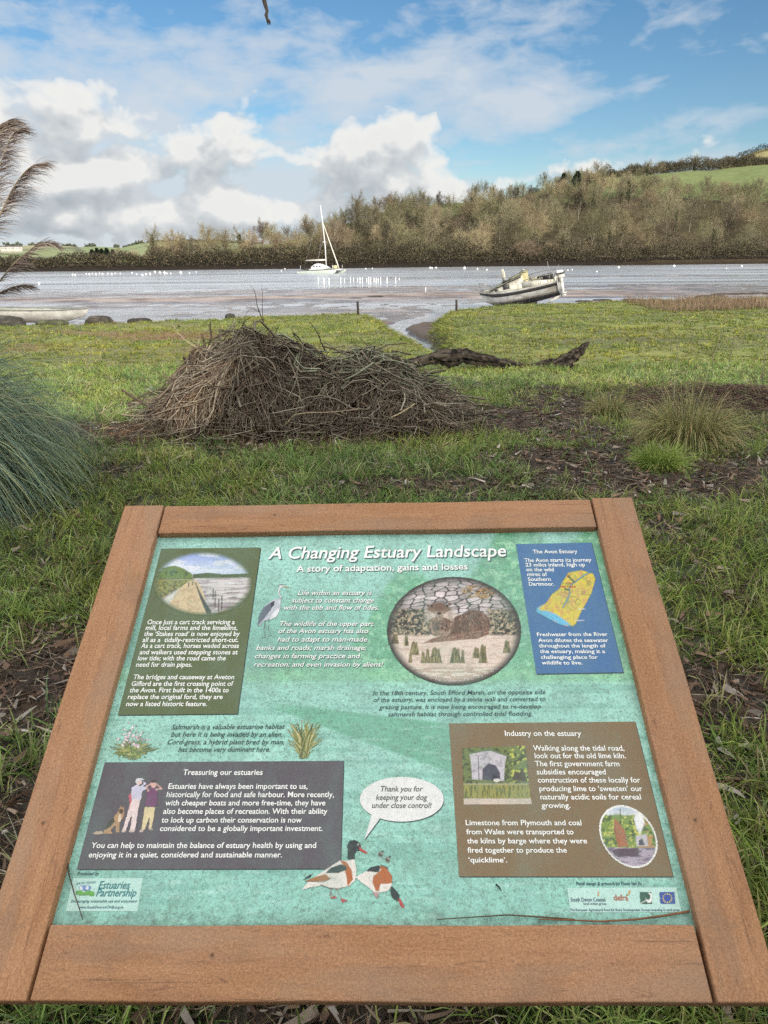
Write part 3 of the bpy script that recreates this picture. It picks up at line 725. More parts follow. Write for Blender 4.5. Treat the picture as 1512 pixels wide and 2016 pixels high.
block('lettering', [("In the 18th century, South Efford Marsh, on the opposite side", 734.3, 1074, 1369, 1366.8), ("of the estuary, was enclosed by a stone wall and converted to", 735.4, 1074.6, 1382.1, 1380.5),
    ("grazing pasture. It is now being encouraged to re-develop", 746.4, 1064.8, 1396.4, 1395), ("saltmarsh habitat through controlled tidal flooding.", 764.3, 1048.2, 1410.7, 1409)], colr=(28, 52, 66), cap=7.6, **HAND)
block('lettering', [("The Avon Estuary", 1049.6, 1137, 1090, 1089.4), ("The Avon starts its journey", 1032.8, 1164.6, 1107, 1106), ("23 miles inland, high up", 1034.8, 1152, 1116, 1115.4), ("on the wild", 1036.3, 1090.4, 1125.3),
    ("mires of", 1038, 1077.3, 1134.6), ("Southern", 1039.5, 1084.6, 1144.2), ("Dartmoor.", 1041.5, 1091.5, 1153.5), ("Freshwater from the River", 1057.5, 1196.6, 1253, 1252.4), ("Avon dilutes the seawater", 1059.8, 1198, 1264.4),
    ("throughout the length of", 1061.3, 1192.8, 1275.2), ("the estuary, making it a", 1063.3, 1191.4, 1286.2), ("challenging place for", 1065, 1177, 1297.6), ("wildlife to live.", 1066.8, 1146.6, 1308.6)], bold=.014, cap=6.3)
block('lettering', [("Saltmarsh is a valuable estuarine habitat", 337.3, 560.3, 1436.3, 1435.2), ("but here it is being invaded by an alien.", 336.9, 555.6, 1450.6), ("Cord-grass, a hybrid plant bred by man,", 329.4, 559, 1465.7), ("has become very dominant here.", 350.8, 531.7, 1480.4)], colr=(24, 50, 54), cap=8.6, **HAND)
block('lettering', [("Treasuring our estuaries", 359.9, 516.7, 1526), ("Estuaries have always been important to us,", 331, 605.6, 1553.4), ("historically for food and safe harbour. More recently,", 327.8, 657.5, 1569.7), ("with cheaper boats and more free-time, they have", 325, 640.5, 1586),
    ("also become places of recreation. With their ability", 321, 644.4, 1602.6), ("to lock up carbon their conservation is now", 317.5, 594, 1619.7), ("considered to be a globally important investment.", 314.7, 634.9, 1636.3),
    ("You can help to maintain the balance of estuary health by using and", 179, 622.2, 1669.7), ("enjoying it in a quiet, considered and sustainable manner.", 174.2, 555.2, 1688.3)], bold=.013, cap=9.4)
block('lettering', [("Thank you for", 749.7, 832.5, 1558.6), ("keeping your dog", 740.4, 841.2, 1575.2), ("under close control!", 732.5, 849.7, 1591.1)], colr=(34, 40, 48), z=.0012, cap=9.6, **HAND)
block('lettering', [("Industry on the estuary", 994.3, 1144.6, 1449.3), ("Walking along the tidal road,", 1050, 1229.3, 1478.2), ("look out for the old lime kiln.", 1052.9, 1232.5, 1493.2), ("The first government farm", 1053.6, 1220, 1508.9), ("subsidies encouraged", 1057, 1193.2, 1525),
    ("construction of these locally for", 1059, 1261, 1541), ("producing lime to ‘sweeten’ our", 1062, 1265, 1557.9), ("naturally acidic soils for cereal", 1064, 1262.5, 1574.3), ("growing.", 1066.4, 1123.2, 1591),
    ("Limestone from Plymouth and coal", 917, 1145, 1625), ("from Wales were transported to", 918.2, 1129.6, 1642.9), ("the kilns by barge where they were", 919.6, 1156, 1660.7), ("fired together to produce the", 920.7, 1116, 1678.9), ("‘quicklime’.", 922.5, 998.6, 1698.2)], bold=.013, cap=9.3)
block('lettering', [("Produced by", 152, 195, 1723.3), ("Panel design & artwork by Fiona van Es", 1134.3, 1263.6, 1742.9)], colr=(22, 60, 74), shear=.2, bold=.012, k=1.1)
mb = MB()
put(mb, "Estuaries", 193.3, 254.8, 1749.8, colr=(28, 120, 128), shear=.18, bold=.01, k=1.15); put(mb, "Partnership", 188.9, 267.5, 1764.9, colr=(28, 120, 128), shear=.18, bold=.01, k=1.15)
put(mb, "Encouraging sustainable use and enjoyment", 139.7, 269.8, 1777, colr=(40, 96, 110), shear=.2, bold=.008); put(mb, "www.SouthDevonAONB.org.uk", 154.8, 243.7, 1788.7, colr=(40, 96, 110), shear=.2, bold=.008)
put(mb, "SOUTH DEVON", 150, 188, 1742, 1739, colr=(60, 110, 130), bold=.01)
put(mb, "South Devon Coastal", 1124, 1192, 1775, colr=(70, 90, 110), k=1.3); put(mb, "local action group", 1149, 1194, 1781.5, colr=(70, 90, 110)); put(mb, "defra", 1209, 1237, 1773, colr=(176, 86, 52), k=1.1)
put(mb, "The European Agricultural Fund for Rural Development: Europe investing in rural areas", 1122.5, 1338, 1794, colr=(60, 90, 110), k=1.1)
on_board(mb.build('logo_lettering', MST), sheet)
for pts in ([(143.7, 1729), (281.3, 1729), (270.6, 1794), (129.8, 1794)], [(1117, 1748.2), (1331.4, 1747), (1341.4, 1795.7), (1122.5, 1796.4)]):
    flat('logo_strip', pts, (186, 222, 212), .0004)

# --- painted pictures ---------------------------------------------------------------
class Art:
    def __init__(s, x0, x1, y0, y1, step=.0010, bg=None):
        cs = np.array([b_uv(x, y) for x in (x0, x1) for y in (y0, y1)])
        s.U, s.V, s.Q = grid_uv(cs[:, 0].min(), cs[:, 0].max(), cs[:, 1].min(), cs[:, 1].max(), step)
        s.x, s.y = b_px(s.U, s.V); s.c = np.zeros(s.x.shape + (3,)); s.a = np.zeros(s.x.shape)
        if bg is not None: s.c[:] = S2L(bg); s.a[:] = 1
    def put(s, k, col):
        k = np.clip(k, 0, 1)
        if len(np.shape(col)) == 1: col = S2L(col)
        s.c = s.c * (1 - k[..., None]) + col * k[..., None]; s.a = np.maximum(s.a, k); return s
    def poly(s, pts, col, soft=.7, al=1):
        P = np.array(pts, float); ins = inside(s.x, s.y, P); d, _ = seg_dist(s.x, s.y, np.vstack([P, P[:1]]))
        return s.put(sst(-soft, soft, np.where(ins, d, -d)) * al, col)
    def ell(s, cx, cy, rx, ry, col, rot=0, soft=.08, al=1):
        ct, st_ = cos(radians(rot)), sin(radians(rot)); dx, dy = s.x - cx, s.y - cy
        q = np.hypot((dx * ct + dy * st_) / rx, (-dx * st_ + dy * ct) / ry)
        return s.put(sst(1 + soft, 1 - soft, q) * al, col)
    def line(s, pts, wd, col, al=1):
        pts = np.array(pts, float); mk = (s.x > pts[:, 0].min() - wd - 2) & (s.x < pts[:, 0].max() + wd + 2) & (s.y > pts[:, 1].min() - wd - 2) & (s.y < pts[:, 1].max() + wd + 2)
        if not mk.any(): return s
        d, _ = seg_dist(s.x[mk], s.y[mk], pts); k = np.zeros(s.x.shape); k[mk] = sst(wd / 2 + .6, wd / 2 - .5, d) * al
        return s.put(k, col)
    def n(s, fx, fy, seed, o=4): return fbm(s.x * fx, s.y * fy, seed, o)
    def done(s, name, mask=None, z=.0007):
        k = s.a > .35 if mask is None else mask
        kq = k.reshape(-1)[s.Q].all(1); Q_ = s.Q[kq]
        used = np.unique(Q_); mp = np.full(s.x.size, -1); mp[used] = np.arange(len(used))
        V = np.stack([s.U, s.V, 0 * s.U - REC + z], -1).reshape(-1, 3)[used]
        o = mesh_np(name, V, mp[Q_], None, MSP, s.c.reshape(-1, 3)[used]); return on_board(o, sheet)
r2_ = np.random.default_rng(3)
def emask(s, cx, cy, rx, ry): return np.hypot((s.x - cx) / rx, (s.y - cy) / ry)

# 1 cart track
A_ = Art(300, 500, 1085, 1212, .0012); q = emask(A_, 399.6, 1149, 96, 62)
A_.put(q * 0 + 1, (200, 214, 236)); A_.put(sst(1125, 1090, A_.y) * .8, (140, 160, 222)); A_.put(sst(.5, .7, A_.n(.04, .12, 1)) * sst(1135, 1120, A_.y) * .6, (240, 240, 240))
A_.put(sst(1130, 1134, A_.y), (168, 158, 160)); A_.put(sst(.45, .62, A_.n(.03, .25, 2)) * sst(1134, 1138, A_.y), (214, 208, 206)); A_.put(sst(.55, .7, A_.n(.05, .4, 3)) * sst(1150, 1170, A_.y) * .8, (120, 92, 96))
A_.poly([(440, 1131), (500, 1129), (500, 1137), (380, 1139), (380, 1131), (410, 1128)], (74, 92, 52)); 
A_.poly([(300, 1141), (312, 1125), (330, 1116), (345, 1114), (362, 1120), (378, 1130), (380, 1141)], (104, 128, 52)); A_.put(sst(.5, .62, A_.n(.22, .22, 4)) * sst(1142, 1138, A_.y) * sst(1112, 1120, A_.y) * sst(382, 376, A_.x) * sst(1116, 1122, A_.y + (A_.x - 330) * -.2), (60, 78, 34))
A_.poly([(300, 1142), (385, 1141), (340, 1165), (310, 1182), (300, 1180)], (142, 142, 66)); A_.put(sst(.5, .6, A_.n(.3, .3, 5)) * sst(1142, 1146, A_.y) * sst(10, -10, A_.x - 385 + (A_.y - 1141) * 1.6), (84, 84, 44))
A_.poly([(372, 1144), (388, 1144), (398, 1160), (404, 1180), (406, 1212), (330, 1212), (310, 1188), (340, 1170)], (214, 190, 150)); A_.put(sst(.5, .66, A_.n(.18, .2, 6)) * sst(1150, 1165, A_.y) * sst(404, 396, A_.x) * .6, (182, 148, 104))
A_.poly([(310, 1188), (350, 1162), (340, 1180), (326, 1200)], (222, 220, 212), 3)
for k_ in range(22):
    f_ = k_ / 21; x_ = 385 + f_ * 22 + (f_ ** 2) * 8; y_ = 1146 + f_ * 58; A_.line([(x_, y_), (x_ + .5, y_ + 4 + f_ * 16)], 1 + f_ * 2, (52, 44, 44))
for x_, y_, h_ in ((424, 1165, 30), (431, 1180, 24), (437, 1174, 26), (380, 1146, 6), (372, 1148, 7), (420, 1160, 20)): A_.line([(x_, y_), (x_ - .6, y_ + h_)], 2, (56, 46, 44))
A_.line([(300, 1142), (384, 1139)], 1, (80, 60, 50)); A_.line([(450, 1148), (462, 1149)], 2, (240, 240, 240))
A_.put(sst(.86, 1.02, q), (86, 98, 58)); A_.done('track_picture', q < 1.03, .0007)

# 2 otter roundel
A_ = Art(758, 1030, 1132, 1354, .0010, (222, 204, 190)); cx_, cy_ = 894, 1243; q = emask(A_, cx_, cy_, 132.5, 107.5)
wx, wy = A_.x + 6 * (A_.n(.03, .03, 11) - .5), A_.y + 9 * (A_.n(.03, .06, 12) - .5)
gx, gy = wx / 22, (wy + (wx - 894) * .08) / 7.2
d1_ = np.full(q.shape, 9.0); d2_ = d1_.copy(); cid = np.zeros(q.shape)
fx_, fy_ = np.floor(gx), np.floor(gy)
for a1 in (-1, 0, 1):
    for b1 in (-1, 0, 1):
        cxx = fx_ + a1 + .15 + .7 * _h(fx_ + a1, fy_ + b1, 5); cyy = fy_ + b1 + .2 + .6 * _h(fx_ + a1, fy_ + b1, 6)
        dd = np.hypot(gx - cxx, gy - cyy); nn = dd < d1_; cid = np.where(nn, _h(fx_ + a1, fy_ + b1, 7), cid)
        d2_ = np.where(nn, d1_, np.minimum(d2_, dd)); d1_ = np.where(nn, dd, d1_)
st_ = sst(.05, .20, d2_ - d1_); stone = S2L((208, 196, 196)) * (0.55 + .6 * cid[..., None]); stone = np.minimum(stone * (0.75 + .5 * A_.n(.2, .4, 13)[..., None]), .9)
wall = S2L((48, 40, 44)) * (1 - st_[..., None]) + stone * st_[..., None]
A_.put(sst(1214, 1206, A_.y), wall)
pl = sst(1.0, .7, emask(A_, 945, 1165, 42, 17)) * sst(.35, .5, A_.n(.15, .2, 14)); A_.put(pl, (176, 142, 96)); A_.put(pl * sst(.5, .6, A_.n(.35, .4, 15)), (92, 66, 44))
wd_ = sst(1200, 1206, A_.y + 6 * A_.n(.1, 0, 16)) * sst(1256, 1250, A_.y + 5 * A_.n(.1, 0, 17)) * sst(1, 0, sst(880, 900, A_.x) * sst(970, 950, A_.x))
A_.put(wd_, (52, 48, 42)); A_.put(wd_ * sst(.52, .6, A_.n(.3, .35, 18)), (150, 140, 116)); A_.put(wd_ * sst(.6, .66, A_.n(.26, .3, 19)), (196, 176, 148))
A_.put(sst(1250, 1256, A_.y) * sst(.5, .62, A_.n(.04, .3, 20)) * .5, (196, 168, 150)); A_.put(sst(1312, 1316, A_.y) * .7, (176, 160, 140)); A_.put(sst(.5, .6, A_.n(.05, .3, 21)) * sst(1312, 1318, A_.y) * .8, (232, 226, 212))
def stump(x, y, w_, h_):
    A_.poly([(x - w_, y), (x - w_ * .75, y - h_ * .45), (x - w_ * .5, y - h_ * .9), (x - w_ * .1, y - h_), (x + w_ * .3, y - h_ * .85), (x + w_ * .55, y - h_ * .95), (x + w_ * .7, y - h_ * .4), (x + w_, y)], (120, 112, 76), 1)
    for _ in range(int(w_ * 2.2)):
        xx = x + r2_.uniform(-.8, .8) * w_; t0 = r2_.uniform(0, .55) * h_ * (1 - abs(xx - x) / w_)
        A_.line([(xx, y - t0), (xx + r2_.uniform(-1, 1), y - t0 - h_ * .3)], 1, (70, 66, 44) if r2_.random() < .6 else (168, 156, 110))
for a4 in ((778, 1268, 8, 20), (800, 1272, 5, 22), (816, 1290, 10, 28), (833, 1306, 5, 24), (842, 1306, 5, 30), (858, 1306, 13, 32), (897, 1306, 12, 32), (911, 1306, 4, 28), (938, 1296, 8, 22), (951, 1306, 9, 38), (998, 1286, 8, 26), (808, 1305, 4, 20)): stump(*a4)
bd, bl, bk = (96, 66, 54), (150, 116, 98), (56, 36, 32)
A_.ell(900, 1236, 42, 18, (88, 62, 50)); A_.ell(933, 1228, 31, 27, bd); A_.ell(912, 1230, 24, 20, bd)
A_.poly([(832, 1267), (852, 1257), (880, 1250), (915, 1246), (945, 1242), (962, 1236), (962, 1250), (940, 1258), (900, 1261), (870, 1264)], (128, 92, 76), 1)
A_.ell(869, 1232, 26, 20, (104, 78, 64)); A_.ell(866, 1240, 20, 14, (82, 62, 54)); A_.ell(864, 1203, 22, 16, (118, 88, 72)); A_.ell(864, 1209, 19, 11, (150, 124, 106), 0, .5); A_.ell(864, 1213, 11, 7, (186, 166, 150), 0, .5); A_.ell(864, 1196, 17, 8, (112, 82, 68), 0, .5)
A_.ell(868, 1247, 15, 6, (150, 126, 110)); A_.line([(848, 1226), (851, 1245), (866, 1253)], 3, (176, 152, 134)); A_.line([(888, 1228), (884, 1246), (878, 1252)], 3, (166, 140, 122))
for _ in range(900):
    th_ = r2_.uniform(0, 2 * pi); rr0 = math.sqrt(r2_.random())
    if _ % 3 == 0: x_, y_ = 869 + 25 * rr0 * cos(th_), 1228 + 24 * rr0 * sin(th_)
    elif _ % 3 == 1: x_, y_ = 932 + 30 * rr0 * cos(th_), 1227 + 27 * rr0 * sin(th_)
    else: tq = r2_.random(); x_, y_ = 836 + tq * 120, 1266 - tq * 18 + r2_.uniform(-1, 1) * (1 + tq * 7)
    dx_, dy_ = (3, -1.4) if _ % 3 == 2 else (r2_.uniform(-1, 1) + (x_ - 900) * .04, 3)
    A_.line([(x_, y_), (x_ + dx_, y_ + dy_)], .9, [bl, bk, (176, 146, 124)][r2_.integers(3)], .75)
A_.ell(850, 1194, 2.6, 2.2, (24, 18, 20)); A_.ell(880.5, 1193.5, 2.6, 2.2, (24, 18, 20)); A_.ell(864.5, 1208, 4.2, 2.8, (40, 30, 34)); A_.line([(864.5, 1210), (864.5, 1215), (859, 1218)], 1, (50, 36, 36)); A_.line([(864.5, 1215), (870, 1218)], 1, (50, 36, 36))
for a5 in range(-5, 6):
    A_.line([(856, 1212 + a5 * .4), (836, 1212 + a5 * 2.6)], .7, (226, 212, 200), .8); A_.line([(873, 1212 + a5 * .4), (894, 1211 + a5 * 2.6)], .7, (226, 212, 200), .8)
A_.ell(843, 1193, 3, 3, (110, 80, 68)); A_.ell(885, 1190, 3, 3, (110, 80, 68))
A_.put(sst(.84, .985, q), (52, 42, 42)); A_.done('otter_picture', q < 1.0)
mb = MB(); txt = "Otter feeding beside South Efford Marsh"
for i_, chh in enumerate(txt):
    if chh == ' ': continue
    th_ = radians(218 - (218 - 318) * -1 * 0 - 0) if False else radians(128 - 76 * i_ / (len(txt) - 1))
    px0, py0 = 894 + 122 * cos(th_), 1243 + 97 * sin(th_) + 3
    th2 = th_ - radians(1.5); px1, py1 = 894 + 122 * cos(th2), 1243 + 97 * sin(th2) + 3
    put(mb, chh, px0, px0 + (px1 - px0) * (1.15 if chh not in 'ftir' else .8), py0, py0 + (py1 - py0), colr=(206, 190, 182), bold=.01, z=.0012)
on_board(mb.build('lettering', MST), sheet)

# 3 map
A_ = Art(1050, 1180, 1118, 1242, .0012)
land_ = [(1118.6, 1127.3), (1146, 1122.4), (1169.5, 1130), (1172.4, 1142), (1165, 1170), (1146, 1203), (1134, 1230), (1127, 1235), (1117, 1225), (1100, 1214), (1085, 1206), (1064.8, 1203), (1060.4, 1198.6), (1076, 1185.5), (1085, 1171), (1100, 1160), (1105.5, 1147.7)]
A_.poly([(1056, 1196), (1055, 1206), (1076, 1217), (1100, 1230), (1118, 1235), (1128, 1230), (1110, 1205), (1070, 1190)], (96, 178, 216), 3)
A_.poly(land_, (216, 196, 64), 3.5); A_.put(A_.a * sst(.52, .62, A_.n(.16, .16, 31)) * .7, (206, 150, 96)); A_.put(A_.a * sst(.6, .7, A_.n(.1, .1, 32)) * sst(1205, 1185, A_.y) * .8, (150, 168, 70))
A_.poly([(1060, 1203), (1076, 1203), (1092, 1209), (1108, 1219), (1122, 1233), (1105, 1228), (1078, 1216)], (104, 186, 222), 2)
rv = [(1160, 1128), (1148, 1134), (1138, 1142), (1126, 1150), (1120, 1160), (1122, 1168), (1118, 1178), (1114, 1186), (1108, 1196)]
A_.line(rv, 3.4, (54, 82, 48)); A_.line(rv, 1.2, (150, 190, 210))
A_.line([(1118, 1134), (1126, 1142), (1130, 1146)], 3.5, (60, 90, 52)); A_.line([(1112, 1160), (1120, 1162)], 3.5, (60, 90, 52))
for _ in range(16):
    x_, y_ = r2_.uniform(1075, 1165), r2_.uniform(1130, 1218); pp = [(x_, y_)]
    for __ in range(5): x_ += r2_.uniform(-9, 9); y_ += r2_.uniform(-6, 6); pp.append((x_, y_))
    A_.line(pp, .9, [(150, 96, 50), (90, 70, 50), (190, 110, 60)][_ % 3], .8 * 1)
inm = inside(A_.x, A_.y, np.array(land_)) | (A_.a > .35) & (emask(A_, 1112, 1180, 62, 62) < 1.05) & ((inside(A_.x, A_.y, np.array([(1052, 1188), (1052, 1212), (1125, 1240), (1180, 1135), (1150, 1118), (1110, 1120)]))))
A_.done('map_picture', inm)
block('lettering', [("YOU", 1114, 1127, 1150.5), ("ARE HERE", 1101, 1134, 1157.5)], colr=(188, 40, 40), bold=.02, k=.9)
block('lettering', [("AVON", 1138, 1152, 1201), ("BIGBURY", 1132, 1151, 1223.5)], colr=(240, 240, 240), bold=.01)

# 4 heron
A_ = Art(503, 580, 1145, 1262, .0009)
def bxy(x, y): return (480 + x / 2.8, 1040 + y / 2.8)
def BP(*pts): return [bxy(*p) for p in pts]
A_.poly(BP((78, 520), (88, 470), (112, 430), (150, 400), (185, 385), (205, 400), (205, 440), (185, 480), (150, 500), (110, 515), (85, 545)), (186, 190, 200))
A_.poly(BP((76, 540), (80, 490), (105, 440), (150, 410), (165, 415), (150, 450), (120, 490), (95, 520)), (96, 102, 118)); A_.poly(BP((150, 410), (170, 400), (168, 425), (150, 440)), (52, 54, 66))
A_.line(BP((196, 410), (204, 380), (192, 352), (196, 335), (206, 322)), 4.2, (214, 218, 222)); A_.line(BP((200, 395), (207, 376), (196, 350)), 1.2, (120, 124, 134))
A_.ell(*bxy(208, 319), 5.2, 3.4, (224, 226, 228)); A_.line(BP((188, 318), (200, 311), (216, 312)), 1.8, (44, 46, 56)); A_.poly(BP((218, 314), (272, 333), (222, 326)), (196, 178, 142)); A_.line(BP((218, 324), (262, 332)), .8, (110, 96, 80)); A_.ell(*bxy(212, 319), .9, .9, (20, 20, 20), soft=.4)
A_.poly(BP((160, 470), (190, 440), (200, 455), (180, 490), (140, 510)), (226, 228, 230))
for p_ in (((118, 510), (112, 560), (118, 600), (98, 606)), ((118, 600), (130, 608)), ((140, 500), (136, 550), (148, 592), (130, 596)), ((148, 592), (166, 598))): A_.line(BP(*p_), 1.5, (110, 104, 100))
A_.done('heron_picture')

# 5 saltmarsh plants
for (xa, xb, ya, yb, base, kind_) in ((205, 322, 1408, 1500, (262, 1496), 0), (560, 642, 1396, 1498, (598, 1494), 1)):
    A_ = Art(xa, xb, ya, yb, .0009)
    for _ in range(230 if kind_ else 170):
        a0 = r2_.uniform(-1.3, 1.3) if not kind_ else r2_.normal() * .42; L_ = r2_.uniform(25, 60) * (1.25 if kind_ and abs(a0) < .5 else .85)
        p0 = (base[0] + r2_.uniform(-8, 8), base[1] - r2_.uniform(0, 10)); pm_ = (p0[0] + math.sin(a0) * L_ * .5, p0[1] - cos(a0) * L_ * .6); p1 = (p0[0] + math.sin(a0) * L_ * 1.05, p0[1] - cos(a0) * L_ * (.95 if kind_ else .8))
        A_.line([p0, pm_, p1], r2_.uniform(.9, 1.8), [(96, 108, 54), (150, 150, 84), (196, 186, 130), (70, 84, 46), (120, 130, 66)][r2_.integers(5)])
    if not kind_:
        for _ in range(70): A_.ell(base[0] + r2_.normal() * 16, base[1] - 40 - abs(r2_.normal()) * 16 + r2_.uniform(-10, 22), r2_.uniform(1.5, 3.5), r2_.uniform(1.2, 2.8), [(232, 214, 220), (206, 176, 186), (240, 236, 232), (150, 120, 120)][r2_.integers(4)], soft=.3)
        for _ in range(40): A_.ell(base[0] + r2_.normal() * 12, base[1] - r2_.uniform(2, 24), 3, 2.2, [(90, 110, 44), (150, 160, 70)][r2_.integers(2)], soft=.3)
    A_.done('plant_picture')

# 6 walkers and dog
A_ = Art(176, 326, 1528, 1648, .0009)
def D(x, y): return (100 + x / 2.52, 1380 + y / 2.52)
def DP(*p): return [D(*q_) for q_ in p]
A_.poly(DP((400, 430), (425, 415), (450, 425), (470, 425), (475, 440), (455, 450), (450, 490), (398, 490)), (206, 200, 222)); A_.poly(DP((398, 488), (448, 488), (436, 540), (420, 645), (392, 645), (404, 560), (372, 650), (354, 645), (376, 570)), (226, 206, 204))
A_.ell(*D(438, 400), 7, 7.5, (226, 190, 186)); A_.poly(DP((418, 405), (424, 385), (455, 382), (470, 392), (440, 396), (425, 412)), (214, 214, 220)); A_.line(DP((446, 428), (470, 410), (458, 398)), 4.5, (206, 200, 222)); A_.line(DP((455, 396), (470, 400)), 3, (40, 40, 46)); A_.poly(DP((384, 470), (400, 455), (402, 500), (388, 505)), (196, 84, 104))
A_.poly(DP((478, 440), (505, 425), (530, 435), (528, 520), (500, 530), (466, 520)), (112, 66, 104)); A_.ell(*D(510, 412), 7, 8, (214, 168, 160)); A_.poly(DP((492, 408), (500, 392), (525, 392), (528, 404), (505, 402)), (74, 50, 52)); A_.line(DP((525, 440), (552, 436), (524, 412)), 4, (206, 160, 156)); A_.line(DP((484, 446), (474, 425), (498, 412)), 4, (206, 160, 156)); A_.line(DP((498, 402), (528, 404)), 2.5, (34, 34, 40))
A_.poly(DP((466, 525), (520, 528), (512, 580), (500, 640), (484, 640), (490, 580), (468, 640), (448, 650), (456, 590)), (216, 200, 156)); A_.poly(DP((440, 640), (462, 636), (458, 655), (438, 655)), (190, 170, 160)); A_.poly(DP((484, 634), (508, 632), (510, 642), (486, 645)), (170, 150, 140)); A_.poly(DP((386, 640), (418, 640), (420, 652), (388, 655)), (200, 180, 170)); A_.poly(DP((352, 642), (374, 644), (370, 656), (350, 654)), (200, 180, 170))
A_.poly(DP((336, 545), (348, 515), (356, 530), (364, 518), (368, 550), (360, 585), (344, 600), (342, 655), (320, 655), (322, 620), (300, 640), (310, 660), (262, 662), (262, 640), (290, 600), (316, 570)), (176, 140, 104)); A_.poly(DP((262, 640), (285, 605), (312, 575), (318, 600), (296, 625), (272, 640)), (64, 54, 48)); A_.poly(DP((258, 644), (225, 646), (202, 660), (226, 666), (262, 660)), (196, 172, 150)); A_.ell(*D(350, 548), 4.5, 5, (86, 62, 48)); A_.poly(DP((338, 560), (350, 566), (350, 600), (334, 600)), (222, 200, 174))
A_.line(DP((362, 575), (392, 530), (400, 490)), 1, (190, 60, 70))
A_.done('walkers_picture')

# 7 speech bubble
th_ = np.linspace(0, 2 * pi, 61)[:-1]; ep = [(791 + 82.5 * cos(a), 1573.9 + 44 * sin(a)) for a in th_]
mb = MB()
for dx_, dy_, cc_, zz_ in ((1.2, 1.8, (36, 70, 72), .0004), (0, 0, (228, 228, 226), .0007)):
    flat('', [(x + dx_, y + dy_) for x, y in ep], cc_, zz_, mb=mb); flat('', [(x + dx_, y + dy_) for x, y in [(733, 1600), (750, 1609), (717.4, 1653.3)]], cc_, zz_ + .00005, mb=mb)
on_board(mb.build('speech_bubble', MSB), sheet)

# 8 shelducks
A_ = Art(590, 802, 1650, 1796, .0009)
def E(x, y): return (560 + x / 3.78, 1480 + y / 3.78)
def EP(*p): return [E(*q_) for q_ in p]
wh, blk, ch_, red = (226, 220, 212), (34, 44, 48), (176, 96, 44), (186, 60, 62)
A_.poly(EP((120, 1035), (180, 960), (300, 880), (410, 808), (470, 810), (525, 800), (540, 880), (530, 960), (480, 1005), (400, 1020), (330, 1015), (270, 1000), (190, 1015)), wh)
A_.poly(EP((410, 806), (460, 820), (500, 880), (510, 950), (470, 1006), (462, 930), (440, 850)), ch_); A_.poly(EP((305, 905), (345, 865), (420, 838), (462, 855), (462, 880), (400, 905)), blk); A_.poly(EP((130, 962), (170, 925), (225, 895), (190, 940)), blk)
A_.poly(EP((150, 962), (220, 935), (305, 912), (345, 945), (290, 965), (200, 970)), (164, 108, 56)); A_.line(EP((135, 965), (290, 970), (345, 945)), 1.4, blk); A_.line(EP((270, 992), (340, 1018), (420, 1022)), 2, (60, 60, 60))
A_.poly(EP((470, 802), (468, 740), (468, 690), (485, 662), (520, 655), (552, 668), (572, 700), (566, 735), (536, 745), (524, 770), (522, 802)), blk); A_.poly(EP((556, 705), (580, 722), (630, 755), (600, 762), (560, 740)), red); A_.ell(*E(548, 692), 1.6, 1.6, (200, 200, 200), soft=.4)
for p_ in (((350, 1020), (340, 1060), (400, 1092)), ((340, 1060), (350, 1095)), ((385, 1020), (425, 1095), (472, 1110)), ((425, 1095), (430, 1125))): A_.line(EP(*p_), 2.2, (170, 70, 70))
A_.poly(EP((400, 1090), (340, 1075), (352, 1098)), red); A_.poly(EP((420, 1090), (474, 1112), (430, 1124)), red)
A_.poly(EP((525, 935), (600, 890), (680, 860), (740, 880), (800, 960), (800, 1010), (770, 1040), (720, 1050), (680, 1060), (620, 1010), (570, 975)), wh)
A_.poly(EP((700, 845), (760, 860), (800, 920), (806, 975), (770, 985), (715, 985), (702, 1040), (680, 1035), (655, 975), (660, 930), (720, 880)), ch_); A_.poly(EP((605, 890), (640, 858), (700, 845), (716, 862), (700, 900)), blk); A_.line(EP((720, 845), (770, 865)), 2.5, blk)
A_.poly(EP((785, 1040), (788, 1002), (815, 1010), (855, 1060), (860, 1100), (835, 1115), (800, 1090)), blk); A_.poly(EP((842, 1100), (866, 1098), (898, 1155), (880, 1170), (862, 1150)), red)
A_.poly(EP((655, 1045), (700, 1045), (692, 1100), (672, 1080)), (186, 150, 150)); A_.line(EP((700, 1060), (700, 1170), (690, 1190)), 1.2, (150, 130, 120), .7)
for ax, ay in ((715, 765), (768, 805)):
    A_.ell(*E(ax, ay), 5.5, 6, (170, 160, 150)); A_.ell(*E(ax + 14, ay - 22), 3, 2.6, (60, 54, 50)); A_.ell(*E(ax - 6, ay), 2.2, 4, (60, 54, 50)); A_.ell(*E(ax + 6, ay + 6), 2.2, 3, (80, 70, 64))
A_.done('shelduck_picture', z=.0010)

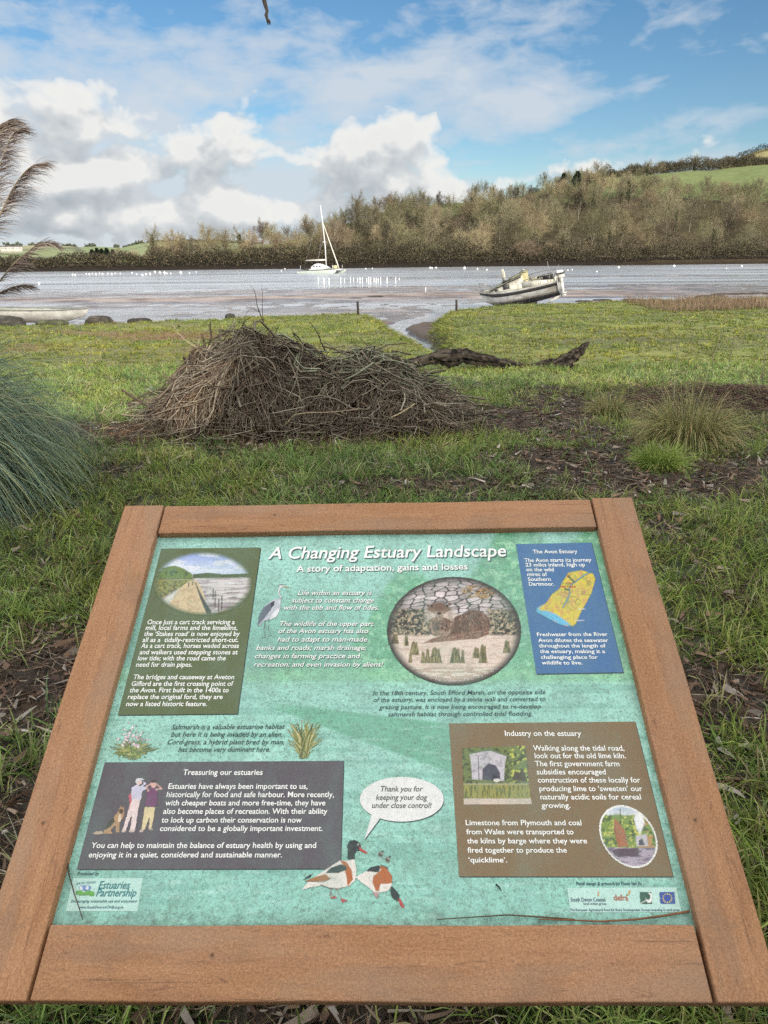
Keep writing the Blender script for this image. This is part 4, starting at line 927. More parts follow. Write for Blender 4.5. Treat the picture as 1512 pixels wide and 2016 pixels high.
# 9 lime kiln picture
A_ = Art(900, 1052, 1462, 1592, .0010, (190, 180, 168))
def Fp(x, y): return (860 + x / 2.8, 1400 + y / 2.8)
def FPs(*p): return [Fp(*q_) for q_ in p]
A_.put(sst(1545, 1541, A_.y), (110, 122, 66)); A_.put(sst(.5, .62, A_.n(.18, .2, 41)) * sst(1545, 1541, A_.y), (66, 74, 42)); A_.put(sst(.55, .68, A_.n(.2, .22, 42)) * sst(1545, 1541, A_.y) * sst(1000, 1005, A_.x), (186, 190, 86))
A_.poly(FPs((180, 235), (240, 215), (330, 225), (385, 250), (375, 290), (370, 385), (195, 378), (190, 300)), (196, 190, 196)); A_.put(sst(.56, .66, A_.n(.14, .16, 43)) * (emask(A_, 958, 1507, 34, 28) < 1) * .7, (150, 144, 150))
A_.poly(FPs((250, 380), (252, 320), (285, 288), (325, 300), (348, 340), (350, 385)), (70, 68, 84)); A_.poly(FPs((300, 380), (310, 350), (335, 360), (338, 385)), (40, 40, 50)); A_.ell(*Fp(330, 382), 7, 3.5, (216, 210, 204)); A_.line(FPs((228, 250), (232, 378)), 1.5, (90, 84, 92))
A_.line(FPs((185, 232), (290, 212), (400, 250)), 4, (96, 116, 76)); A_.poly(FPs((415, 380), (430, 330), (450, 345), (475, 320), (500, 390)), (74, 58, 44))
A_.put(sst(1543, 1546, A_.y) * sst(1574, 1571, A_.y), (150, 146, 74)); A_.put(sst(.5, .62, A_.n(.5, .08, 44)) * sst(1545, 1548, A_.y) * sst(1574, 1570, A_.y), (96, 100, 48)); A_.put(sst(1572, 1574, A_.y), (206, 190, 176))
A_.done('kiln_picture', inside(A_.x, A_.y, np.array(FPs((137, 203), (487, 190), (524, 516), (148, 518)))))

# 10 barge oval
A_ = Art(1176, 1300, 1580, 1714, .0010, (214, 218, 222))
ct_ = Fp(1055, 693); ang = radians(14); dx_, dy_ = A_.x - ct_[0], A_.y - ct_[1]; q = np.hypot((dx_ * cos(ang) - dy_ * -sin(ang) * 0 - dy_ * .24) / 53.5, dy_ / 61.5)
A_.put(sst(1605, 1585, A_.y) * .6, (150, 180, 222)); tm = sst(1606, 1610, A_.y + 6 * A_.n(.1, 0, 50)) * sst(1672, 1668, A_.y)
A_.put(tm, (122, 146, 66)); A_.put(tm * sst(.5, .6, A_.n(.15, .15, 51)), (74, 92, 46)); A_.put(tm * sst(.6, .68, A_.n(.2, .2, 52)), (196, 196, 96)); A_.put(tm * sst(1250, 1262, A_.x) * sst(.4, .5, A_.n(.1, .1, 53)) * .8, (196, 140, 90))
A_.put(sst(1668, 1671, A_.y), (176, 160, 176)); A_.put(sst(1668, 1671, A_.y) * sst(.5, .6, A_.n(.04, .3, 54)), (112, 92, 120)); A_.poly(FPs((1085, 590), (1110, 545), (1130, 560), (1145, 620), (1120, 680), (1100, 650)), (232, 232, 232), 2)
A_.poly(FPs((1095, 690), (1155, 678), (1165, 745), (1100, 745)), (196, 190, 196)); A_.poly(FPs((1112, 742), (1114, 712), (1132, 704), (1146, 742)), (74, 70, 86))
A_.poly(FPs((978, 590), (1000, 610), (1035, 660), (1056, 745), (1000, 752), (985, 700), (975, 650)), (150, 88, 58)); A_.put(inside(A_.x, A_.y, np.array(FPs((978, 590), (1035, 660), (1056, 745), (1000, 752)))) * .5 * A_.n(.06, .3, 55), (206, 140, 96)); A_.line(FPs((1010, 540), (1012, 590)), 1.4, (70, 54, 50))
A_.poly(FPs((968, 770), (1000, 758), (1112, 755), (1110, 800), (1000, 806), (975, 792)), (84, 54, 74))
A_.put(sst(.93, .96, q), (238, 236, 230)); A_.done('barge_picture', q < 1.02, .0010)
# 11 logos
A_ = Art(144, 192, 1730, 1772, .0009)
A_.poly([(148, 1762), (150, 1754), (158, 1752), (166, 1756), (176, 1752), (187, 1756), (187, 1764)], (96, 168, 60)); A_.ell(168, 1748, 13, 6, (110, 140, 196)); A_.ell(160, 1749, 3, 4, (226, 230, 240)); A_.ell(172, 1748, 3, 4, (226, 230, 240)); A_.line([(148, 1765), (168, 1762), (188, 1766)], 1.5, (80, 150, 60)); A_.done('logo_picture', z=.0008)
A_ = Art(1160, 1336, 1746, 1786, .0009)
def sq(x0, x1, y0, y1): return FPs((x0, y0), (x1 - 6, y0), (x1, y1), (x0 + 6, y1))
A_.poly(sq(1115, 1188, 997, 1067), (36, 84, 70)); A_.ell(*Fp(1170, 1030), 7, 10, (232, 232, 226)); A_.ell(*Fp(1163, 1024), 4.5, 6.5, (36, 84, 70)); A_.line(FPs((1120, 1062), (1160, 1040)), 1.4, (232, 232, 226))
A_.poly(sq(1224, 1316, 997, 1067), (44, 72, 156))
for k_ in range(12): A_.ell(*Fp(1270 + 24 * cos(k_ * pi / 6), 1032 + 24 * sin(k_ * pi / 6)), 1.4, 1.3, (226, 206, 76), soft=.3)
A_.ell(*Fp(890, 1008), 2.2, 6, (206, 166, 96), soft=.3); A_.ell(*Fp(1060, 1002), 2.6, 6, (206, 150, 70), 20, .3); A_.ell(*Fp(1048, 1015), 1.6, 4, (120, 150, 90), -20, .3)
A_.line(FPs((735, 1083), (1335, 1080)), .8, (60, 90, 110)); A_.done('logo_picture', z=.0008)
# ------------------------------------------------------------------ grass, litter
def gz(x, y): return ground_z(x, y)
def pick(pal, n, w=None):
    pal = np.array(pal); return pal[rng.choice(len(pal), n, p=w)]
def scatter(n, y0, y1, half=lambda y: .62 * y + .7, power=0):
    y = y0 + (y1 - y0) * rng.random(n) ** (1 / (1 - power)) if power else y0 + (y1 - y0) * rng.random(n)
    x = rng.uniform(-1, 1, n) * half(y); return x, y
TIP = [(.33, .45, .12), (.23, .37, .10), (.45, .52, .18), (.17, .29, .10), (.62, .56, .31), (.29, .46, .10)]
def rnd_dir(n, up):
    a = rng.uniform(0, 2 * pi, n); d = np.stack([np.cos(a), np.sin(a), np.zeros(n)], -1) * (1 - up)[:, None]; d[:, 2] = up; return unit(d)
def grass_field(name, ntuft, per, y0, y1, L, W, half, mask, power=0, lay=1.0):
    x, y = scatter(ntuft, y0, y1, half, power)
    keep = rng.random(len(x)) < mask(x, y); x, y = x[keep], y[keep]
    n = len(x); tint = rng.normal(1, .16, n)[:, None]; tl = np.clip(rng.normal(1, .25, n), .5, 1.7)
    tone = pick(TIP, n, [.28, .24, .16, .14, .06, .12]) * (.62 + .8 * fbm(x * .8, y * .8, 99, 3))[:, None]
    yel = sst(.5, .7, fbm(x * .6 + 9, y * .6, 89, 3))[:, None] * .6; tone = tone * (1 - yel) + tone * np.array([1.35, 1.1, .8]) * yel
    lx = np.repeat(x, per) + rng.normal(0, .022, n * per) * (1 + np.repeat(y, per) * .08); ly = np.repeat(y, per) + rng.normal(0, .022, n * per) * (1 + np.repeat(y, per) * .08)
    z = gz(lx, ly) - .006; m = len(lx)
    up = rng.uniform(.35, .95, m); D = rnd_dir(m, up)
    # blades of a tuft lean partly the same way
    ta = np.repeat(rng.uniform(0, 2 * pi, n), per); D[:, 0] += .45 * np.cos(ta); D[:, 1] += .45 * np.sin(ta)
    ln = L * np.repeat(tl, per) * rng.uniform(.45, 1.3, m)
    ct = np.repeat(tone * tint, per, 0) * rng.uniform(.7, 1.3, (m, 1)); dead = rng.random(m) < .10; ct[dead] = pick([(.34, .27, .14), (.22, .15, .08), (.42, .36, .22)], dead.sum())
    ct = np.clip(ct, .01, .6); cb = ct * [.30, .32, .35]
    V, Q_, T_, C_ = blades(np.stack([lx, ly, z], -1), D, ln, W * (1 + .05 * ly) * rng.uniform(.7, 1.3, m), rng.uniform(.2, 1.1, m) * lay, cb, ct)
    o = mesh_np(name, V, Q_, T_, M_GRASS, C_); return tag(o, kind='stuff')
def near_mask(x, y):
    m = 1 - np.minimum(bare(x, y) * 1.12, .97)
    pile = np.exp(-(((x + .95) / 1.75) ** 2 + ((y - 7.85) / .80) ** 2) ** 2); m = m * (1 - pile)
    for i in range(1):
        a, b, sx, sy = puddle_c(i); m = m * (1 - np.exp(-((((x - a) / sx) ** 2 + ((y - b) / sy) ** 2) / 1.6) ** 2))
    m = m * (.45 + .9 * fbm(x * 1.5, y * 1.5, 90, 3))
    return np.clip(m, 0, 1) * (land_sd(x, y) > -.05)
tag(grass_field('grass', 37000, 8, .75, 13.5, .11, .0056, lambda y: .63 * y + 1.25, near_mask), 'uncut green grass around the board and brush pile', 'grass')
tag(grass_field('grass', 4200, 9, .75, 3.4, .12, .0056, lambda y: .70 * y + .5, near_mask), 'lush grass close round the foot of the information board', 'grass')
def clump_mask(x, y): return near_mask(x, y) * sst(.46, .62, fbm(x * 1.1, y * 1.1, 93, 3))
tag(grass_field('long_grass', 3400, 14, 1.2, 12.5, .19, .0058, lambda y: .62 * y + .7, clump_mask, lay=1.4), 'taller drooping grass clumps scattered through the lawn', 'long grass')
n0 = 2600; x, y = scatter(n0, .85, 7.5); k_ = rng.random(n0) < .25 + .75 * bare(x, y); x, y = x[k_], y[k_]; n = len(x)
ct = pick([(.30, .24, .19), (.20, .13, .09), (.40, .35, .30), (.12, .08, .06), (.26, .17, .11)], n) * rng.uniform(.7, 1.2, (n, 1))
V, Q_, T_, C_ = blades(np.stack([x, y, gz(x, y) + .02 + rng.random(n) * .03], -1), rnd_dir(n, rng.uniform(-.1, .35, n)), rng.uniform(.05, .11, n), rng.uniform(.014, .03, n), rng.uniform(-.6, .9, n), ct, ct * .85, K=4)
tag(mesh_np('curled_leaves', V, Q_, T_, M_LEAF, C_), 'larger curled dead leaves caught in the grass', 'dead leaves', kind='stuff')
def marsh_mask(x, y):
    s = land_sd(x, y); return (s > -.42) * (.55 + .6 * fbm(x * .8, y * .8, 91, 3)) * (1 - .75 * sst(.42, .6, fbm(x * .35, y * .5, 54, 4)) * (x < -2) * (y > 16) * (y < 21.5))
TIP_SAVE = TIP
TIP = [(.28, .34, .06), (.20, .27, .045), (.38, .40, .08), (.13, .20, .04), (.45, .39, .16), (.32, .37, .065)]
tag(grass_field('marsh_turf', 30000, 8, 12.5, 38, .075, .009, lambda y: .62 * y + 2, marsh_mask, lay=1.3), 'short green saltmarsh turf on both sides of the creek', 'marsh turf')
# turf lip that hangs over the creek bank and marsh edge
sg = []
for i_ in range(len(PL) - 1):
    L_ = np.linalg.norm(PL[i_ + 1] - PL[i_]); k_ = int(min(L_, 60) * 120)
    if np.abs(PL[i_][0]) > 45: continue
    f_ = rng.random(k_)[:, None]; sg.append(PL[i_] + (PL[i_ + 1] - PL[i_]) * f_ + rng.normal(0, .22, (k_, 2)))
sg = np.vstack(sg); s_ = land_sd(sg[:, 0], sg[:, 1]); sg = sg[(s_ > -.5) & (s_ < .35)]; n = len(sg)
e_ = .05; gx_ = (land_sd(sg[:, 0] + e_, sg[:, 1]) - land_sd(sg[:, 0] - e_, sg[:, 1])); gy_ = (land_sd(sg[:, 0], sg[:, 1] + e_) - land_sd(sg[:, 0], sg[:, 1] - e_))
D = unit(np.stack([-gx_, -gy_, np.full(n, .07)], -1) + rng.normal(0, .25, (n, 3)) * .1); D[:, 2] = np.abs(D[:, 2])
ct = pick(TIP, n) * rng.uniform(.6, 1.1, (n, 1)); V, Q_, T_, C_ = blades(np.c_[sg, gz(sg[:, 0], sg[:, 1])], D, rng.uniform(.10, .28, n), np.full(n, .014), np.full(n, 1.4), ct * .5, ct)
tag(mesh_np('turf_fringe', V, Q_, T_, M_GRASS, C_), 'long grass drooping over the cut creek banks', 'grass fringe', kind='stuff')
TIP = TIP_SAVE

# reddish saltmarsh plants (left) and the dry brown bed by the water (right)
x, y = scatter(30000, 14.8, 22, lambda y: .62 * y + 2); r_ = sst(.40, .56, fbm(x * .35, y * .5, 54, 4)) * (x < -2.2) * sst(15.0, 16.5, y) * (1 - sst(20.5, 22, y)) * (land_sd(x, y) > .3)
k_ = rng.random(len(x)) < r_; x, y = x[k_], y[k_]; n = len(x)
ct = pick([(.30, .19, .08), (.36, .25, .12), (.22, .13, .07), (.34, .30, .10), (.26, .28, .07)], n) * rng.uniform(.7, 1.2, (n, 1))
V, Q_, T_, C_ = blades(np.stack([x, y, gz(x, y)], -1), rnd_dir(n, rng.uniform(.5, .95, n)), rng.uniform(.04, .13, n), np.full(n, .010), rng.uniform(0, .8, n), ct * .5, ct)
tag(mesh_np('saltmarsh_plants', V, Q_, T_, M_GRASS, C_), 'rust-brown low saltmarsh plants on the marsh turf', 'saltmarsh plants', kind='stuff')
c0, c1 = gp(1340, 612, ZM), gp(1340, 594, ZM)
x = rng.uniform(c0[0] - .6, c0[0] + 14, 15000); y = rng.uniform(c0[1] - .8, c1[1] - .4, 15000); k_ = (land_sd(x, y) > .1) & (rng.random(15000) < sst(.3, .55, fbm(x * .5, y * .5, 95, 3)) + .25); x, y = x[k_], y[k_]; n = len(x)
ct = pick([(.26, .17, .11), (.34, .24, .16), (.20, .13, .09), (.40, .30, .19)], n) * rng.uniform(.7, 1.2, (n, 1))
V, Q_, T_, C_ = blades(np.stack([x, y, gz(x, y)], -1), rnd_dir(n, rng.uniform(.75, .98, n)), rng.uniform(.12, .42, n) * (.5 + fbm(x * .9, y * .9, 98, 3)), np.full(n, .014), rng.uniform(0, .9, n), ct * .6, ct)
tag(mesh_np('dry_reeds', V, Q_, T_, M_GRASS, C_), 'low bed of dry reddish-brown reeds at the water edge', 'reeds', kind='stuff')

# dead leaves, stems and bark lying on the bare earth
def lit_w(x, y):
    pile = np.exp(-(((x + .95) / 2.2) ** 2 + ((y - 7.6) / 1.2) ** 2) ** 2)
    return np.clip(bare(x, y) * 1.0 + .10 + pile * .6, 0, 1) * (land_sd(x, y) > 0)
x, y = scatter(105000, .75, 12.5, lambda y: .63 * y + 1.2); k_ = rng.random(len(x)) < lit_w(x, y); x, y = x[k_], y[k_]; n = len(x)
ct = pick([(.15, .095, .065), (.09, .06, .042), (.27, .20, .15), (.36, .31, .25), (.20, .12, .08), (.05, .036, .028), (.50, .46, .40)], n, [.22, .24, .14, .07, .13, .17, .03]) * rng.uniform(.7, 1.25, (n, 1))
V, Q_, T_, C_ = blades(np.stack([x, y, gz(x, y) + .004 + rng.random(n) * .02], -1), rnd_dir(n, rng.uniform(-.05, .28, n)), rng.uniform(.03, .10, n) * (1 + .02 * y), rng.uniform(.004, .013, n) * (1 + .04 * y), rng.uniform(-.3, .5, n), ct, ct * .9)
tag(mesh_np('leaf_litter', V, Q_, T_, M_LEAF, C_), 'brown dead leaves scattered over the bare trodden earth', 'leaf litter', kind='stuff')
x, y = scatter(9000, .8, 12.5); k_ = rng.random(len(x)) < lit_w(x, y) * .9; x, y = x[k_], y[k_]; n = len(x)
a = rng.uniform(0, 2 * pi, n); L_ = rng.uniform(.08, .32, n); mm = np.linspace(-.5, .5, 5); P = np.zeros((n, 5, 3))
cv = rng.normal(0, .12, n)
P[:, :, 0] = x[:, None] + np.cos(a)[:, None] * L_[:, None] * mm - np.sin(a)[:, None] * (cv * L_)[:, None] * (mm ** 2 * 4); P[:, :, 1] = y[:, None] + np.sin(a)[:, None] * L_[:, None] * mm + np.cos(a)[:, None] * (cv * L_)[:, None] * (mm ** 2 * 4)
P[:, :, 2] = gz(P[:, :, 0], P[:, :, 1]) + .012 + rng.random((n, 1)) * .015 + rng.normal(0, .15, (n, 1)) * L_[:, None] * mm * .3
V, Q_ = tubes(P, np.repeat((rng.uniform(.0012, .004, n))[:, None], 5, 1) * np.array([1, .95, .9, .75, .5]), 4)
cc = pick([(.14, .10, .07), (.08, .055, .04), (.26, .21, .16), (.38, .32, .24)], n, [.4, .3, .2, .1]); C_ = np.repeat(cc, 20, 0)
tag(mesh_np('fallen_twigs', V, Q_, None, M_STICK, C_), 'thin dead twigs strewn among leaves and grass', 'twigs', kind='stuff')

# ------------------------------------------------------------------ brushwood pile
def top_h(x):
    return np.interp(x, [-3.0, -2.75, -2.45, -2.28, -2.15, -1.95, -1.7, -1.4, -1.15, -.9, -.7, -.4, -.1, .15, .4, .65, .9, 1.1, 1.3], [0, .08, .20, .36, .62, .74, .80, .80, .74, .60, .54, .62, .60, .52, .40, .30, .18, .06, 0])
def pile_z(x, y):
    hx = top_h(x); yc = 7.85 + .12 * x * .2; dy = np.where(y < yc, (y - yc) / (.84 + .1 * np.sin(x * 3)), (y - yc) / .95)
    return gz(x, y) + hx * np.clip(1 - np.abs(dy) ** 2.6, 0, 1) * (.50 + 1.02 * fbm(x * 2.2, y * 2.4, 80, 4))
pile = tag(empty('brushwood_pile', (-.95, 7.8, -.15)), 'big tangled pile of cut branches and dry stems on the grass', 'brushwood pile')
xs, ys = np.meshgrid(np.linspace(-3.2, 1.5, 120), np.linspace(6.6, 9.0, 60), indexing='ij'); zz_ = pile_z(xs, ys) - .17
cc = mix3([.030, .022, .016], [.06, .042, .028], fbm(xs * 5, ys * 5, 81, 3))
M_DARK = vmat('dark_heap_core', .95, .1, 20, .5, 1.3, bs=.8, bd=.05)  # dark brown core that shows in the gaps between the sticks
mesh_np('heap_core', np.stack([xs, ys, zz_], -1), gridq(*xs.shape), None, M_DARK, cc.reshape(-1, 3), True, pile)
def sticks(n, Lr, Rr_, pal, wts=None, xr=(-2.9, 1.1), lift=.05, down=.6, curl=.25, yr=(6.98, 8.6), wf=None, seg=6, up=0.0):
    x = rng.uniform(*xr, n); y = rng.uniform(*yr, n)
    k = rng.random(n) < np.clip(top_h(x) * 2.4, .05, 1); x, y = x[k], y[k]; n = len(x)
    if wf is not None: k = rng.random(n) < wf(x, y); x, y = x[k], y[k]; n = len(x)
    a = rng.uniform(0, 2 * pi, n); e = .04
    gx = (pile_z(x + e, y) - pile_z(x - e, y)) / (2 * e); gy = (pile_z(x, y + e) - pile_z(x, y - e)) / (2 * e)
    dx = np.cos(a) - gx * down * 2; dy = np.sin(a) - gy * down * 2; nn = np.hypot(dx, dy); dx /= nn; dy /= nn
    L = rng.uniform(*Lr, n); c1 = rng.normal(0, curl, n); c2 = rng.normal(0, curl, n); lf = rng.uniform(-.04, lift, n); tp = rng.normal(up, .22, n)
    s = np.linspace(-.5, .5, seg); P = np.zeros((n, seg, 3))
    off = (c1[:, None] * (s ** 2 * 4 - .3) + c2[:, None] * np.sin(s * 7)) * L[:, None] * .35
    P[:, :, 0] = x[:, None] + dx[:, None] * L[:, None] * s - dy[:, None] * off; P[:, :, 1] = y[:, None] + dy[:, None] * L[:, None] * s + dx[:, None] * off
    zs = pile_z(P[:, :, 0], P[:, :, 1]); zc = zs.mean(1, keepdims=True) + 0 * zs
    P[:, :, 2] = zs * .6 + zc * .4 + lf[:, None] + tp[:, None] * L[:, None] * s + rng.normal(0, .012, (n, seg))
    R = rng.uniform(*Rr_, n)[:, None] * np.linspace(1.1, .45, seg)
    V, Q = tubes(P, R, 4); c = pick(pal, n, wts) * rng.uniform(.7, 1.25, (n, 1)); return V, Q, np.repeat(c, seg * 4, 0)
BR = [(.15, .125, .098), (.25, .215, .17), (.085, .068, .053), (.42, .37, .29), (.18, .125, .09), (.04, .033, .027)]
mb = MB()
for a_ in (dict(n=1100, Lr=(.2, .6), Rr_=(.002, .0042), pal=[(.36, .30, .22), (.24, .19, .14), (.14, .10, .075), (.45, .38, .28)], down=1.6, curl=.18, lift=.09, yr=(7.0, 7.7), xr=(-2.3, .9)), dict(n=3400, Lr=(.2, .75), Rr_=(.002, .0048), pal=BR, wts=[.3, .22, .2, .08, .12, .08], down=.5),
           dict(n=2600, Lr=(.12, .4), Rr_=(.0018, .0036), pal=[(.18, .10, .065), (.26, .16, .10), (.11, .065, .045), (.40, .30, .19)], down=.2, yr=(6.85, 7.4), lift=.03),
           dict(n=1300, Lr=(.3, 1.1), Rr_=(.003, .008), pal=BR, wts=[.25, .3, .15, .15, .1, .05], down=.7, lift=.10, xr=(-2.4, 1.0), curl=.4)):
    V, Q_, C_ = sticks(**a_); mb.add(V, Q_, col=C_)
V, Q_, C_ = sticks(420, (.22, .6), (.0018, .005), BR + [(.30, .25, .19)], down=.1, lift=.16, xr=(-2.5, 1.0), yr=(7.2, 8.5), curl=.5, up=.75); mb.add(V, Q_, col=C_)
mb.build('tangled_stems', M_STICK, pile)
n = 2600; x = rng.uniform(-2.6, 1.0, n); y = rng.uniform(6.95, 7.9, n); z = pile_z(x, y) - .03; k = fbm(x * 3, y * 3, 84, 3) > .52; x, y, z = x[k], y[k], z[k]; n = len(x)
ct = pick([(.16, .20, .08), (.22, .24, .11), (.34, .31, .19), (.10, .13, .06)], n); V, Q_, T_, C_ = blades(np.stack([x, y, z], -1), rnd_dir(n, rng.uniform(.1, .8, n)), rng.uniform(.06, .22, n), np.full(n, .006), rng.uniform(.2, 1.0, n), ct * .6, ct)
mesh_np('grass_in_the_heap', V, Q_, T_, M_GRASS, C_, parent=pile)
mb = MB()
V, Q_, C_ = sticks(200, (.4, 1.1), (.006, .013), [(.16, .125, .095), (.10, .075, .055), (.25, .21, .16)], down=.15, lift=.18, xr=(-2.2, .9), yr=(7.0, 8.6), seg=8, curl=.5); mb.add(V, Q_, col=C_)
V, Q_, C_ = sticks(260, (.25, .8), (.005, .012), [(.24, .25, .17), (.30, .31, .22), (.17, .17, .12), (.13, .105, .08)], down=.1, lift=.20, xr=(-.9, .55), yr=(7.5, 8.6), seg=7, curl=.45); mb.add(V, Q_, col=C_)
mb.build('cut_branches', M_STICK, pile)
def px_branch(name, pts, Y, r0, r1, col, parent, mat=None, n=6, Ys=None):
    P = np.array([yp(x, y, Y if Ys is None else Ys[i]) for i, (x, y) in enumerate(pts)])
    t0 = np.linspace(0, 1, len(P)); t1 = np.linspace(0, 1, len(P) * 3)
    P = np.stack([np.interp(t1, t0, P[:, k]) for k in range(3)], 1); P[1:-1] += rng.normal(0, r0 * .35, P[1:-1].shape)
    m = MB(); m.tube(P, np.linspace(r0, r1, len(P)), n, col=col); return m
for pts, Y, r0, r1, c_ in [
    ([(548, 690), (540, 660), (520, 640), (506, 600), (502, 575), (492, 560)], 8.0, .009, .002, (.10, .08, .06)), ([(512, 615), (498, 607), (484, 604)], 8.0, .004, .0015, (.10, .08, .06)), ([(519, 640), (516, 610), (517, 585), (515, 562)], 8.0, .005, .0015, (.12, .09, .07)),
    ([(412, 680), (416, 660), (414, 634)], 7.9, .013, .009, (.08, .06, .045)), ([(404, 684), (400, 664), (396, 655)], 7.9, .012, .009, (.10, .07, .05)), ([(460, 690), (459, 660), (461, 628)], 7.8, .006, .005, (.45, .40, .33)), ([(395, 690), (365, 670), (350, 655), (338, 634)], 7.7, .007, .002, (.36, .30, .22)),
    ([(640, 690), (630, 668), (622, 650), (610, 634)], 8.0, .010, .003, (.12, .10, .07)), ([(595, 700), (585, 670), (576, 655), (578, 640)], 7.8, .007, .002, (.12, .09, .07)), ([(700, 720), (690, 700), (660, 688), (632, 668)], 7.8, .014, .005, (.22, .22, .15)),
    ([(240, 768), (262, 782), (285, 796), (300, 806)], 7.3, .014, .010, (.11, .085, .065)), ([(320, 740), (335, 745), (350, 742), (372, 734)], 7.5, .008, .003, (.16, .12, .09)), ([(770, 822), (792, 812), (816, 795)], 6.9, .008, .006, (.60, .48, .30)), ([(560, 838), (580, 815), (640, 812), (705, 806)], 6.9, .006, .004, (.46, .36, .24)),
    ([(262, 770), (258, 735), (255, 712)], 7.9, .003, .0015, (.10, .08, .06)), ([(380, 720), (376, 700), (382, 690), (400, 682)], 7.7, .020, .012, (.09, .065, .05)), ([(470, 700), (520, 690), (560, 712), (600, 740)], 7.5, .013, .006, (.17, .13, .10)), ([(430, 740), (470, 700), (530, 705), (560, 760)], 7.3, .008, .004, (.40, .34, .26))]:
    px_branch('branch', pts, Y, r0, r1, c_, pile).build('branch', M_STICK, pile)

# ------------------------------------------------------------------ fallen trunk
def trunk(name, pts, Ys, rad, parent=None, mat=None, seed=0, n=26, sub=16, amp=.3):
    P = np.array([yp(x, y, Y) for (x, y), Y in zip(pts, Ys)]); t0 = np.linspace(0, 1, len(P)); t1 = np.linspace(0, 1, len(P) * sub)
    P = np.stack([np.interp(t1, t0, P[:, k]) for k in range(3)], 1); k3 = np.ones(5) / 5
    for k in range(3): P[:, k] = np.convolve(np.pad(P[:, k], 2, 'edge'), k3, 'valid')
    R = np.interp(t1, t0, rad)
    V, Q = tubes(P[None], R[None], n); V = V.reshape(len(P), n, 3); ctr = P[:, None]
    a = np.arange(n) / n * 2 * pi; ridg = vn(np.broadcast_to(np.cos(a) * 3 + 5, (len(P), n)), np.broadcast_to(np.sin(a) * 3 + 5, (len(P), n)) + t1[:, None] * 4, seed) - .5
    lump = fbm(t1[:, None] * 34 + 0 * a, np.sin(a)[None] * 3 + 4 + np.cos(a)[None] * 2 + 0 * t1[:, None], seed + 3, 5) - .5
    V = ctr + (V - ctr) * (1 + amp * ridg + amp * 1.3 * lump)[..., None]
    T = []; base = len(P) * n; Vf = np.vstack([V.reshape(-1, 3), P[0], P[-1] + (P[-1] - P[-2]) * .6])
    for i in range(n): T.append([base, (i + 1) % n, i]); T.append([base + 1, base - n + i, base - n + (i + 1) % n])
    c = mix3([.008, .007, .006], [.075, .062, .05], sst(.35, .65, fbm(t1[:, None] * 40 + 0 * a, a[None] * 4 + 0 * t1[:, None], seed + 9, 4))).reshape(-1, 3)
    return mesh_np(name, Vf, Q, T, mat, np.vstack([c, [[.3, .22, .14]] * 2]), True, parent)
M_LOG = vmat('rough_bark', .9, .2, 45, .45, 1.5, bs=1.0, bd=.02)
log = tag(empty('fallen_trunk', (2.2, 13.4, -.3)), 'dark fallen tree trunk lying across the grass with an upturned broken end', 'fallen trunk')
trunk('trunk', [(770, 716), (820, 712), (870, 703), (905, 700), (950, 708), (1000, 716), (1040, 722), (1085, 716), (1120, 704), (1142, 690), (1160, 672)], [12.6, 12.8, 13, 13.2, 13.3, 13.4, 13.4, 13.4, 13.4, 13.4, 13.4], [.04, .07, .11, .13, .10, .08, .05, .09, .11, .085, .02], log, M_LOG, 3, amp=1.0)
trunk('broken_limb', [(893, 700), (900, 692), (908, 686)], [13.1, 13.1, 13.1], [.06, .05, .015], log, M_LOG, 8, 10)
trunk('broken_limb', [(1100, 722), (1118, 722), (1130, 716)], [13.3, 13.2, 13.1], [.05, .05, .03], log, M_LOG, 12, 10)
px_branch('', [(822, 716), (760, 720), (700, 706), (672, 690)], 12.4, .05, .02, (.12, .10, .07), None).build('branch', M_STICK, log)

# ------------------------------------------------------------------ pampas clump at the left
PB = np.array([-3.62, 4.75]); pz = float(gz(np.array([PB[0]]), np.array([PB[1]]))[0])
pam = tag(empty('pampas_grass', (PB[0], PB[1], pz)), 'huge clump of blue-green pampas grass with arching leaves and brown plumes', 'pampas grass')
n = 12000; a = rng.uniform(0, 2 * pi, n); rr = .42 * np.sqrt(rng.random(n)); P = np.stack([PB[0] + rr * np.cos(a), PB[1] + rr * np.sin(a), np.full(n, pz)], -1)
el_ = np.radians(np.clip(rng.normal(58, 16, n), 22, 88)); a2 = a + rng.normal(0, .35, n)
D = np.stack([np.cos(a2) * np.cos(el_), np.sin(a2) * np.cos(el_), np.sin(el_)], -1)
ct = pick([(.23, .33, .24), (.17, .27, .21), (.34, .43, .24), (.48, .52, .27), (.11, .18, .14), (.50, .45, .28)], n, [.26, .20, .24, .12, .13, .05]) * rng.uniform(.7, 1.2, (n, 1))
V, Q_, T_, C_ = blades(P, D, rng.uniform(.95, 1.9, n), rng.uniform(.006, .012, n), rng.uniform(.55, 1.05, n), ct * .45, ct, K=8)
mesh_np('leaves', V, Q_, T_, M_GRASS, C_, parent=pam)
M_PLUME = vmat('plume', .9, .1, 20, .75, 1.2, trans=.2)
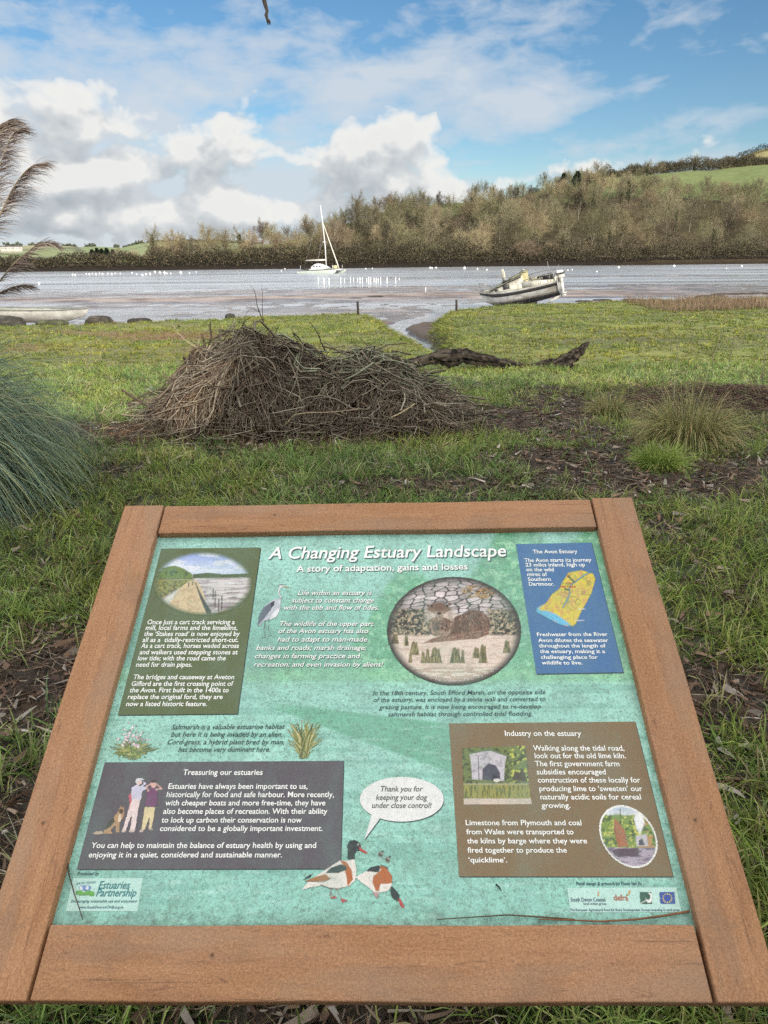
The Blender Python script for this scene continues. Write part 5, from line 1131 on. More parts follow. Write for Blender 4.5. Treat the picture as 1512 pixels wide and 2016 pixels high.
def plume(px_stem, Y, L_hair, dens_, bend):
    P = np.array([yp(x, y, Y) for x, y in px_stem]); t0 = np.linspace(0, 1, len(P)); t1 = np.linspace(0, 1, 30)
    P = np.stack([np.interp(t1, t0, P[:, k]) for k in range(3)], 1)
    for k in range(3): P[:, k] = np.convolve(np.pad(P[:, k], 2, 'edge'), np.ones(5) / 5, 'valid')
    r = tag(empty('plume'), None); r.location = pam.location; r.parent = pam; r.matrix_parent_inverse = Matrix.Translation(-pam.location)
    base = np.array([PB[0] + rng.uniform(-.2, .2), PB[1], pz + .1]); st_ = np.vstack([base + (P[0] - base) * f + np.array([0, 0, .15 * sin(f * pi)]) for f in np.linspace(0, 1, 8)[:-1]])
    m = MB(); m.tube(np.vstack([st_, P]), np.linspace(.005, .0012, 37), 5, col=(.36, .30, .20))
    n = dens_; s = np.round(rng.random(n) * 22 + rng.normal(0, .25, n)) / 22 + rng.normal(0, .006, n); s = np.clip(s, 0, 1); s = s * .97 + .02; idx = s * 29; i0 = np.clip(idx.astype(int), 0, 28); Bp = P[i0] + (P[i0 + 1] - P[i0]) * (idx - i0)[:, None]
    tg = unit(P[i0 + 1] - P[i0]); D = tg * .55 + np.array([bend, 0, -.12]) + rng.normal(0, .20, (n, 3))
    Lh = L_hair * (1 - .60 * s) * (0.5 + .9 * rng.random(n)) * (.45 + .9 * sst(0, .18, s)); ct = pick([(.20, .155, .14), (.28, .23, .20), (.11, .085, .08), (.42, .36, .31)], n, [.38, .27, .25, .10])
    V, Q, T, C = blades(Bp, D, Lh, np.full(n, .0034), rng.uniform(.2, .7, n), ct, ct * 1.15, K=4)
    m.add(V, Q, T, col=C); o = mesh_np('plume', np.vstack(m.V), np.vstack(m.Q), np.vstack(m.T), M_PLUME, np.vstack(m.C)); bpy.data.objects.remove(r); adopt(o, pam)
plume([(-34, 520), (-30, 440), (-12, 370), (4, 310), (22, 265), (42, 252)], 4.6, .17, 330, .75)
plume([(-60, 520), (-60, 420), (-30, 330), (-10, 270), (18, 240)], 4.9, .19, 330, .8)
plume([(-2, 428), (14, 392), (28, 365), (48, 338), (66, 324), (88, 322)], 4.5, .15, 320, .7)
plume([(-6, 560), (14, 534), (34, 512), (56, 494), (76, 480), (98, 477), (114, 486)], 4.4, .11, 230, .35)
plume([(-14, 588), (0, 576), (18, 567), (40, 562), (62, 563)], 4.5, .11, 220, .35)
plume([(-50, 350), (-40, 310), (-20, 270), (0, 245), (18, 236)], 5.2, .2, 500, .8)

# ------------------------------------------------------------------ tussocks, stalks, brambles on the right
def tussock(name, px, py, R, Hh, nb, pal, wts, label, cat, group=None, dr=(.6, 1.3), wd=.006):
    c = gp(px, py, -.1); z = float(gz(np.array([c[0]]), np.array([c[1]]))[0]); n = nb
    a = rng.uniform(0, 2 * pi, n); rr = R * .38 * np.sqrt(rng.random(n)); P = np.stack([c[0] + rr * np.cos(a), c[1] + rr * np.sin(a), np.full(n, z - .01)], -1)
    el = np.radians(np.clip(rng.normal(55, 20, n), 12, 88)); D = np.stack([np.cos(a) * np.cos(el), np.sin(a) * np.cos(el), np.sin(el)], -1)
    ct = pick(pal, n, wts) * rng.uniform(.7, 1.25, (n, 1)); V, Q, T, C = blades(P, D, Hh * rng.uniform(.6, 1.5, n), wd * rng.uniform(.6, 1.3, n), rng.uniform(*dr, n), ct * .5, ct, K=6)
    o = mesh_np(name, V, Q, T, M_GRASS, C); return tag(o, label, cat, group)
YG = [(.44, .44, .17), (.28, .33, .12), (.58, .46, .21), (.66, .52, .26), (.20, .16, .09)]
tussock('grass_tussock', 1352, 868, .60, .48, 2600, YG, [.28, .26, .2, .1, .16], 'large straw-and-green grass tussock right of the brush pile', 'grass tussock')
tussock('grass_tussock', 1200, 800, .40, .30, 900, YG, [.2, .4, .2, .05, .15], 'smaller drooping tussock on littered earth behind the large straw tussock', 'grass tussock')
tussock('grass_tussock', 1298, 925, .28, .21, 1100, [(.34, .46, .09), (.26, .38, .07), (.44, .50, .14)], None, 'small vivid lime-green grass tuft in front of the large tussock', 'grass tussock', dr=(.2, .8))
tussock('grass_tussock', 1350, 770, .34, .34, 700, YG, [.2, .45, .15, .05, .15], 'mid-height green tussock at the feet of the tall pale stalks', 'grass tussock')
def stalk(pts, Y, r, col, label):
    m = px_branch('', pts, Y, r, r * .35, col, None, n=5); P = m.V[0][:5].mean(0)
    n = 9; s = rng.integers(0, len(m.V[0]) // 5 - 1, n) * 5; Bp = m.V[0][s]; V, Q, T, C = blades(Bp, rnd_dir(n, rng.uniform(.3, .8, n)), rng.uniform(.03, .09, n), np.full(n, .003), np.full(n, .8), np.tile(np.array(col) * .7, (n, 1)), np.tile(col, (n, 1)))
    m.add(V, Q, T, col=C); o = m.build('dead_stalk', M_STICK); o.data.transform(Matrix.Translation(-Vector(P))); o.location = P; tag(o, label, 'dead stalk')
stalk([(1326, 792), (1329, 750), (1332, 700), (1335, 657)], 8.1, .0055, (.50, .45, .28), 'tall straight straw-coloured stalk rising beside the mid green tussock')
stalk([(1376, 785), (1388, 752), (1402, 712), (1414, 675), (1424, 636)], 8.1, .0055, (.48, .46, .26), 'tall leaning pale stalk, tallest of the stalks by the brambles')
stalk([(1436, 712), (1442, 680), (1446, 650), (1451, 620)], 10.2, .005, (.14, .13, .08), 'thin dark upright stalk behind the brambles')
stalk([(1500, 745), (1506, 700), (1512, 655)], 9.2, .006, (.34, .27, .2), 'brownish stalk at the edge of the bramble patch')
stalk([(1404, 720), (1402, 690), (1406, 660)], 10.4, .004, (.14, .12, .08), 'short dark twiggy stalk standing between leaning pale stalk and thin dark stalk')
n = 5200; c = gp(1440, 790, -.12); x = c[0] + rng.normal(0, 1.1, n) + .4; y = c[1] + rng.normal(0, .55, n) + .3; k_ = (x > 3.0) & (rng.random(n) < .35 + sst(.35, .6, fbm(x * 1.6, y * 1.6, 97, 3))); x, y = x[k_], y[k_]; n = len(x)
h_ = .20 * np.exp(-((x - c[0] - .3) / 1.5) ** 2 - ((y - c[1] - .3) / .7) ** 2)
a = rng.uniform(0, 2 * pi, n); L_ = rng.uniform(.15, .6, n); s = np.linspace(-.5, .5, 6); P = np.zeros((n, 6, 3)); arch = rng.uniform(.1, .8, n)
P[:, :, 0] = x[:, None] + np.cos(a)[:, None] * L_[:, None] * s; P[:, :, 1] = y[:, None] + np.sin(a)[:, None] * L_[:, None] * s
P[:, :, 2] = gz(P[:, :, 0], P[:, :, 1]) + h_[:, None] * rng.random((n, 1)) + (arch * L_)[:, None] * (.25 - s ** 2) + .01
V, Q_ = tubes(P, np.repeat(rng.uniform(.0015, .0042, n)[:, None], 6, 1), 4); cc = pick([(.14, .085, .07), (.22, .15, .11), (.08, .055, .045), (.32, .25, .18), (.17, .19, .09)], n, [.3, .25, .2, .12, .13])
tag(mesh_np('bramble_patch', V, Q_, None, M_STICK, np.repeat(cc, 24, 0)), 'low brown tangle of dead bramble stems beyond the large tussock', 'brambles', kind='stuff')

# ------------------------------------------------------------------ stones, posts, mud clumps
def rock(name, px, py, z, w_, h_, dp, col, label, cat, group=None, seed=0, flat_=.0, col2=None, off=0.0):
    c = gp(px, py, z); y0 = c[1] + off; c = yp(px, py, y0); u_, v_ = np.meshgrid(np.linspace(0, 2 * pi, 33)[:-1], np.linspace(-.35, pi / 2, 12), indexing='ij')
    X_ = np.cos(u_) * np.cos(v_); Y_ = np.sin(u_) * np.cos(v_); Z_ = np.sin(v_)
    p_ = .62; X_ = np.sign(X_) * np.abs(X_) ** p_ ; Z_ = np.sign(Z_) * np.abs(Z_) ** (.75)
    k = 1 + .35 * (fbm(X_ * 1.5 + seed * 3.1, Y_ * 1.5 + Z_ * 1.7 + seed, 100 + seed, 4) - .5)
    V = np.stack([X_ * w_ / 2 * k, Y_ * dp / 2 * k, Z_ * h_ * k], -1); n1, n2 = u_.shape; i, j = np.meshgrid(np.arange(n1), np.arange(n2 - 1), indexing='ij'); i2 = (i + 1) % n1
    Q = np.stack([i * n2 + j, i2 * n2 + j, i2 * n2 + j + 1, i * n2 + j + 1], -1).reshape(-1, 4)
    kk = fbm(X_ * 3 + seed, Y_ * 3 + Z_ * 2, 120 + seed, 4); cc = mix3(col, col2 or tuple(v * 2.2 for v in col), sst(.45, .7, kk))
    zg = c[2] if z is None else min(c[2], c[2]); o = mesh_np(name, V, Q, None, M_ROCK, cc.reshape(-1, 3), True); o.location = (c[0], c[1], c[2]); return tag(o, label, cat, group)
M_ROCK = vmat('weedy_rock', .85, .25, 7, .6, 1.3, bs=.7, bd=.04)
RG = 'boulders along the marsh edge'
rock('boulder', 14, 640, ZM, 1.15, .30, .7, (.045, .042, .036), 'long flat dark boulder in front of the pale dinghy bow', 'boulder', seed=1)
rock('boulder', 104, 640, ZM, 1.00, .17, .6, (.05, .055, .03), 'low mossy boulder in front of the pale dinghy', 'boulder', seed=2)
rock('boulder', 196, 638, ZM, .86, .27, .7, (.05, .044, .035), 'tall rounded dark boulder between the dinghy and the flat stone', 'boulder', seed=3)
rock('boulder', 276, 636, ZM, .78, .17, .6, (.035, .032, .028), 'low dark slab-like boulder next right of the tall rounded boulder', 'boulder', seed=4)
rock('boulder', 454, 627, ZM, .38, .16, .3, (.03, .03, .026), 'small dark stone on the turf edge behind the brush pile', 'boulder', seed=5)
for k_, (px, py, w_, h_) in enumerate([(738, 586, 1.2, .13), (765, 584, .7, .08), (790, 583, 1.0, .12), (808, 583, .8, .1), (832, 583, 1.1, .13), (890, 581, .7, .09), (700, 588, 1.0, .07), (552, 588, .4, .14), (846, 575, .4, .05)]):
    rock('weedy_stone', px, py, -.80, w_, h_, .9, (.035, .028, .022), 'dark weed-covered stone lying on the mudflat beyond the fence posts', 'stone', 'weed-covered stones on the mudflat', seed=10 + k_)
for k_, (px, py, w_, h_) in enumerate([(1375, 590, 1.5, .12), (1400, 586, 2.2, .16), (1425, 582, 1.8, .16), (1450, 581, 2.0, .15), (1490, 580, 2.2, .15), (1185, 592, 1.2, .1), (1245, 591, 1.2, .08), (1150, 594, 1.0, .08)]):
    rock('weed_hummock', px, py, -.80, w_, h_, .9, (.04, .035, .028), 'dark weedy hummock on the mud beyond the dry reeds', 'hummock', 'weedy hummocks along the right shore', seed=30 + k_)
M_POST = pmat('old_post', (.05, .042, .035), (.025, .02, .018), .9, 12, .5, .01, scale=(1, 1, .2))
for px, py, Y, h_, lb in ((705, 622, None, .62, 'dark wooden stake at the tip of the left marsh bank'), (898.5, 613, None, .60, 'dark wooden stake on the right side of the creek, nearest the stranded cruiser')):
    c = gp(px, py, ZM); g0 = float(gz(np.array([c[0]]), np.array([c[1]]))[0]); m = MB(); topz = yp(px, 593.5 if px < 800 else 590, c[1])[2]; m.tube([[c[0], c[1], g0 - .3], [c[0], c[1], (g0 + topz) / 2], [c[0] - .01, c[1], topz]], [.048, .045, .042], 8)
    o = m.build('wooden_stake', M_POST); tag(o, lb, 'stake')
# twig hanging from above
m = MB(); hp = [(528, 49), (526, 38), (524, 30), (526, 22), (523, 12), (520, 0), (516, -30), (505, -90), (470, -190)]
P = np.array([yp(x, y, 1.9) for x, y in hp]); P = np.vstack([P, [P[-1] + [-.15, -.5, .35]], [P[-1] + [-.3, -1.6, .7]], [P[-1] + [-.5, -3.4, 1.0]]])
m.tube(P, [.0012, .003, .0042, .0036, .0046, .005, .0065, .009, .013, .02, .03, .045], 7, col=(.17, .14, .12))
P2 = np.array([yp(x, y, 1.9) for x, y in [(529, 38), (531, 44), (532, 49)]]); m.tube(P2, [.002, .0025, .0008], 5, col=(.13, .10, .09))
tag(m.build('overhanging_branch', M_STICK), 'thin bare twig tip hanging into view against the blue sky', 'branch')
# bits lying on the board
def on_sheet_twig(pts, r, col, label, lift=.004):
    m = MB(); P = []
    for x, y in pts:
        u_, v_ = b_uv(x, y); P.append(BC + BU * u_ + BV * v_ + BN * (-REC + lift + r))
    P = np.array(P); t0 = np.linspace(0, 1, len(P)); t1 = np.linspace(0, 1, len(P) * 3); P = np.stack([np.interp(t1, t0, P[:, k]) for k in range(3)], 1)
    m.tube(P, np.linspace(r, r * .5, len(P)), 6, col=col); o = m.build('twig', M_STICK); tag(o, label, 'twig')
on_sheet_twig([(1355, 1796), (1310, 1804), (1250, 1812), (1180, 1816), (1120, 1813), (1060, 1812)], .0016, (.22, .11, .06), 'long reddish twig lying along the lower right edge of the board')
on_sheet_twig([(1130, 1812), (1050, 1806), (1000, 1803), (950, 1806), (860, 1812)], .0011, (.12, .085, .05), 'thin dark twig lying along the bottom of the board, left of the reddish one')
on_sheet_twig([(133, 1680), (138, 1722), (150, 1765), (166, 1812)], .0011, (.10, .07, .05), 'curved dark stem lying across the produced-by logo at the board corner')
on_sheet_twig([(975, 1743), (982, 1748), (986, 1756)], .0013, (.02, .02, .02), 'tiny black curled twig on the turquoise sheet under the brown box')
SHADE_H = 1.0
# ------------------------------------------------------------------ trees
def limb_tree(seed, H, Wd, lean=0.0, n1=9, n2=6, trunk_r=.22, fork=.25):
    R = np.random.default_rng(seed); segs = []; L1 = []
    tp = [np.zeros(3)]; d = np.array([lean, 0, 1.0])
    for k in range(6): d = unit(d + R.normal(0, .08, 3)); tp.append(tp[-1] + d * H * .78 / 6)
    tp = np.array(tp); segs.append((tp, np.linspace(trunk_r, trunk_r * .25, 7)))
    tips = []
    for i in range(n1):
        f = fork + (1 - fork) * (i + R.random()) / n1 * .95; k = min(int(f * 6), 5); p = tp[k] + (tp[k + 1] - tp[k]) * (f * 6 - k); a = i * 2.4 + R.normal(0, .4)
        L = Wd * .5 * (1.05 - .45 * f) * R.uniform(.8, 1.15); d = np.array([cos(a), sin(a), .35 + .9 * f]); d /= np.linalg.norm(d); pts = [p]
        for j in range(5): d = unit(d + R.normal(0, .12, 3) + [0, 0, .10]); pts.append(pts[-1] + d * L / 5)
        pts = np.array(pts); segs.append((pts, np.linspace(trunk_r * .42, trunk_r * .12, 6))); tips.append(pts)
        for j in range(n2):
            g = .3 + .7 * R.random(); kk = min(int(g * 5), 4); q = pts[kk]; dd = unit(d + R.normal(0, .65, 3) + [0, 0, .2]); l2 = L * .5 * R.uniform(.6, 1.1); p2 = [q]
            for _ in range(4): dd = unit(dd + R.normal(0, .15, 3) + [0, 0, .08]); p2.append(p2[-1] + dd * l2 / 4)
            p2 = np.array(p2); p2 = np.vstack([p2, p2[-1:] + (p2[-1:] - p2[-2:-1]) * .5]); segs.append((p2, np.linspace(trunk_r * .15, trunk_r * .05, 6))); tips.append(p2)
    return tp, segs, tips
def make_tree(name, seed, H, Wd, pal, wts=None, ntw=2600, tw=(.5, 1.3), ww=.045, env=.5, ivy=0, lean=0, base=.12, trunk_r=.22, squash=1.0):
    R = np.random.default_rng(seed + 100); tp, segs, tips = limb_tree(seed, H, Wd, lean, trunk_r=trunk_r)
    e = empty(name); m = MB()
    for P, r in segs: m.tube(P, r, 5, cap=False)
    m.build('trunk', M_BARK, e)
    n1 = int(ntw * (1 - env)); T = np.concatenate(tips); i = R.integers(0, len(T), n1); P1 = T[i] + R.normal(0, .25, (n1, 3))
    D1 = unit(P1 - np.array([0, 0, H * .35])) + R.normal(0, .45, (n1, 3)) + [0, 0, .12]
    n2 = ntw - n1; lob = R.normal(0, 1, (9, 3)); lob = unit(lob); lob[:, 2] = np.abs(lob[:, 2]) * .9 - .15; lc = lob * np.array([Wd * .30, Wd * .30, H * .24]) + [0, 0, H * .56]; lr = R.uniform(.20, .33, 9) * Wd
    k = R.integers(0, 9, n2); dd = unit(R.normal(0, 1, (n2, 3))); P2 = lc[k] + dd * lr[k][:, None] * R.uniform(.35, 1.0, (n2, 1)) ** .35 * np.array([1, 1, .85 * squash]); D2 = dd + R.normal(0, .30, (n2, 3)) + [0, 0, .12]
    P = np.vstack([P1, P2]); D = np.vstack([D1, D2]); k = P[:, 2] > H * base; P, D = P[k], D[k]; n = len(P)
    pa = np.array(pal); ct = (pa.mean(0) * .65 + pa[R.choice(len(pal), n, p=wts)] * .35) * R.uniform(.85, 1.15, (n, 1)); L = R.uniform(*tw, n)
    V, Q, T_, C = blades(P - unit(D) * L[:, None] * .4, D, L, np.full(n, ww), np.full(n, .15), ct * .8, ct, K=2)
    mesh_np('crown', V, Q, T_, M_TWIG, C, parent=e)
    if ivy:
        a = R.uniform(0, 2 * pi, ivy); z = R.random(ivy) * H * .72; k = np.minimum((z / (H * .78) * 6).astype(int), 5); ax = tp[k] + (tp[k + 1] - tp[k]) * ((z / (H * .78) * 6) - k)[:, None]
        rr = R.uniform(.2, .85, ivy) * (1.1 - z / H * .6) * 1.1; P = ax + np.stack([np.cos(a) * rr, np.sin(a) * rr, R.normal(0, .2, ivy)], -1); ct = np.array([(.045, .065, .025), (.07, .09, .035), (.03, .045, .02)])[R.integers(0, 3, ivy)]
        V, Q, T_, C = blades(P, unit(R.normal(0, 1, (ivy, 3))), np.full(ivy, .45), np.full(ivy, .30), np.full(ivy, .2), ct, ct, K=2); mesh_np('ivy', V, Q, T_, M_EVER, C, parent=e)
    return e
OCH = [(.46, .37, .22), (.55, .45, .28), (.34, .27, .17), (.42, .36, .19), (.26, .21, .13)]
GRY = [(.24, .215, .135), (.33, .29, .185), (.15, .135, .088), (.26, .24, .13), (.42, .36, .23)]
OLV = [(.22, .215, .11), (.31, .29, .15), (.14, .14, .075), (.38, .33, .19)]
PNK = [(.32, .235, .16), (.25, .185, .125), (.38, .29, .20), (.18, .14, .10)]
DRK = [(.085, .078, .052), (.06, .056, .036), (.12, .105, .07)]
protos = [make_tree('bare_tree', 1, 10.5, 11.5, GRY, base=.3), make_tree('bare_tree', 2, 10, 12.5, OLV, base=.28), make_tree('bare_tree', 3, 11.5, 10.5, OCH, base=.28), make_tree('bare_tree', 4, 10.5, 11, PNK, base=.26),
          make_tree('bare_tree', 5, 12.5, 9.5, GRY, ivy=700, ntw=1900), make_tree('bare_tree', 6, 9.5, 9, OCH, base=.05), make_tree('bare_tree', 7, 11, 10, DRK, base=.15)]
bushp = [make_tree('waterside_bush', 21, 5.6, 7.4, OCH, ntw=2000, tw=(.4, .9), ww=.04, env=.8, base=.0, trunk_r=.10), make_tree('waterside_bush', 22, 5.2, 7, PNK, ntw=2000, tw=(.4, .9), ww=.04, env=.8, base=0, trunk_r=.10),
         make_tree('waterside_bush', 23, 5.0, 7.5, OLV, ntw=2000, tw=(.4, .9), ww=.04, env=.8, base=0, trunk_r=.10)]
LAB = {0: ('bare grey-brown tree standing among the wooded slope', 'grey-brown trees on the wooded slope'), 1: ('bare olive-tinged tree standing among the wooded slope', 'olive-tinged trees on the wooded slope'),
       2: ('tall bare ochre tree standing among the wooded slope', 'ochre trees on the wooded slope'), 3: ('bare pinkish-brown tree standing among the wooded slope', 'pinkish trees on the wooded slope'),
       4: ('bare tree with dark ivy round its trunk on the wooded slope', 'ivy-clad trees on the wooded slope'), 5: ('low spreading sunlit ochre tree on the wooded slope', 'low ochre trees on the wooded slope'), 6: ('dark twiggy tree standing among the wooded slope', 'dark trees on the wooded slope')}
used = set()
def place(kind, a, r, s, rz, label=None, cat='tree', group=None, sz=1.0, name=None, sink=.3):
    src = (protos + bushp)[kind]; o = src if kind not in used else dup(src); used.add(kind)
    z = float(hill_z(np.array([a]), np.array([r]))[0]); o.location = (r * math.sin(a), r * cos(a), z - sink); o.rotation_euler = (0, 0, rz); o.scale = (s, s, s * sz)
    if name: o.name = name
    for k in ('label', 'category', 'group'):
        if k in o: del o[k]
    if label is None: label, group = LAB[kind]
    tag(o, label, cat, group); return o
R = np.random.default_rng(77)
def apx(x): return math.atan2(*(ray(x, 512)[:2]))
pts = []
tries = 0
while len(pts) < 285 and tries < 60000:
    tries += 1
    a = R.uniform(apx(300), apx(1600)); r0 = float(shore_r(a)); D1 = float(np.interp(a, _A, _D1)); r = r0 + 14 + (D1 + 6 - r0 - 14) * R.random() ** .8
    if r > D1 + 6: continue
    if apx(930) < a < apx(1290) and R.random() < .35: r = R.uniform(D1, 628)
    if a < apx(660) and R.random() < .25: r = D1 + R.uniform(-4, 6)
    if abs(a + .118) < .022 and 325 < r < 365: continue
    x, y = r * math.sin(a), r * cos(a)
    md = 8.2 if a > -.15 else 8.6
    if all((x - p[0]) ** 2 + ((y - p[1]) * .62) ** 2 > md ** 2 * (.55 if len(pts) > 150 else 1) for p in pts): pts.append((x, y, a, r))
for x, y, a, r in pts:
    xp = 756 + 1400 * math.tan(a) / 1.0
    if xp < 660: w_ = [.12, .16, .28, .12, .04, .24, .04]
    elif xp < 1000 and r < 330: w_ = [.30, .15, .04, .08, .08, .05, .30]  # darker trees picked here so the lower slope's shade sits in their colour
    else: w_ = [.27, .27, .08, .07, .13, .06, .12]
    k = R.choice(7, p=w_); s = R.uniform(.78, 1.32) * (1 if xp > 660 else .85); place(int(k), a, r, s, R.uniform(0, 6.28), sz=R.uniform(.85, 1.15))
# single trees one can pick out
def special(kind, px, r, s, label, sz=1.0, name='bare_tree', cat='tree', sink=.3): return place(kind, apx(px), r, s, R.uniform(0, 6.28), label, cat, None, sz, name, sink)
special(3, 545, 352, .85, 'lone round bare tree on the crest where the wooded spur begins', .9)
special(4, 707, 372, 1.35, 'tall ivy-clad tree standing out at the front edge of the wood', 1.0)
special(2, 742, 384, 1.15, 'tall pale tree next to the ivy-clad tree at the edge of the wood')
special(4, 776, 395, 1.1, 'second ivy-clad tree behind the tall pale tree on the skyline')
for px, s_, g_ in ((1290, .75, None), (1315, .8, None), (1345, .85, None), (1372, .8, None), (1225, .6, None), (1250, .65, None), (1395, .7, None), (1180, .5, None), (1160, .45, None), (1270, .6, None), (1205, .5, None), (1420, .5, None)):
    place([0, 4, 6, 0][int(px) % 4], apx(px), 655 + R.uniform(-12, 12), s_ * 1.25, R.uniform(0, 6.28), 'small bare tree in the line along the top hedge of the green field', 'tree', 'trees along the skyline hedge')
special(0, 932, 264, 1.45, 'large dome-shaped sunlit bush on the far bank, the widest one', 1.0, 'waterside_bush', 'bush') if False else None
B_G = 'bushes along the far waterside'
special(7, 930, 268, 2.05, 'large dome-shaped sunlit bush on the far bank, widest of the waterside bushes', .86, 'waterside_bush', 'bush')
special(8, 1032, 272, 1.5, 'second broad pinkish bush on the far bank, right of the widest dome bush', .85, 'waterside_bush', 'bush')
for px in list(range(240, 660, 27)) + list(range(740, 900, 42)) + list(range(1080, 1560, 34)):
    k = 7 + R.integers(0, 3); a = apx(px + R.uniform(-8, 8)); s_ = R.uniform(.7, 1.15) if px > 700 else R.uniform(.6, .95)
    place(int(k), a, float(shore_r(a)) + R.uniform(15, 24), s_, R.uniform(0, 6.28), 'rounded twiggy bush behind the dark bank hedge on the far shore', 'bush', B_G, R.uniform(.8, 1.1))
# conifers on the skyline
def conifer(seed, H, Wd):
    Rr = np.random.default_rng(seed); e = empty('conifer'); m = MB(); m.tube([[0, 0, 0], [0, 0, H * .5], [0, 0, H]], [.28, .18, .04], 6); m.build('trunk', M_BARK, e)
    n = 4200; z = H * (.22 + .78 * Rr.random(n)); tier = np.floor(z / H * 9 + Rr.random(n) * .2); f = 1 - z / H; wob = np.where(Rr.random(n) < .5, 1, .75); a = Rr.uniform(0, 2 * pi, n); a = a + .5 * np.sin(a * 3 + tier * 2)
    rr = Wd * .5 * (f ** .7) * Rr.random(n) ** .6 * (.6 + .6 * _h(tier, np.floor(a * 1.6), 4)); P = np.stack([rr * np.cos(a), rr * np.sin(a), z + rr * .08], -1); ct = np.array([(.035, .05, .03), (.05, .07, .04), (.025, .035, .02)])[Rr.integers(0, 3, n)]
    V, Q, T, C = blades(P, np.stack([np.cos(a), np.sin(a), Rr.normal(.1, .3, n)], -1), Rr.uniform(.5, 1.1, n), np.full(n, .28), np.full(n, .5), ct, ct, K=2); mesh_np('crown', V, Q, T, M_EVER, C, parent=e); return e
for px, H_, W_, lb in ((1098, 18, 12, 'dark pointed conifer on the skyline, left of the pair'), (1124, 18.5, 14.5, 'dark broader conifer on the skyline, right of the pair')):
    e = conifer(px, H_, W_); a = apx(px); z = float(hill_z(np.array([a]), np.array([478.0]))[0]); e.location = (478 * math.sin(a), 478 * cos(a), z - .5); tag(e, lb, 'conifer')
for k_, (px, s_) in enumerate([(183, .5), (193, .6), (202, .55), (212, .6), (224, .5)]):
    e = conifer(500 + k_, 9 * s_ + 3, 8 * s_ + 2); a = apx(px); r = 520; e.location = (r * math.sin(a), r * cos(a), -1 + 3.0); tag(e, 'small dark evergreen in the clump before the distant fields', 'evergreen tree', 'evergreen clump before the distant fields')

# thicket filling the gaps between the trees, and the dark hedge along the far bank
def thicket(name, n, a0, a1, rf, h, pal, L, Wd_, label, cat, up=.4, mat=None, kind='stuff', seed=0, wts=None, clump=.05):
    Rr = np.random.default_rng(seed); a = Rr.uniform(a0, a1, n); r = rf(a, Rr.random(n)); hh = h(a, r) * np.clip(-.15 + 2.1 * fbm(a * 75, r * clump, 130 + seed, 4), .12, 1.7); z = hill_z(a, r) + hh * Rr.random(n) ** .7
    P = np.stack([r * np.sin(a), r * np.cos(a), z], -1); D = unit(Rr.normal(0, 1, (n, 3)) + [0, 0, up]); ct = np.array(pal)[Rr.choice(len(pal), n, p=wts)] * Rr.uniform(.7, 1.25, (n, 1)) * (.75 + .5 * fbm(a * 60, r * .05, 140 + seed, 3))[:, None]
    V, Q, T, C = blades(P, D, Rr.uniform(*L, n), np.full(n, Wd_), np.full(n, .2), ct, ct, K=2); o = mesh_np(name, V, Q, T, mat or M_TWIG, C); return tag(o, label, cat, kind=kind)
thicket('woodland_thicket', 150000, apx(300), apx(1640), lambda a, u: shore_r(a) + 12 + (np.interp(a, _A, _D1) + 4 - shore_r(a) - 12) * u, lambda a, r: 3.6 * (np.where(a > apx(690), 1, .6)), DRK + DRK + GRY[2:3], (.6, 1.6), .07, 'dense leafless thicket filling the wooded hillside between trees', 'thicket', seed=1)
HED = [(.032, .032, .017), (.055, .050, .026), (.02, .02, .012), (.09, .07, .04), (.13, .10, .06)]
def hed_h(a, r):
    x = np.degrees(a); hgt = np.interp(a, [apx(-300), apx(0), apx(120), apx(200), apx(330), apx(560), apx(640), apx(800), apx(1000), apx(1512)], [3.2, 3.0, 2.2, 2.6, 4.2, 4.4, 4.2, 6.0, 6.2, 6.8]); rr = (r - shore_r(a) - 8) / 5; return np.maximum(hgt * (1 - rr ** 2 * .8), .3)
for (xa, xb, lb, sd_) in ((-340, 575, 'low dark tangled hedge along the far shore, left of the catamaran', 2), (575, 1860, 'tall dark hedge along the far shore behind the catamaran and cruiser', 3)):
    thicket('shore_hedge', 46000 if sd_ == 3 else 26000, apx(xa), apx(xb), lambda a, u: shore_r(a) + 3.2 + 9.5 * u, hed_h, HED, (.35, .8), .22, lb, 'hedge', mat=M_EVER, kind='thing', seed=sd_, clump=.2)
thicket('skyline_hedge', 42000, apx(1130), apx(1700), lambda a, u: 638 + 26 * u, lambda a, r: 7.0 + 0 * a, DRK, (.8, 1.8), .30, 'long dark hedge along the top of the green field', 'hedge', kind='thing', seed=4)
thicket('skyline_hedge', 5000, apx(1400), apx(1800), lambda a, u: 735 + 10 * u, lambda a, r: 6.0 + 0 * a, DRK, (.8, 1.8), .35, 'thin dark hedge on the pale field at the very top of the hill', 'hedge', kind='thing', seed=5)
thicket('crest_scrub', 6000, apx(560), apx(700), lambda a, u: np.interp(a, _A, _D1) + 2 + 8 * u, lambda a, r: 2.2 + 0 * a, GRY + OLV, (.6, 1.4), .12, 'scrubby hedge along the crest left of the ivy-clad trees', 'scrub', seed=6)
n = 5000; Rr = np.random.default_rng(9); a = Rr.uniform(apx(-60), apx(700), n); r = 2080 + 60 * Rr.random(n); k = fbm(a * 160, a * 0, 150, 3) > .42; a, r = a[k], r[k]; n = len(a); P = np.stack([r * np.sin(a), r * np.cos(a), far_z(a, r) + Rr.random(n) * 9 * fbm(a * 300, a * 0, 151, 2)], -1)
V, Q, T, C = blades(P, unit(Rr.normal(0, 1, (n, 3))), np.full(n, 5.0), np.full(n, 3.0), np.full(n, .1), np.tile([.07, .08, .05], (n, 1)), np.tile([.09, .10, .06], (n, 1)), K=2)
tag(mesh_np('distant_hedges', V, Q, T, M_EVER, C), 'dotted hedge trees along the skyline of the distant fields', 'hedges', kind='stuff')
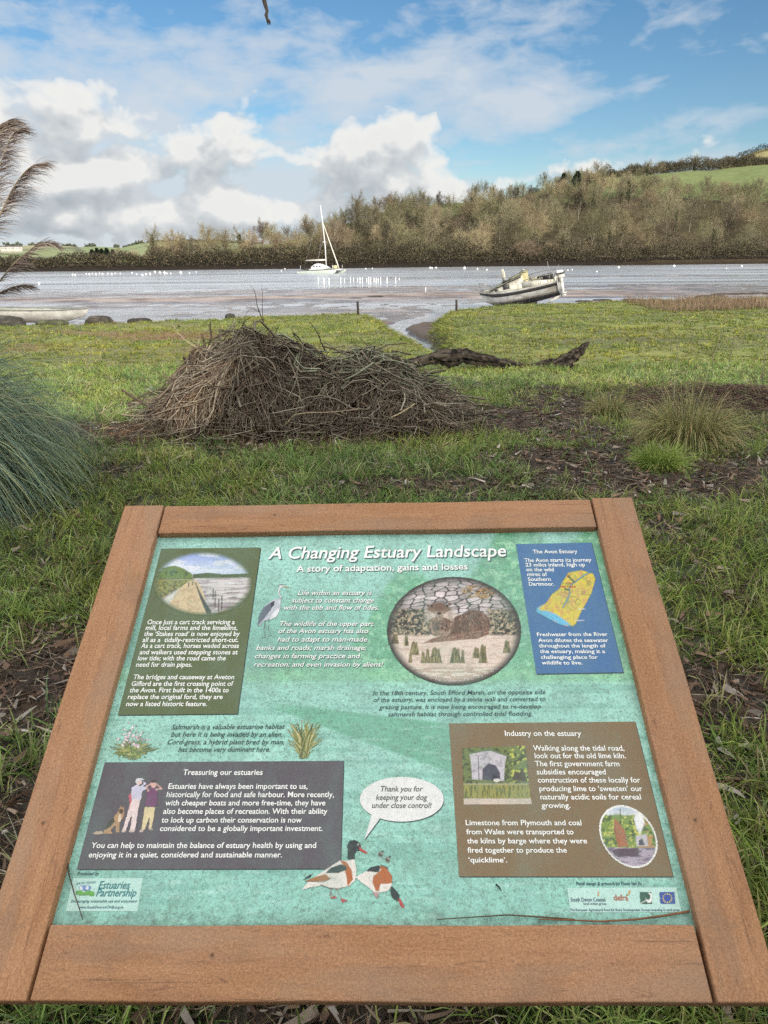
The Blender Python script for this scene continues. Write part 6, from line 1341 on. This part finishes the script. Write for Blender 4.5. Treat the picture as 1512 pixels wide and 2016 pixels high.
# white farm buildings far off
M_WH = pmat('whitewash', (.58, .55, .50), (.46, .44, .40), .8, .3, 0); M_SL = pmat('slate_roof', (.16, .16, .17), (.10, .10, .11), .8, .4, 0)
M_WIN = pmat('dark_window', (.03, .035, .04), (.02, .02, .02), .2, 1, 0)
for px, w_, lb in ((10.5, 11, 'leftmost of the three white farm buildings on the distant hill'), (22, 18, 'middle white farm building on the distant hill'), (37, 20, 'rightmost and longest white farm building on the distant hill')):
    a = apx(px); r = 1700.0; z = float(far_z(np.array([a]), np.array([r]))[0]); want = ray(px, 489); z = max(z, EYE + want[2] / math.hypot(want[0], want[1]) * r - 2)
    e = empty('farm_building', (r * math.sin(a), r * cos(a), z)); e.rotation_euler = (0, 0, -a)
    m = MB(); m.box((0, 0, 2.2 - 3), (w_, 9, 5.2 + 6)); o = m.build('wall', M_WH); o.parent = e
    m = MB(); h0 = 4.81; V = [[-w_/2-.4, -5, h0], [w_/2+.4, -5, h0], [w_/2+.4, 5, h0], [-w_/2-.4, 5, h0], [-w_/2-.4, 0, h0+2.4], [w_/2+.4, 0, h0+2.4]]; m.add(V, [[0, 1, 5, 4], [2, 3, 4, 5], [0, 3, 2, 1]], [[0, 4, 3], [1, 2, 5]]); o = m.build('roof', M_SL); o.parent = e
    for k in range(3):
        m = MB(); m.box(((k - 1) * w_ * .28, -4.53, 2.2), (1.8, .1, 1.6)); o = m.build('window', M_WIN); o.parent = e
    tag(e, lb, 'farm building')

# evergreen trees and a bank of shrubs behind the viewer: they shade the foreground
SHD = [(.05, .075, .03), (.07, .10, .04), (.035, .05, .022)]
def shade_tree(seed, H, Wd, z0=.1):
    Rr = np.random.default_rng(seed); tp, segs, tips = limb_tree(seed, H, Wd, 0, trunk_r=.2); e = empty('evergreen_oak'); m = MB()
    for P, r in segs: m.tube(P, r, 6, cap=False)
    m.build('trunk', M_BARK, e); n = 17000; lob = unit(Rr.normal(0, 1, (20, 3))); lc = lob * np.array([Wd * .3, Wd * .3, H * .30]) + [0, 0, H * .54]; lr = Rr.uniform(.13, .24, 20) * Wd; k = Rr.integers(0, 20, n); dd = unit(Rr.normal(0, 1, (n, 3)))
    P = lc[k] + dd * lr[k][:, None] * Rr.random((n, 1)) ** .4; P = P[P[:, 2] > H * z0]; n = len(P); ct = np.array(SHD)[Rr.integers(0, 3, n)]
    V, Q, T, C = blades(P, unit(Rr.normal(0, 1, (n, 3))), Rr.uniform(.25, .5, n), np.full(n, .26), np.full(n, .2), ct, ct, K=2); mesh_np('crown', V, Q, T, M_EVER, C, parent=e); return e
sh = [shade_tree(301, 8.5, 6.5, .03), shade_tree(302, 9.0, 7.0, .03)]
uu = set(); lx = [(-9, -10), (-4.5, -11), (0.5, -10.5), (5, -11.5), (9.5, -10.5), (14, -11.5), (18.5, -10.5), (23, -11.5), (2.8, -15), (7.5, -15.5), (12, -15), (17, -15.5), (-13, -11)]
for k_, (x, y) in enumerate(lx):
    s_ = k_ % 2; o = sh[s_] if s_ not in uu else dup(sh[s_]); uu.add(s_); zz = float(gz(np.array([float(x)]), np.array([float(y)]))[0]); o.location = (x, y, zz - .1); o.rotation_euler = (0, 0, k_ * 1.7); sc_ = SHADE_H * (.9 + .2 * ((k_ * 37) % 10) / 10); o.scale = (1.0, 1.0, sc_)
    for q in ('label', 'category', 'group'):
        if q in o: del o[q]
    tag(o, 'evergreen oak in the row behind the information board', 'tree', 'evergreen oaks behind the board')
# ------------------------------------------------------------------ boats
def loft(L, beam, depth, sheer_b, sheer_s, ns=26, nv=9, rake=.35, p_bow=.55, flare=1.7, tr_w=.82, keel_up_s=.12, x0=0.0, plan=.42):
    """outer hull skin, bow at +x; returns verts (ns,2nv-1), keel at z 0"""
    V = []
    for i in range(ns):
        t_ = i / (ns - 1); b = beam / 2 * (1 - (1 - min(t_ / plan, 1)) ** 2.1 if t_ < plan else 1 - (1 - tr_w) * ((t_ - plan) / (1 - plan)) ** 2)
        b = max(b, .015); top = depth + sheer_b * (1 - t_) ** 2 + sheer_s * t_ ** 2; kz = keel_up_s * max(t_ - .5, 0) ** 2 * 4 + (.55 * depth) * max(.18 - t_, 0) / .18
        row = []
        for j in range(-(nv - 1), nv):
            s = abs(j) / (nv - 1); z = kz + (top - kz) * s ** 1.25; y = b * (1 - (1 - s) ** flare); x = L / 2 - t_ * L + (rake * (z / depth) - rake * .5) * (1 - t_) ** 2
            row.append([x + x0, math.copysign(y, j) if j else 0, z])
        V.append(row)
    return np.array(V)
def skin(G):
    n, m = G.shape[:2]; i, j = np.meshgrid(np.arange(n - 1), np.arange(m - 1), indexing='ij'); return np.stack([i * m + j, i * m + j + 1, (i + 1) * m + j + 1, (i + 1) * m + j], -1).reshape(-1, 4)
def hull_mesh(name, G, mat, parent, colf, deck=None):
    n, m = G.shape[:2]; V = G.reshape(-1, 3); Q = skin(G); T = []
    c = V[(n - 1) * m:].mean(0); Vn = np.vstack([V, c]); k = len(V)
    for j in range(m - 1): T.append([k, (n - 1) * m + j + 1, (n - 1) * m + j])
    T.append([k, (n - 1) * m, (n - 1) * m + m - 1])
    return mesh_np(name, Vn, Q, T, mat, colf(Vn), True, parent)
def strip(G, s0, s1, out, th=None, i0=0, i1=None, nv=None):
    """a band along both sides of the hull between section fractions"""
    n, m = G.shape[:2]; h = (m - 1) // 2; i1 = i1 or n; mb = MB()
    for sd in (1, -1):
        A_ = []
        for i in range(i0, i1):
            def at(s): f = h + sd * s * h; k = min(max(int(math.floor(f)), 0), m - 2); return G[i, k] + (G[i, k + 1] - G[i, k]) * (f - k)
            A_.append([at(s0) + [0, sd * out, 0], at(s1) + [0, sd * out, 0], at(s1) + [0, -sd * .01, 0], at(s0) + [0, -sd * .01, 0]])
        A_ = np.array(A_); k = len(A_); Q = []
        for i in range(k - 1):
            for q in range(4): Q.append([i * 4 + q, i * 4 + (q + 1) % 4, i * 4 + 4 + (q + 1) % 4, i * 4 + 4 + q])
        mb.add(A_.reshape(-1, 3), Q)
    return mb
def prism(mb, base, top, **kw):
    """base and top: 4-corner rings"""
    V = np.vstack([base, top]); mb.add(V, [[3, 2, 1, 0], [4, 5, 6, 7], [0, 1, 5, 4], [1, 2, 6, 5], [2, 3, 7, 6], [3, 0, 4, 7]], **kw)
M_HULL = vmat('weathered_gelcoat', .5, .4, 3.5, .55, 1.1); M_BLK = pmat('black_strake', (.018, .018, .02), (.035, .033, .03), .6, 6)
M_CAB = pmat('grimy_cabin_paint', (.68, .67, .60), (.50, .48, .40), .55, 3, .1, c3=(.20, .20, .12)); M_CREAM = pmat('cream_door', (.62, .57, .34), (.45, .42, .25), .6, 5, c3=(.2, .2, .1))
M_ROOF = pmat('mossy_deck', (.14, .15, .09), (.30, .29, .22), .85, 5); M_METAL = pmat('dull_metal', (.35, .35, .34), (.18, .16, .14), .45, 10, 0, metal=.6); M_GLS = pmat('boat_window', (.05, .055, .06), (.12, .12, .12), .15, 3, 0)
M_WPL = pmat('white_plastic', (.72, .73, .72), (.52, .53, .52), .4, 6, 0); M_NAVY = pmat('navy_fender', (.02, .035, .07), (.05, .06, .08), .6, 9)

YB = 37.5
bc = gp(1040, 603, -.72); bpos = yp(1033, 597, YB)
cr = tag(empty('cabin_cruiser', (0, 0, 0)), 'stranded grimy white cabin cruiser with outboard motor, bow tipped down on the marsh edge', 'boat')
Lc, Bm = 4.75, 1.75
G = loft(Lc, Bm, .86, .16, .10, rake=.42)
def hull_c(V):
    z = V[:, 2]; x = V[:, 0]; nz = fbm(x * 3, z * 6 + V[:, 1] * 3, 160, 4); c = np.tile([.62, .63, .62], (len(V), 1)); st = sst(.42, .62, nz)[:, None]; c = c * (1 - .5 * st) + np.array([.30, .27, .22]) * .5 * st
    k = sst(.40, .33, z + .04 * nz)[:, None]; c = c * (1 - k) + np.array([.03, .03, .033]) * k; kb = (sst(.45, .40, z) * sst(.33, .38, z))[:, None] * .8; return c * (1 - kb) + np.array([.16, .12, .08]) * kb
n_, m_ = G.shape[:2]; Gf = np.stack([[np.array([np.interp(q, np.arange(m_), G[i, :, k]) for k in range(3)]) for q in np.linspace(0, m_ - 1, 61)] for i in range(n_)])
hull_mesh('hull', Gf, M_HULL, cr, hull_c)
strip(G, .78, .92, .035).build('rubbing_strake', M_BLK, cr)
mb = MB(); D_ = []                                                     # deck
for i in range(n_): a, b = G[i, 0], G[i, -1]; D_.append([a + [0, .01, -.03], (a + b) / 2 + [0, 0, .02], b + [0, -.01, -.03]])
D_ = np.array(D_); mb.add(D_.reshape(-1, 3), skin(D_)[:, ::-1]); mb.build('deck', M_ROOF, cr)
m = MB(); m.box((-.5, 0, .26), (.06, .9, .5)); m.box((0.2, 0, -.02), (2.2, .10, .32)); m.build('keel', M_BLK, cr)
# coach-roof: long, rising from the foredeck to the wheelhouse
def yh(x): return np.interp(x, [-2.3, -.2, 1.0, 1.7, 2.2], [.66, .66, .60, .42, .12])
xs_ = np.linspace(1.95, -.25, 12); mb = MB(); rings = []
for x_ in xs_:
    h_ = np.interp(x_, [-.25, .4, 1.4, 1.95], [.60, .48, .24, .05]); zd = .88 + .05 * (x_ > 1.2); w_ = yh(x_); rings.append([[x_, -w_, zd], [x_, -w_ * .88, zd + h_ * .92], [x_, 0, zd + h_], [x_, w_ * .88, zd + h_ * .92], [x_, w_, zd]])
rings = np.array(rings); mb.add(rings.reshape(-1, 3), skin(rings)); T_ = [[55, 56, 57], [55, 57, 58], [55, 58, 59]]; mb.T.append(np.array(T_)); mb.mt += [0] * 3
cab = mb.build('cabin', M_CAB, cr)
mb = MB(); R2_ = rings[:, 1:4] * 1.0; R2_ = np.concatenate([R2_[:, :1] + [0, -.05, .0], R2_[:, 1:2], R2_[:, 2:] + [0, .05, .0]], 1) + [0, 0, .018]; mb.add(R2_.reshape(-1, 3), skin(R2_)); lo_ = R2_ - [0, 0, .035]; mb.add(lo_.reshape(-1, 3), skin(lo_)[:, ::-1])
mb.build('cabin_roof', M_ROOF, cr)
mb = MB()
for sd in (-1, 1):
    P = np.array([[x_, sd * (yh(x_) * .90 + .055), .88 + np.interp(x_, [-.25, .4, 1.4, 1.95], [.60, .48, .24, .05]) * .92 + .015] for x_ in xs_]); mb.tube(P, .026, 6)
mb.build('roof_trim', M_BLK, cr)
for x0_, x1_, z0_, z1_ in ((.55, .95, .98, 1.20), (1.28, 1.52, .96, 1.06)):
    for sd in (-1, 1):
        m = MB(); wa_, wb_ = yh(x0_) * .965 + .012, yh(x1_) * .965 + .012; V = [[x0_, sd * wa_, z0_], [x1_, sd * wb_, z0_], [x1_, sd * (wb_ - .03), z1_], [x0_, sd * (wa_ - .03), z1_]]; V2 = [[a, b - sd * .05, c] for a, b, c in V]; prism(m, np.array(V), np.array(V2)); wn_ = m.build('window', M_GLS, cr)
        f = MB(); VV = np.array(V + V[:1]); f.tube(VV, .014, 4); adopt(f.build('window_frame', M_METAL), wn_)
# wheelhouse bulkhead, hatch garage, cockpit
m = MB(); m.box((-.34, -.20, 1.20), (.36, .62, .70)); o = m.build('cabin_door', M_CREAM, cr); bevel(o, .02)
m = MB(); m.box((-.34, -.20, 1.575), (.48, .74, .05)); m.box((.22, -.05, 1.44), (1.0, .72, .045), R=np.array(Matrix.Rotation(radians(12), 3, 'Y'))); m.build('sliding_hatch', M_ROOF, cr)
m = MB()
for sd in (-1, 1): prism(m, np.array([[-.3, sd * .70, .86], [-2.2, sd * .62, .86], [-2.2, sd * .56, .86], [-.3, sd * .64, .86]]), np.array([[-.3, sd * .68, 1.22], [-2.2, sd * .60, 1.02], [-2.2, sd * .57, 1.02], [-.3, sd * .65, 1.22]]))
m.box((-2.27, 0, .96), (.06, 1.3, .26)); m.build('cockpit_coaming', M_CAB, cr)
m = MB()
for sd in (-1, 1):
    m.tube([[-.4, sd * .72, 1.25], [-1.2, sd * .74, 1.34], [-2.2, sd * .66, 1.30], [-2.3, sd * .3, 1.28]], .016, 5)
    for x_ in (-.8, -1.4, -2.0): m.tube([[x_, sd * .74, .9], [x_, sd * .73, 1.33]], .013, 5)
m.build('stern_rail', M_METAL, cr)
m = MB()
for sd in (-1, 1): m.tube([[1.85, sd * .38, .98], [2.15, sd * .30, 1.36], [2.55, 0, 1.44]], .016, 5); m.tube([[2.35, sd * .12, 1.0], [2.55, 0, 1.44]], .014, 5)
m.tube([[2.5, 0, 1.0], [2.66, 0, 1.62]], .012, 5); m.build('pulpit_rail', M_METAL, cr)
m = MB(); th = np.linspace(0, 2 * pi, 22)[:-1]; V = [[.92 + .05 * s, .20 * cos(a) - .1, 1.62 + .30 * sin(a)] for s in (-.6, .6) for a in th]; Q = [[i, (i + 1) % 21, 21 + (i + 1) % 21, 21 + i] for i in range(21)]; V += [[.89, -.1, 1.62], [.95, -.1, 1.62]]; T = [[42, (i + 1) % 21, i] for i in range(21)] + [[43, 21 + i, 21 + (i + 1) % 21] for i in range(21)]
m.add(np.array(V) @ np.array([[cos(.9), sin(.9), 0], [-sin(.9), cos(.9), 0], [0, 0, 1]]) + [.32, -.72, 0], Q, T); m.build('oval_hatch_cover', M_CAB, cr)
m = MB(); m.box((.92, -.1, 1.28), (.34, .40, .045)); m.box((.92, -.1, 1.18), (.08, .10, .3)); m.box((1.02, -.22, 1.2), (.05, .05, .25)); m.build('mast_step', M_BLK, cr)
m = MB(); m.tube([[.3, -1.0, 1.0 - .12], [.3, -.99, .72], [.3, -.97, .55], [.3, -.95, .42]], [.015, .085, .10, .05], 9); m.tube([[.3, -.84, .95], [.3, -1.0, .88]], .01, 4); m.build('fender', M_NAVY, cr)
m = MB(); m.tube([[2.30, -.30, .80], [2.30, -.33, .62], [2.30, -.30, .48]], [.02, .085, .05], 8); m.build('fender', M_BLK, cr)
m = MB(); m.tube([[-1.9, .1, 1.0], [-1.9, .1, 1.85]], .018, 5); m.tube([[-1.6, .0, 1.08], [-1.05, -.05, 1.58]], .02, 5); m.tube([[-2.1, -.2, 1.0], [-2.5, -.3, 1.55]], .012, 5); m.build('pole', M_METAL, cr)
m = MB(); m.box((-1.75, -.1, 1.1), (.5, .7, .22)); m.tube([[-2.0, -.5, 1.1], [-1.5, .2, 1.25], [-1.1, -.3, 1.12]], .05, 6); o = m.build('cockpit_clutter', M_BLK, cr)
# outboard
m = MB(); xo, zo = -2.54, .93
prism(m, np.array([[xo + .24, -.17, zo], [xo - .26, -.15, zo + .03], [xo - .26, .15, zo + .03], [xo + .24, .17, zo]]), np.array([[xo + .20, -.13, zo + .40], [xo - .20, -.12, zo + .36], [xo - .20, .12, zo + .36], [xo + .20, .13, zo + .40]]))
o = m.build('outboard_cowl', M_WPL, cr); bevel(o, .06, 4)
m = MB(); m.box((xo - .02, 0, zo + .24), (.50, .335, .07)); o2 = m.build('cowl_stripe', M_BLK); adopt(o2, o)
m = MB(); m.box((xo, 0, zo - .08), (.26, .22, .2)); m.box((xo - .02, 0, zo - .42), (.20, .12, .62)); m.box((xo - .05, 0, zo - .72), (.40, .30, .02)); m.tube([[xo + .12, 0, zo - .84], [xo - .2, 0, zo - .84]], [.06, .04], 8)
m.build('outboard_leg', M_WPL, cr)
m = MB(); m.box((-2.46, 0, .98), (.16, .34, .34)); m.build('outboard_bracket', M_METAL, cr)
yaw = pi + radians(-20)                                               # bow points left and slightly away
cr.rotation_euler = (Matrix.Rotation(yaw, 3, 'Z') @ Matrix.Rotation(radians(11), 3, 'Y') @ Matrix.Rotation(radians(-9), 3, 'X')).to_euler()
cr.location = (bpos[0] - .08, bpos[1], -.58); cr.scale = (.79, .90, 1.0)
# launching cradle timber under the stern
m = MB(); q0, q1 = yp(1078, 596, YB - .8), yp(1100, 583, YB - .9); m.tube([[q0[0], q0[1], q0[2]], [q1[0], q1[1], q1[2] - .02]], .05, 5); tag(m.build('prop_timber', M_CAB), 'pale propping plank under the stern of the stranded cruiser', 'plank')
# weeds round the stern of the cruiser
n = 2600; c = yp(1108, 596, YB - 1.6); x = c[0] + np.random.default_rng(5).normal(.1, .55, n); y = c[1] + np.random.default_rng(6).normal(0, .35, n)
ct = pick([(.20, .24, .07), (.32, .28, .12), (.14, .18, .05)], n); V, Q_, T_, C_ = blades(np.stack([x, y, gz(x, y)], -1), rnd_dir(n, rng.uniform(.6, .98, n)), rng.uniform(.12, .42, n), np.full(n, .016), rng.uniform(0, .6, n), ct * .5, ct)
tag(mesh_np('marsh_weeds', V, Q_, T_, M_GRASS, C_), 'clump of rough marsh weeds growing under the cruiser stern', 'weeds', kind='stuff')

# catamaran on its mooring; bows to the right and slightly towards the viewer
M_CH = pmat('cat_hull', (.56, .62, .57), (.48, .54, .50), .35, 1.2, 0); M_CW = pmat('cat_white', (.78, .79, .78), (.66, .67, .66), .35, 1.5, 0); M_SAIL = pmat('furled_sail', (.74, .72, .66), (.60, .58, .52), .8, 4, 0)
cat = tag(empty('catamaran'), 'white cruising catamaran with one tall mast moored in the river', 'catamaran')
for sd in (-1, 1):
    Gc = loft(8.0, 1.0, 1.15, .10, -.28, ns=22, nv=7, rake=.05, flare=2.4, tr_w=.75, keel_up_s=.3, plan=.5); Gc[:, :, 1] += sd * 1.95; Gc[:, :, 2] -= .30
    hull_mesh('hull', Gc, M_CH, cat, lambda V: np.full((len(V), 3), .6)); dd = np.stack([Gc[:, 0], Gc[:, -1]], 1) + [0, 0, .01]; mb = MB(); mb.add(dd.reshape(-1, 3), skin(dd)[:, ::-1]); mb.build('hull_deck', M_CW, cat)
    strip(Gc, .88, .97, .03).build('dark_stripe', M_BLK, cat)
m = MB(); prism(m, np.array([[1.2, -1.6, .35], [-3.2, -1.6, .35], [-3.2, 1.6, .35], [1.2, 1.6, .35]]), np.array([[1.0, -1.6, .95], [-3.0, -1.6, .85], [-3.0, 1.6, .85], [1.0, 1.6, .95]])); m.build('bridge_deck', M_CW, cat)
m = MB()
sec = [(1.4, .95, .05, 1.1), (.9, .95, .42, 1.35), (.2, .95, .72, 1.45), (-.6, .95, .92, 1.45), (-1.2, .95, .80, 1.4), (-1.6, .95, .35, 1.3)]; rg = np.array([[[x, -w_, z], [x, -w_ * .86, z + h * .75], [x, -w_ * .45, z + h], [x, w_ * .45, z + h], [x, w_ * .86, z + h * .75], [x, w_, z]] for x, z, h, w_ in sec])
m.add(rg.reshape(-1, 3), skin(rg)[:, ::-1]); m.add(rg[-1], [[0, 1, 4, 5]], [[1, 2, 3], [1, 3, 4]]); o = m.build('cabin', M_CW, cat)
for x_, w_ in ((-.9, .35), (-.35, .35), (.3, .4)):
    m = MB(); m.box((x_, -1.375 + .02, 1.38), (w_, .06, .22)); adopt(m.build('window', M_GLS), o)
m = MB(); m.box((-2.6, -1.72, .98), (1.5, .5, .1)); m.box((-2.6, -1.75, .84), (1.4, .56, .14)); m.build('cockpit_opening', M_BLK, cat)
m = MB(); m.tube([[3.7, -1.9, .72], [3.7, 0, .80], [3.7, 1.9, .72]], .10, 8); m.build('forward_crossbeam', M_CW, cat)
m = MB(); m.add([[1.2, -1.5, .7], [3.65, -1.5, .7], [3.65, 1.5, .7], [1.2, 1.5, .7]], [[0, 1, 2, 3]]); m.build('trampoline', M_BLK, cat)
MH = 11.9
m = MB(); m.tube([[1.0, 0, .9], [.85, 0, 5], [.5, 0, 9.0], [.15, 0, MH]], [.095, .09, .08, .06], 8); mast = m.build('mast', M_CW, cat)
m = MB(); m.tube([[.8, -.9, 5.6], [.8, 0, 5.7], [.8, .9, 5.6]], .05, 5); adopt(m.build('spreader', M_CW), mast)
m = MB(); m.tube([[3.65, 0, .9], [3.4, 0, 1.6], [2.0, 0, 5.2], [.62, 0, 8.8]], [.05, .10, .09, .05], 7); m.build('furled_headsail', M_SAIL, cat)
m = MB(); m.tube([[.85, 0, 2.5], [-3.3, 0, 2.4]], [.14, .11], 7); m.build('boom', M_SAIL, cat)
m = MB()
for y_ in (-1.9, 1.9):
    for a, b in (([.1, y_, .9], [.5, 0, 8.6]), ([-.4, y_, .9], [.8, y_ * .47, 5.6])): m.tube([a, b], .022, 4)
m.tube([[-3.9, 0, .9], [.15, 0, MH]], .02, 4); m.build('rigging', M_METAL, cat)
m = MB()
for x_, y_, h in ((3.3, -2, .75), (3.3, 2, .75), (2.2, -2.2, .6), (2.2, 2.2, .6), (-3.4, -2.1, .7), (-1.0, -2.3, .6), (.6, -2.3, .6)): m.tube([[x_, y_, .8], [x_, y_, .85 + h]], .03, 4)
m.build('stanchion', M_CW, cat)
m = MB(); m.box((3.0, -.3, 1.15), (.7, .8, .7)); m.box((2.5, .9, 1.0), (.6, .6, .4)); m.build('deck_gear', M_CREAM, cat)
cp = gp(634, 538, ZW); cat.location = (cp[0], cp[1], ZW - .12); cat.rotation_euler = (0, 0, radians(-24)); kk_ = cp[1] / 146 * 1.03; cat.scale = (kk_, kk_, kk_)

# pale dinghy beyond the boulders
dg_ = tag(empty('dinghy'), 'long pale open dinghy lying behind the boulders at the marsh edge', 'dinghy')
Gd = loft(4.4, 1.5, .50, .06, .02, ns=20, nv=7, rake=.25, flare=2.2, tr_w=.9, plan=.45)
hull_mesh('hull', Gd, M_HULL, dg_, lambda V: np.tile([.60, .61, .58], (len(V), 1)) * (.8 + .35 * fbm(V[:, 0] * 3, V[:, 2] * 5, 170, 3))[:, None])
strip(Gd, .93, 1.0, .03).build('gunwale', pmat('grey_gunwale', (.22, .24, .22), None, .6, 5), dg_)
m = MB()
for x_ in (-1.0, .4): m.box((x_, 0, .40), (.22, 1.3, .03))
m.build('thwart', M_CAB, dg_); m = MB(); g_ = Gd[:, 1:-1] * [1, .92, 1] + [0, 0, .03]; m.add(g_.reshape(-1, 3), skin(g_)[:, ::-1]); m.build('inner_skin', M_ROOF, dg_)
e_ = yp(157, 634, 27.6); dg_.location = (e_[0] - 2.1, e_[1] + .2, -.52); dg_.rotation_euler = (0, radians(1.5), radians(4))

# buoys, and white strokes standing in for glare reflections on the water
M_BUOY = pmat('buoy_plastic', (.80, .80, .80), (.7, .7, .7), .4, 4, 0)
u_, v_ = np.meshgrid(np.linspace(0, 2 * pi, 13), np.linspace(-pi / 2, pi / 2, 9), indexing='ij'); gb = np.stack([np.cos(u_) * np.cos(v_), np.sin(u_) * np.cos(v_), np.sin(v_) * .9], -1)
mb = MB(); mb.add(gb.reshape(-1, 3), skin(gb)); mb.tube([[0, 0, .8], [0, 0, 1.15]], [.14, .10], 6); mb.tube([[-.16, 0, 1.2], [0, 0, 1.36], [.16, 0, 1.2]], .05, 5)
b0 = mb.build('mooring_buoy', M_BUOY, smooth=True); first = True
BU_ = [(143, 540, 4.2), (148, 540.5, 3.8), (170, 538.5, 3.4), (176, 539, 4), (182, 538, 3.2), (189, 538.6, 4.2), (196, 538, 3.4), (202, 538.8, 4), (212, 538.2, 3.6), (220, 538.6, 4.2), (227, 538, 3.2), (237, 538, 3.4), (260, 536.6, 3.6), (269, 539.5, 2.8), (280.5, 540.6, 4.4), (287.5, 539, 4), (295.5, 538, 4.4), (305, 534.6, 5), (315, 535.8, 5.2), (324, 536, 5.6), (328.5, 537.6, 3.4), (336, 537.6, 3.2), (356, 535.6, 6), (373, 536.6, 3.6), (386, 535, 2.8),
      (554, 533, 3), (561, 529, 3), (720, 528.5, 3), (733, 528, 3), (847, 526.5, 5), (850.5, 527, 3.6), (858.5, 526.5, 4.4), (914.5, 526.5, 6), (940, 528.6, 4.2), (958.6, 530.6, 3.6), (1031, 531, 4.6), (1118, 531.4, 3.4), (1126.5, 530.4, 3.4), (1175, 534, 3.8), (1218, 525.6, 5.2), (1327, 522.8, 5.6), (1460, 523.4, 4.4), (77, 557, 4), (1430, 528, 2.6)]
for px, py, dm in BU_:
    c = gp(px, py + dm * .35, ZW); o = b0 if first else dup(b0); first = False; s = max(dm * .85 * c[1] / 1400 / 2, .14); o.location = (c[0], c[1], ZW + s * .35); o.scale = (s, s, s); o.rotation_euler = (0, 0, px)
    for q in ('label', 'category', 'group'):
        if q in o: del o[q]
    tag(o, 'small round white mooring buoy floating on the river', 'buoy', 'white mooring buoys on the river')
m = MB(); m.tube([[0, 0, -.4], [0, 0, .5], [.01, 0, .98], [0, 0, 1.0]], [.5, .48, .46, .2], 8); V = m.V[0]; s0 = m.build('white_stroke', M_BUOY); first = True
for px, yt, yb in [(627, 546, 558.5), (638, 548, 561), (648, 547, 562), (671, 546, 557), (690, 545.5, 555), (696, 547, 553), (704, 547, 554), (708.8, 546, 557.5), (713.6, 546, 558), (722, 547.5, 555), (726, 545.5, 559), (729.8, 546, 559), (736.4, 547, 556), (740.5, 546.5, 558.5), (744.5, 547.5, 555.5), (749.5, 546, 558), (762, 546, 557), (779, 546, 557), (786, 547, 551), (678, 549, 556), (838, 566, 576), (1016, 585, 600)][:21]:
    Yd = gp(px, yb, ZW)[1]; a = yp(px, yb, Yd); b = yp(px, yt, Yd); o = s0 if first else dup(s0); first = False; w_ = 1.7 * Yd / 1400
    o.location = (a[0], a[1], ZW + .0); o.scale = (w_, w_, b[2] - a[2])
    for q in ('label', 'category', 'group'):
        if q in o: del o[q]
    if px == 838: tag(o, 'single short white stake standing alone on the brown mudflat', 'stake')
    else: tag(o, 'thin white upright standing in for a glare reflection in front of the catamaran', 'stake', 'white glare strokes on the shallows')
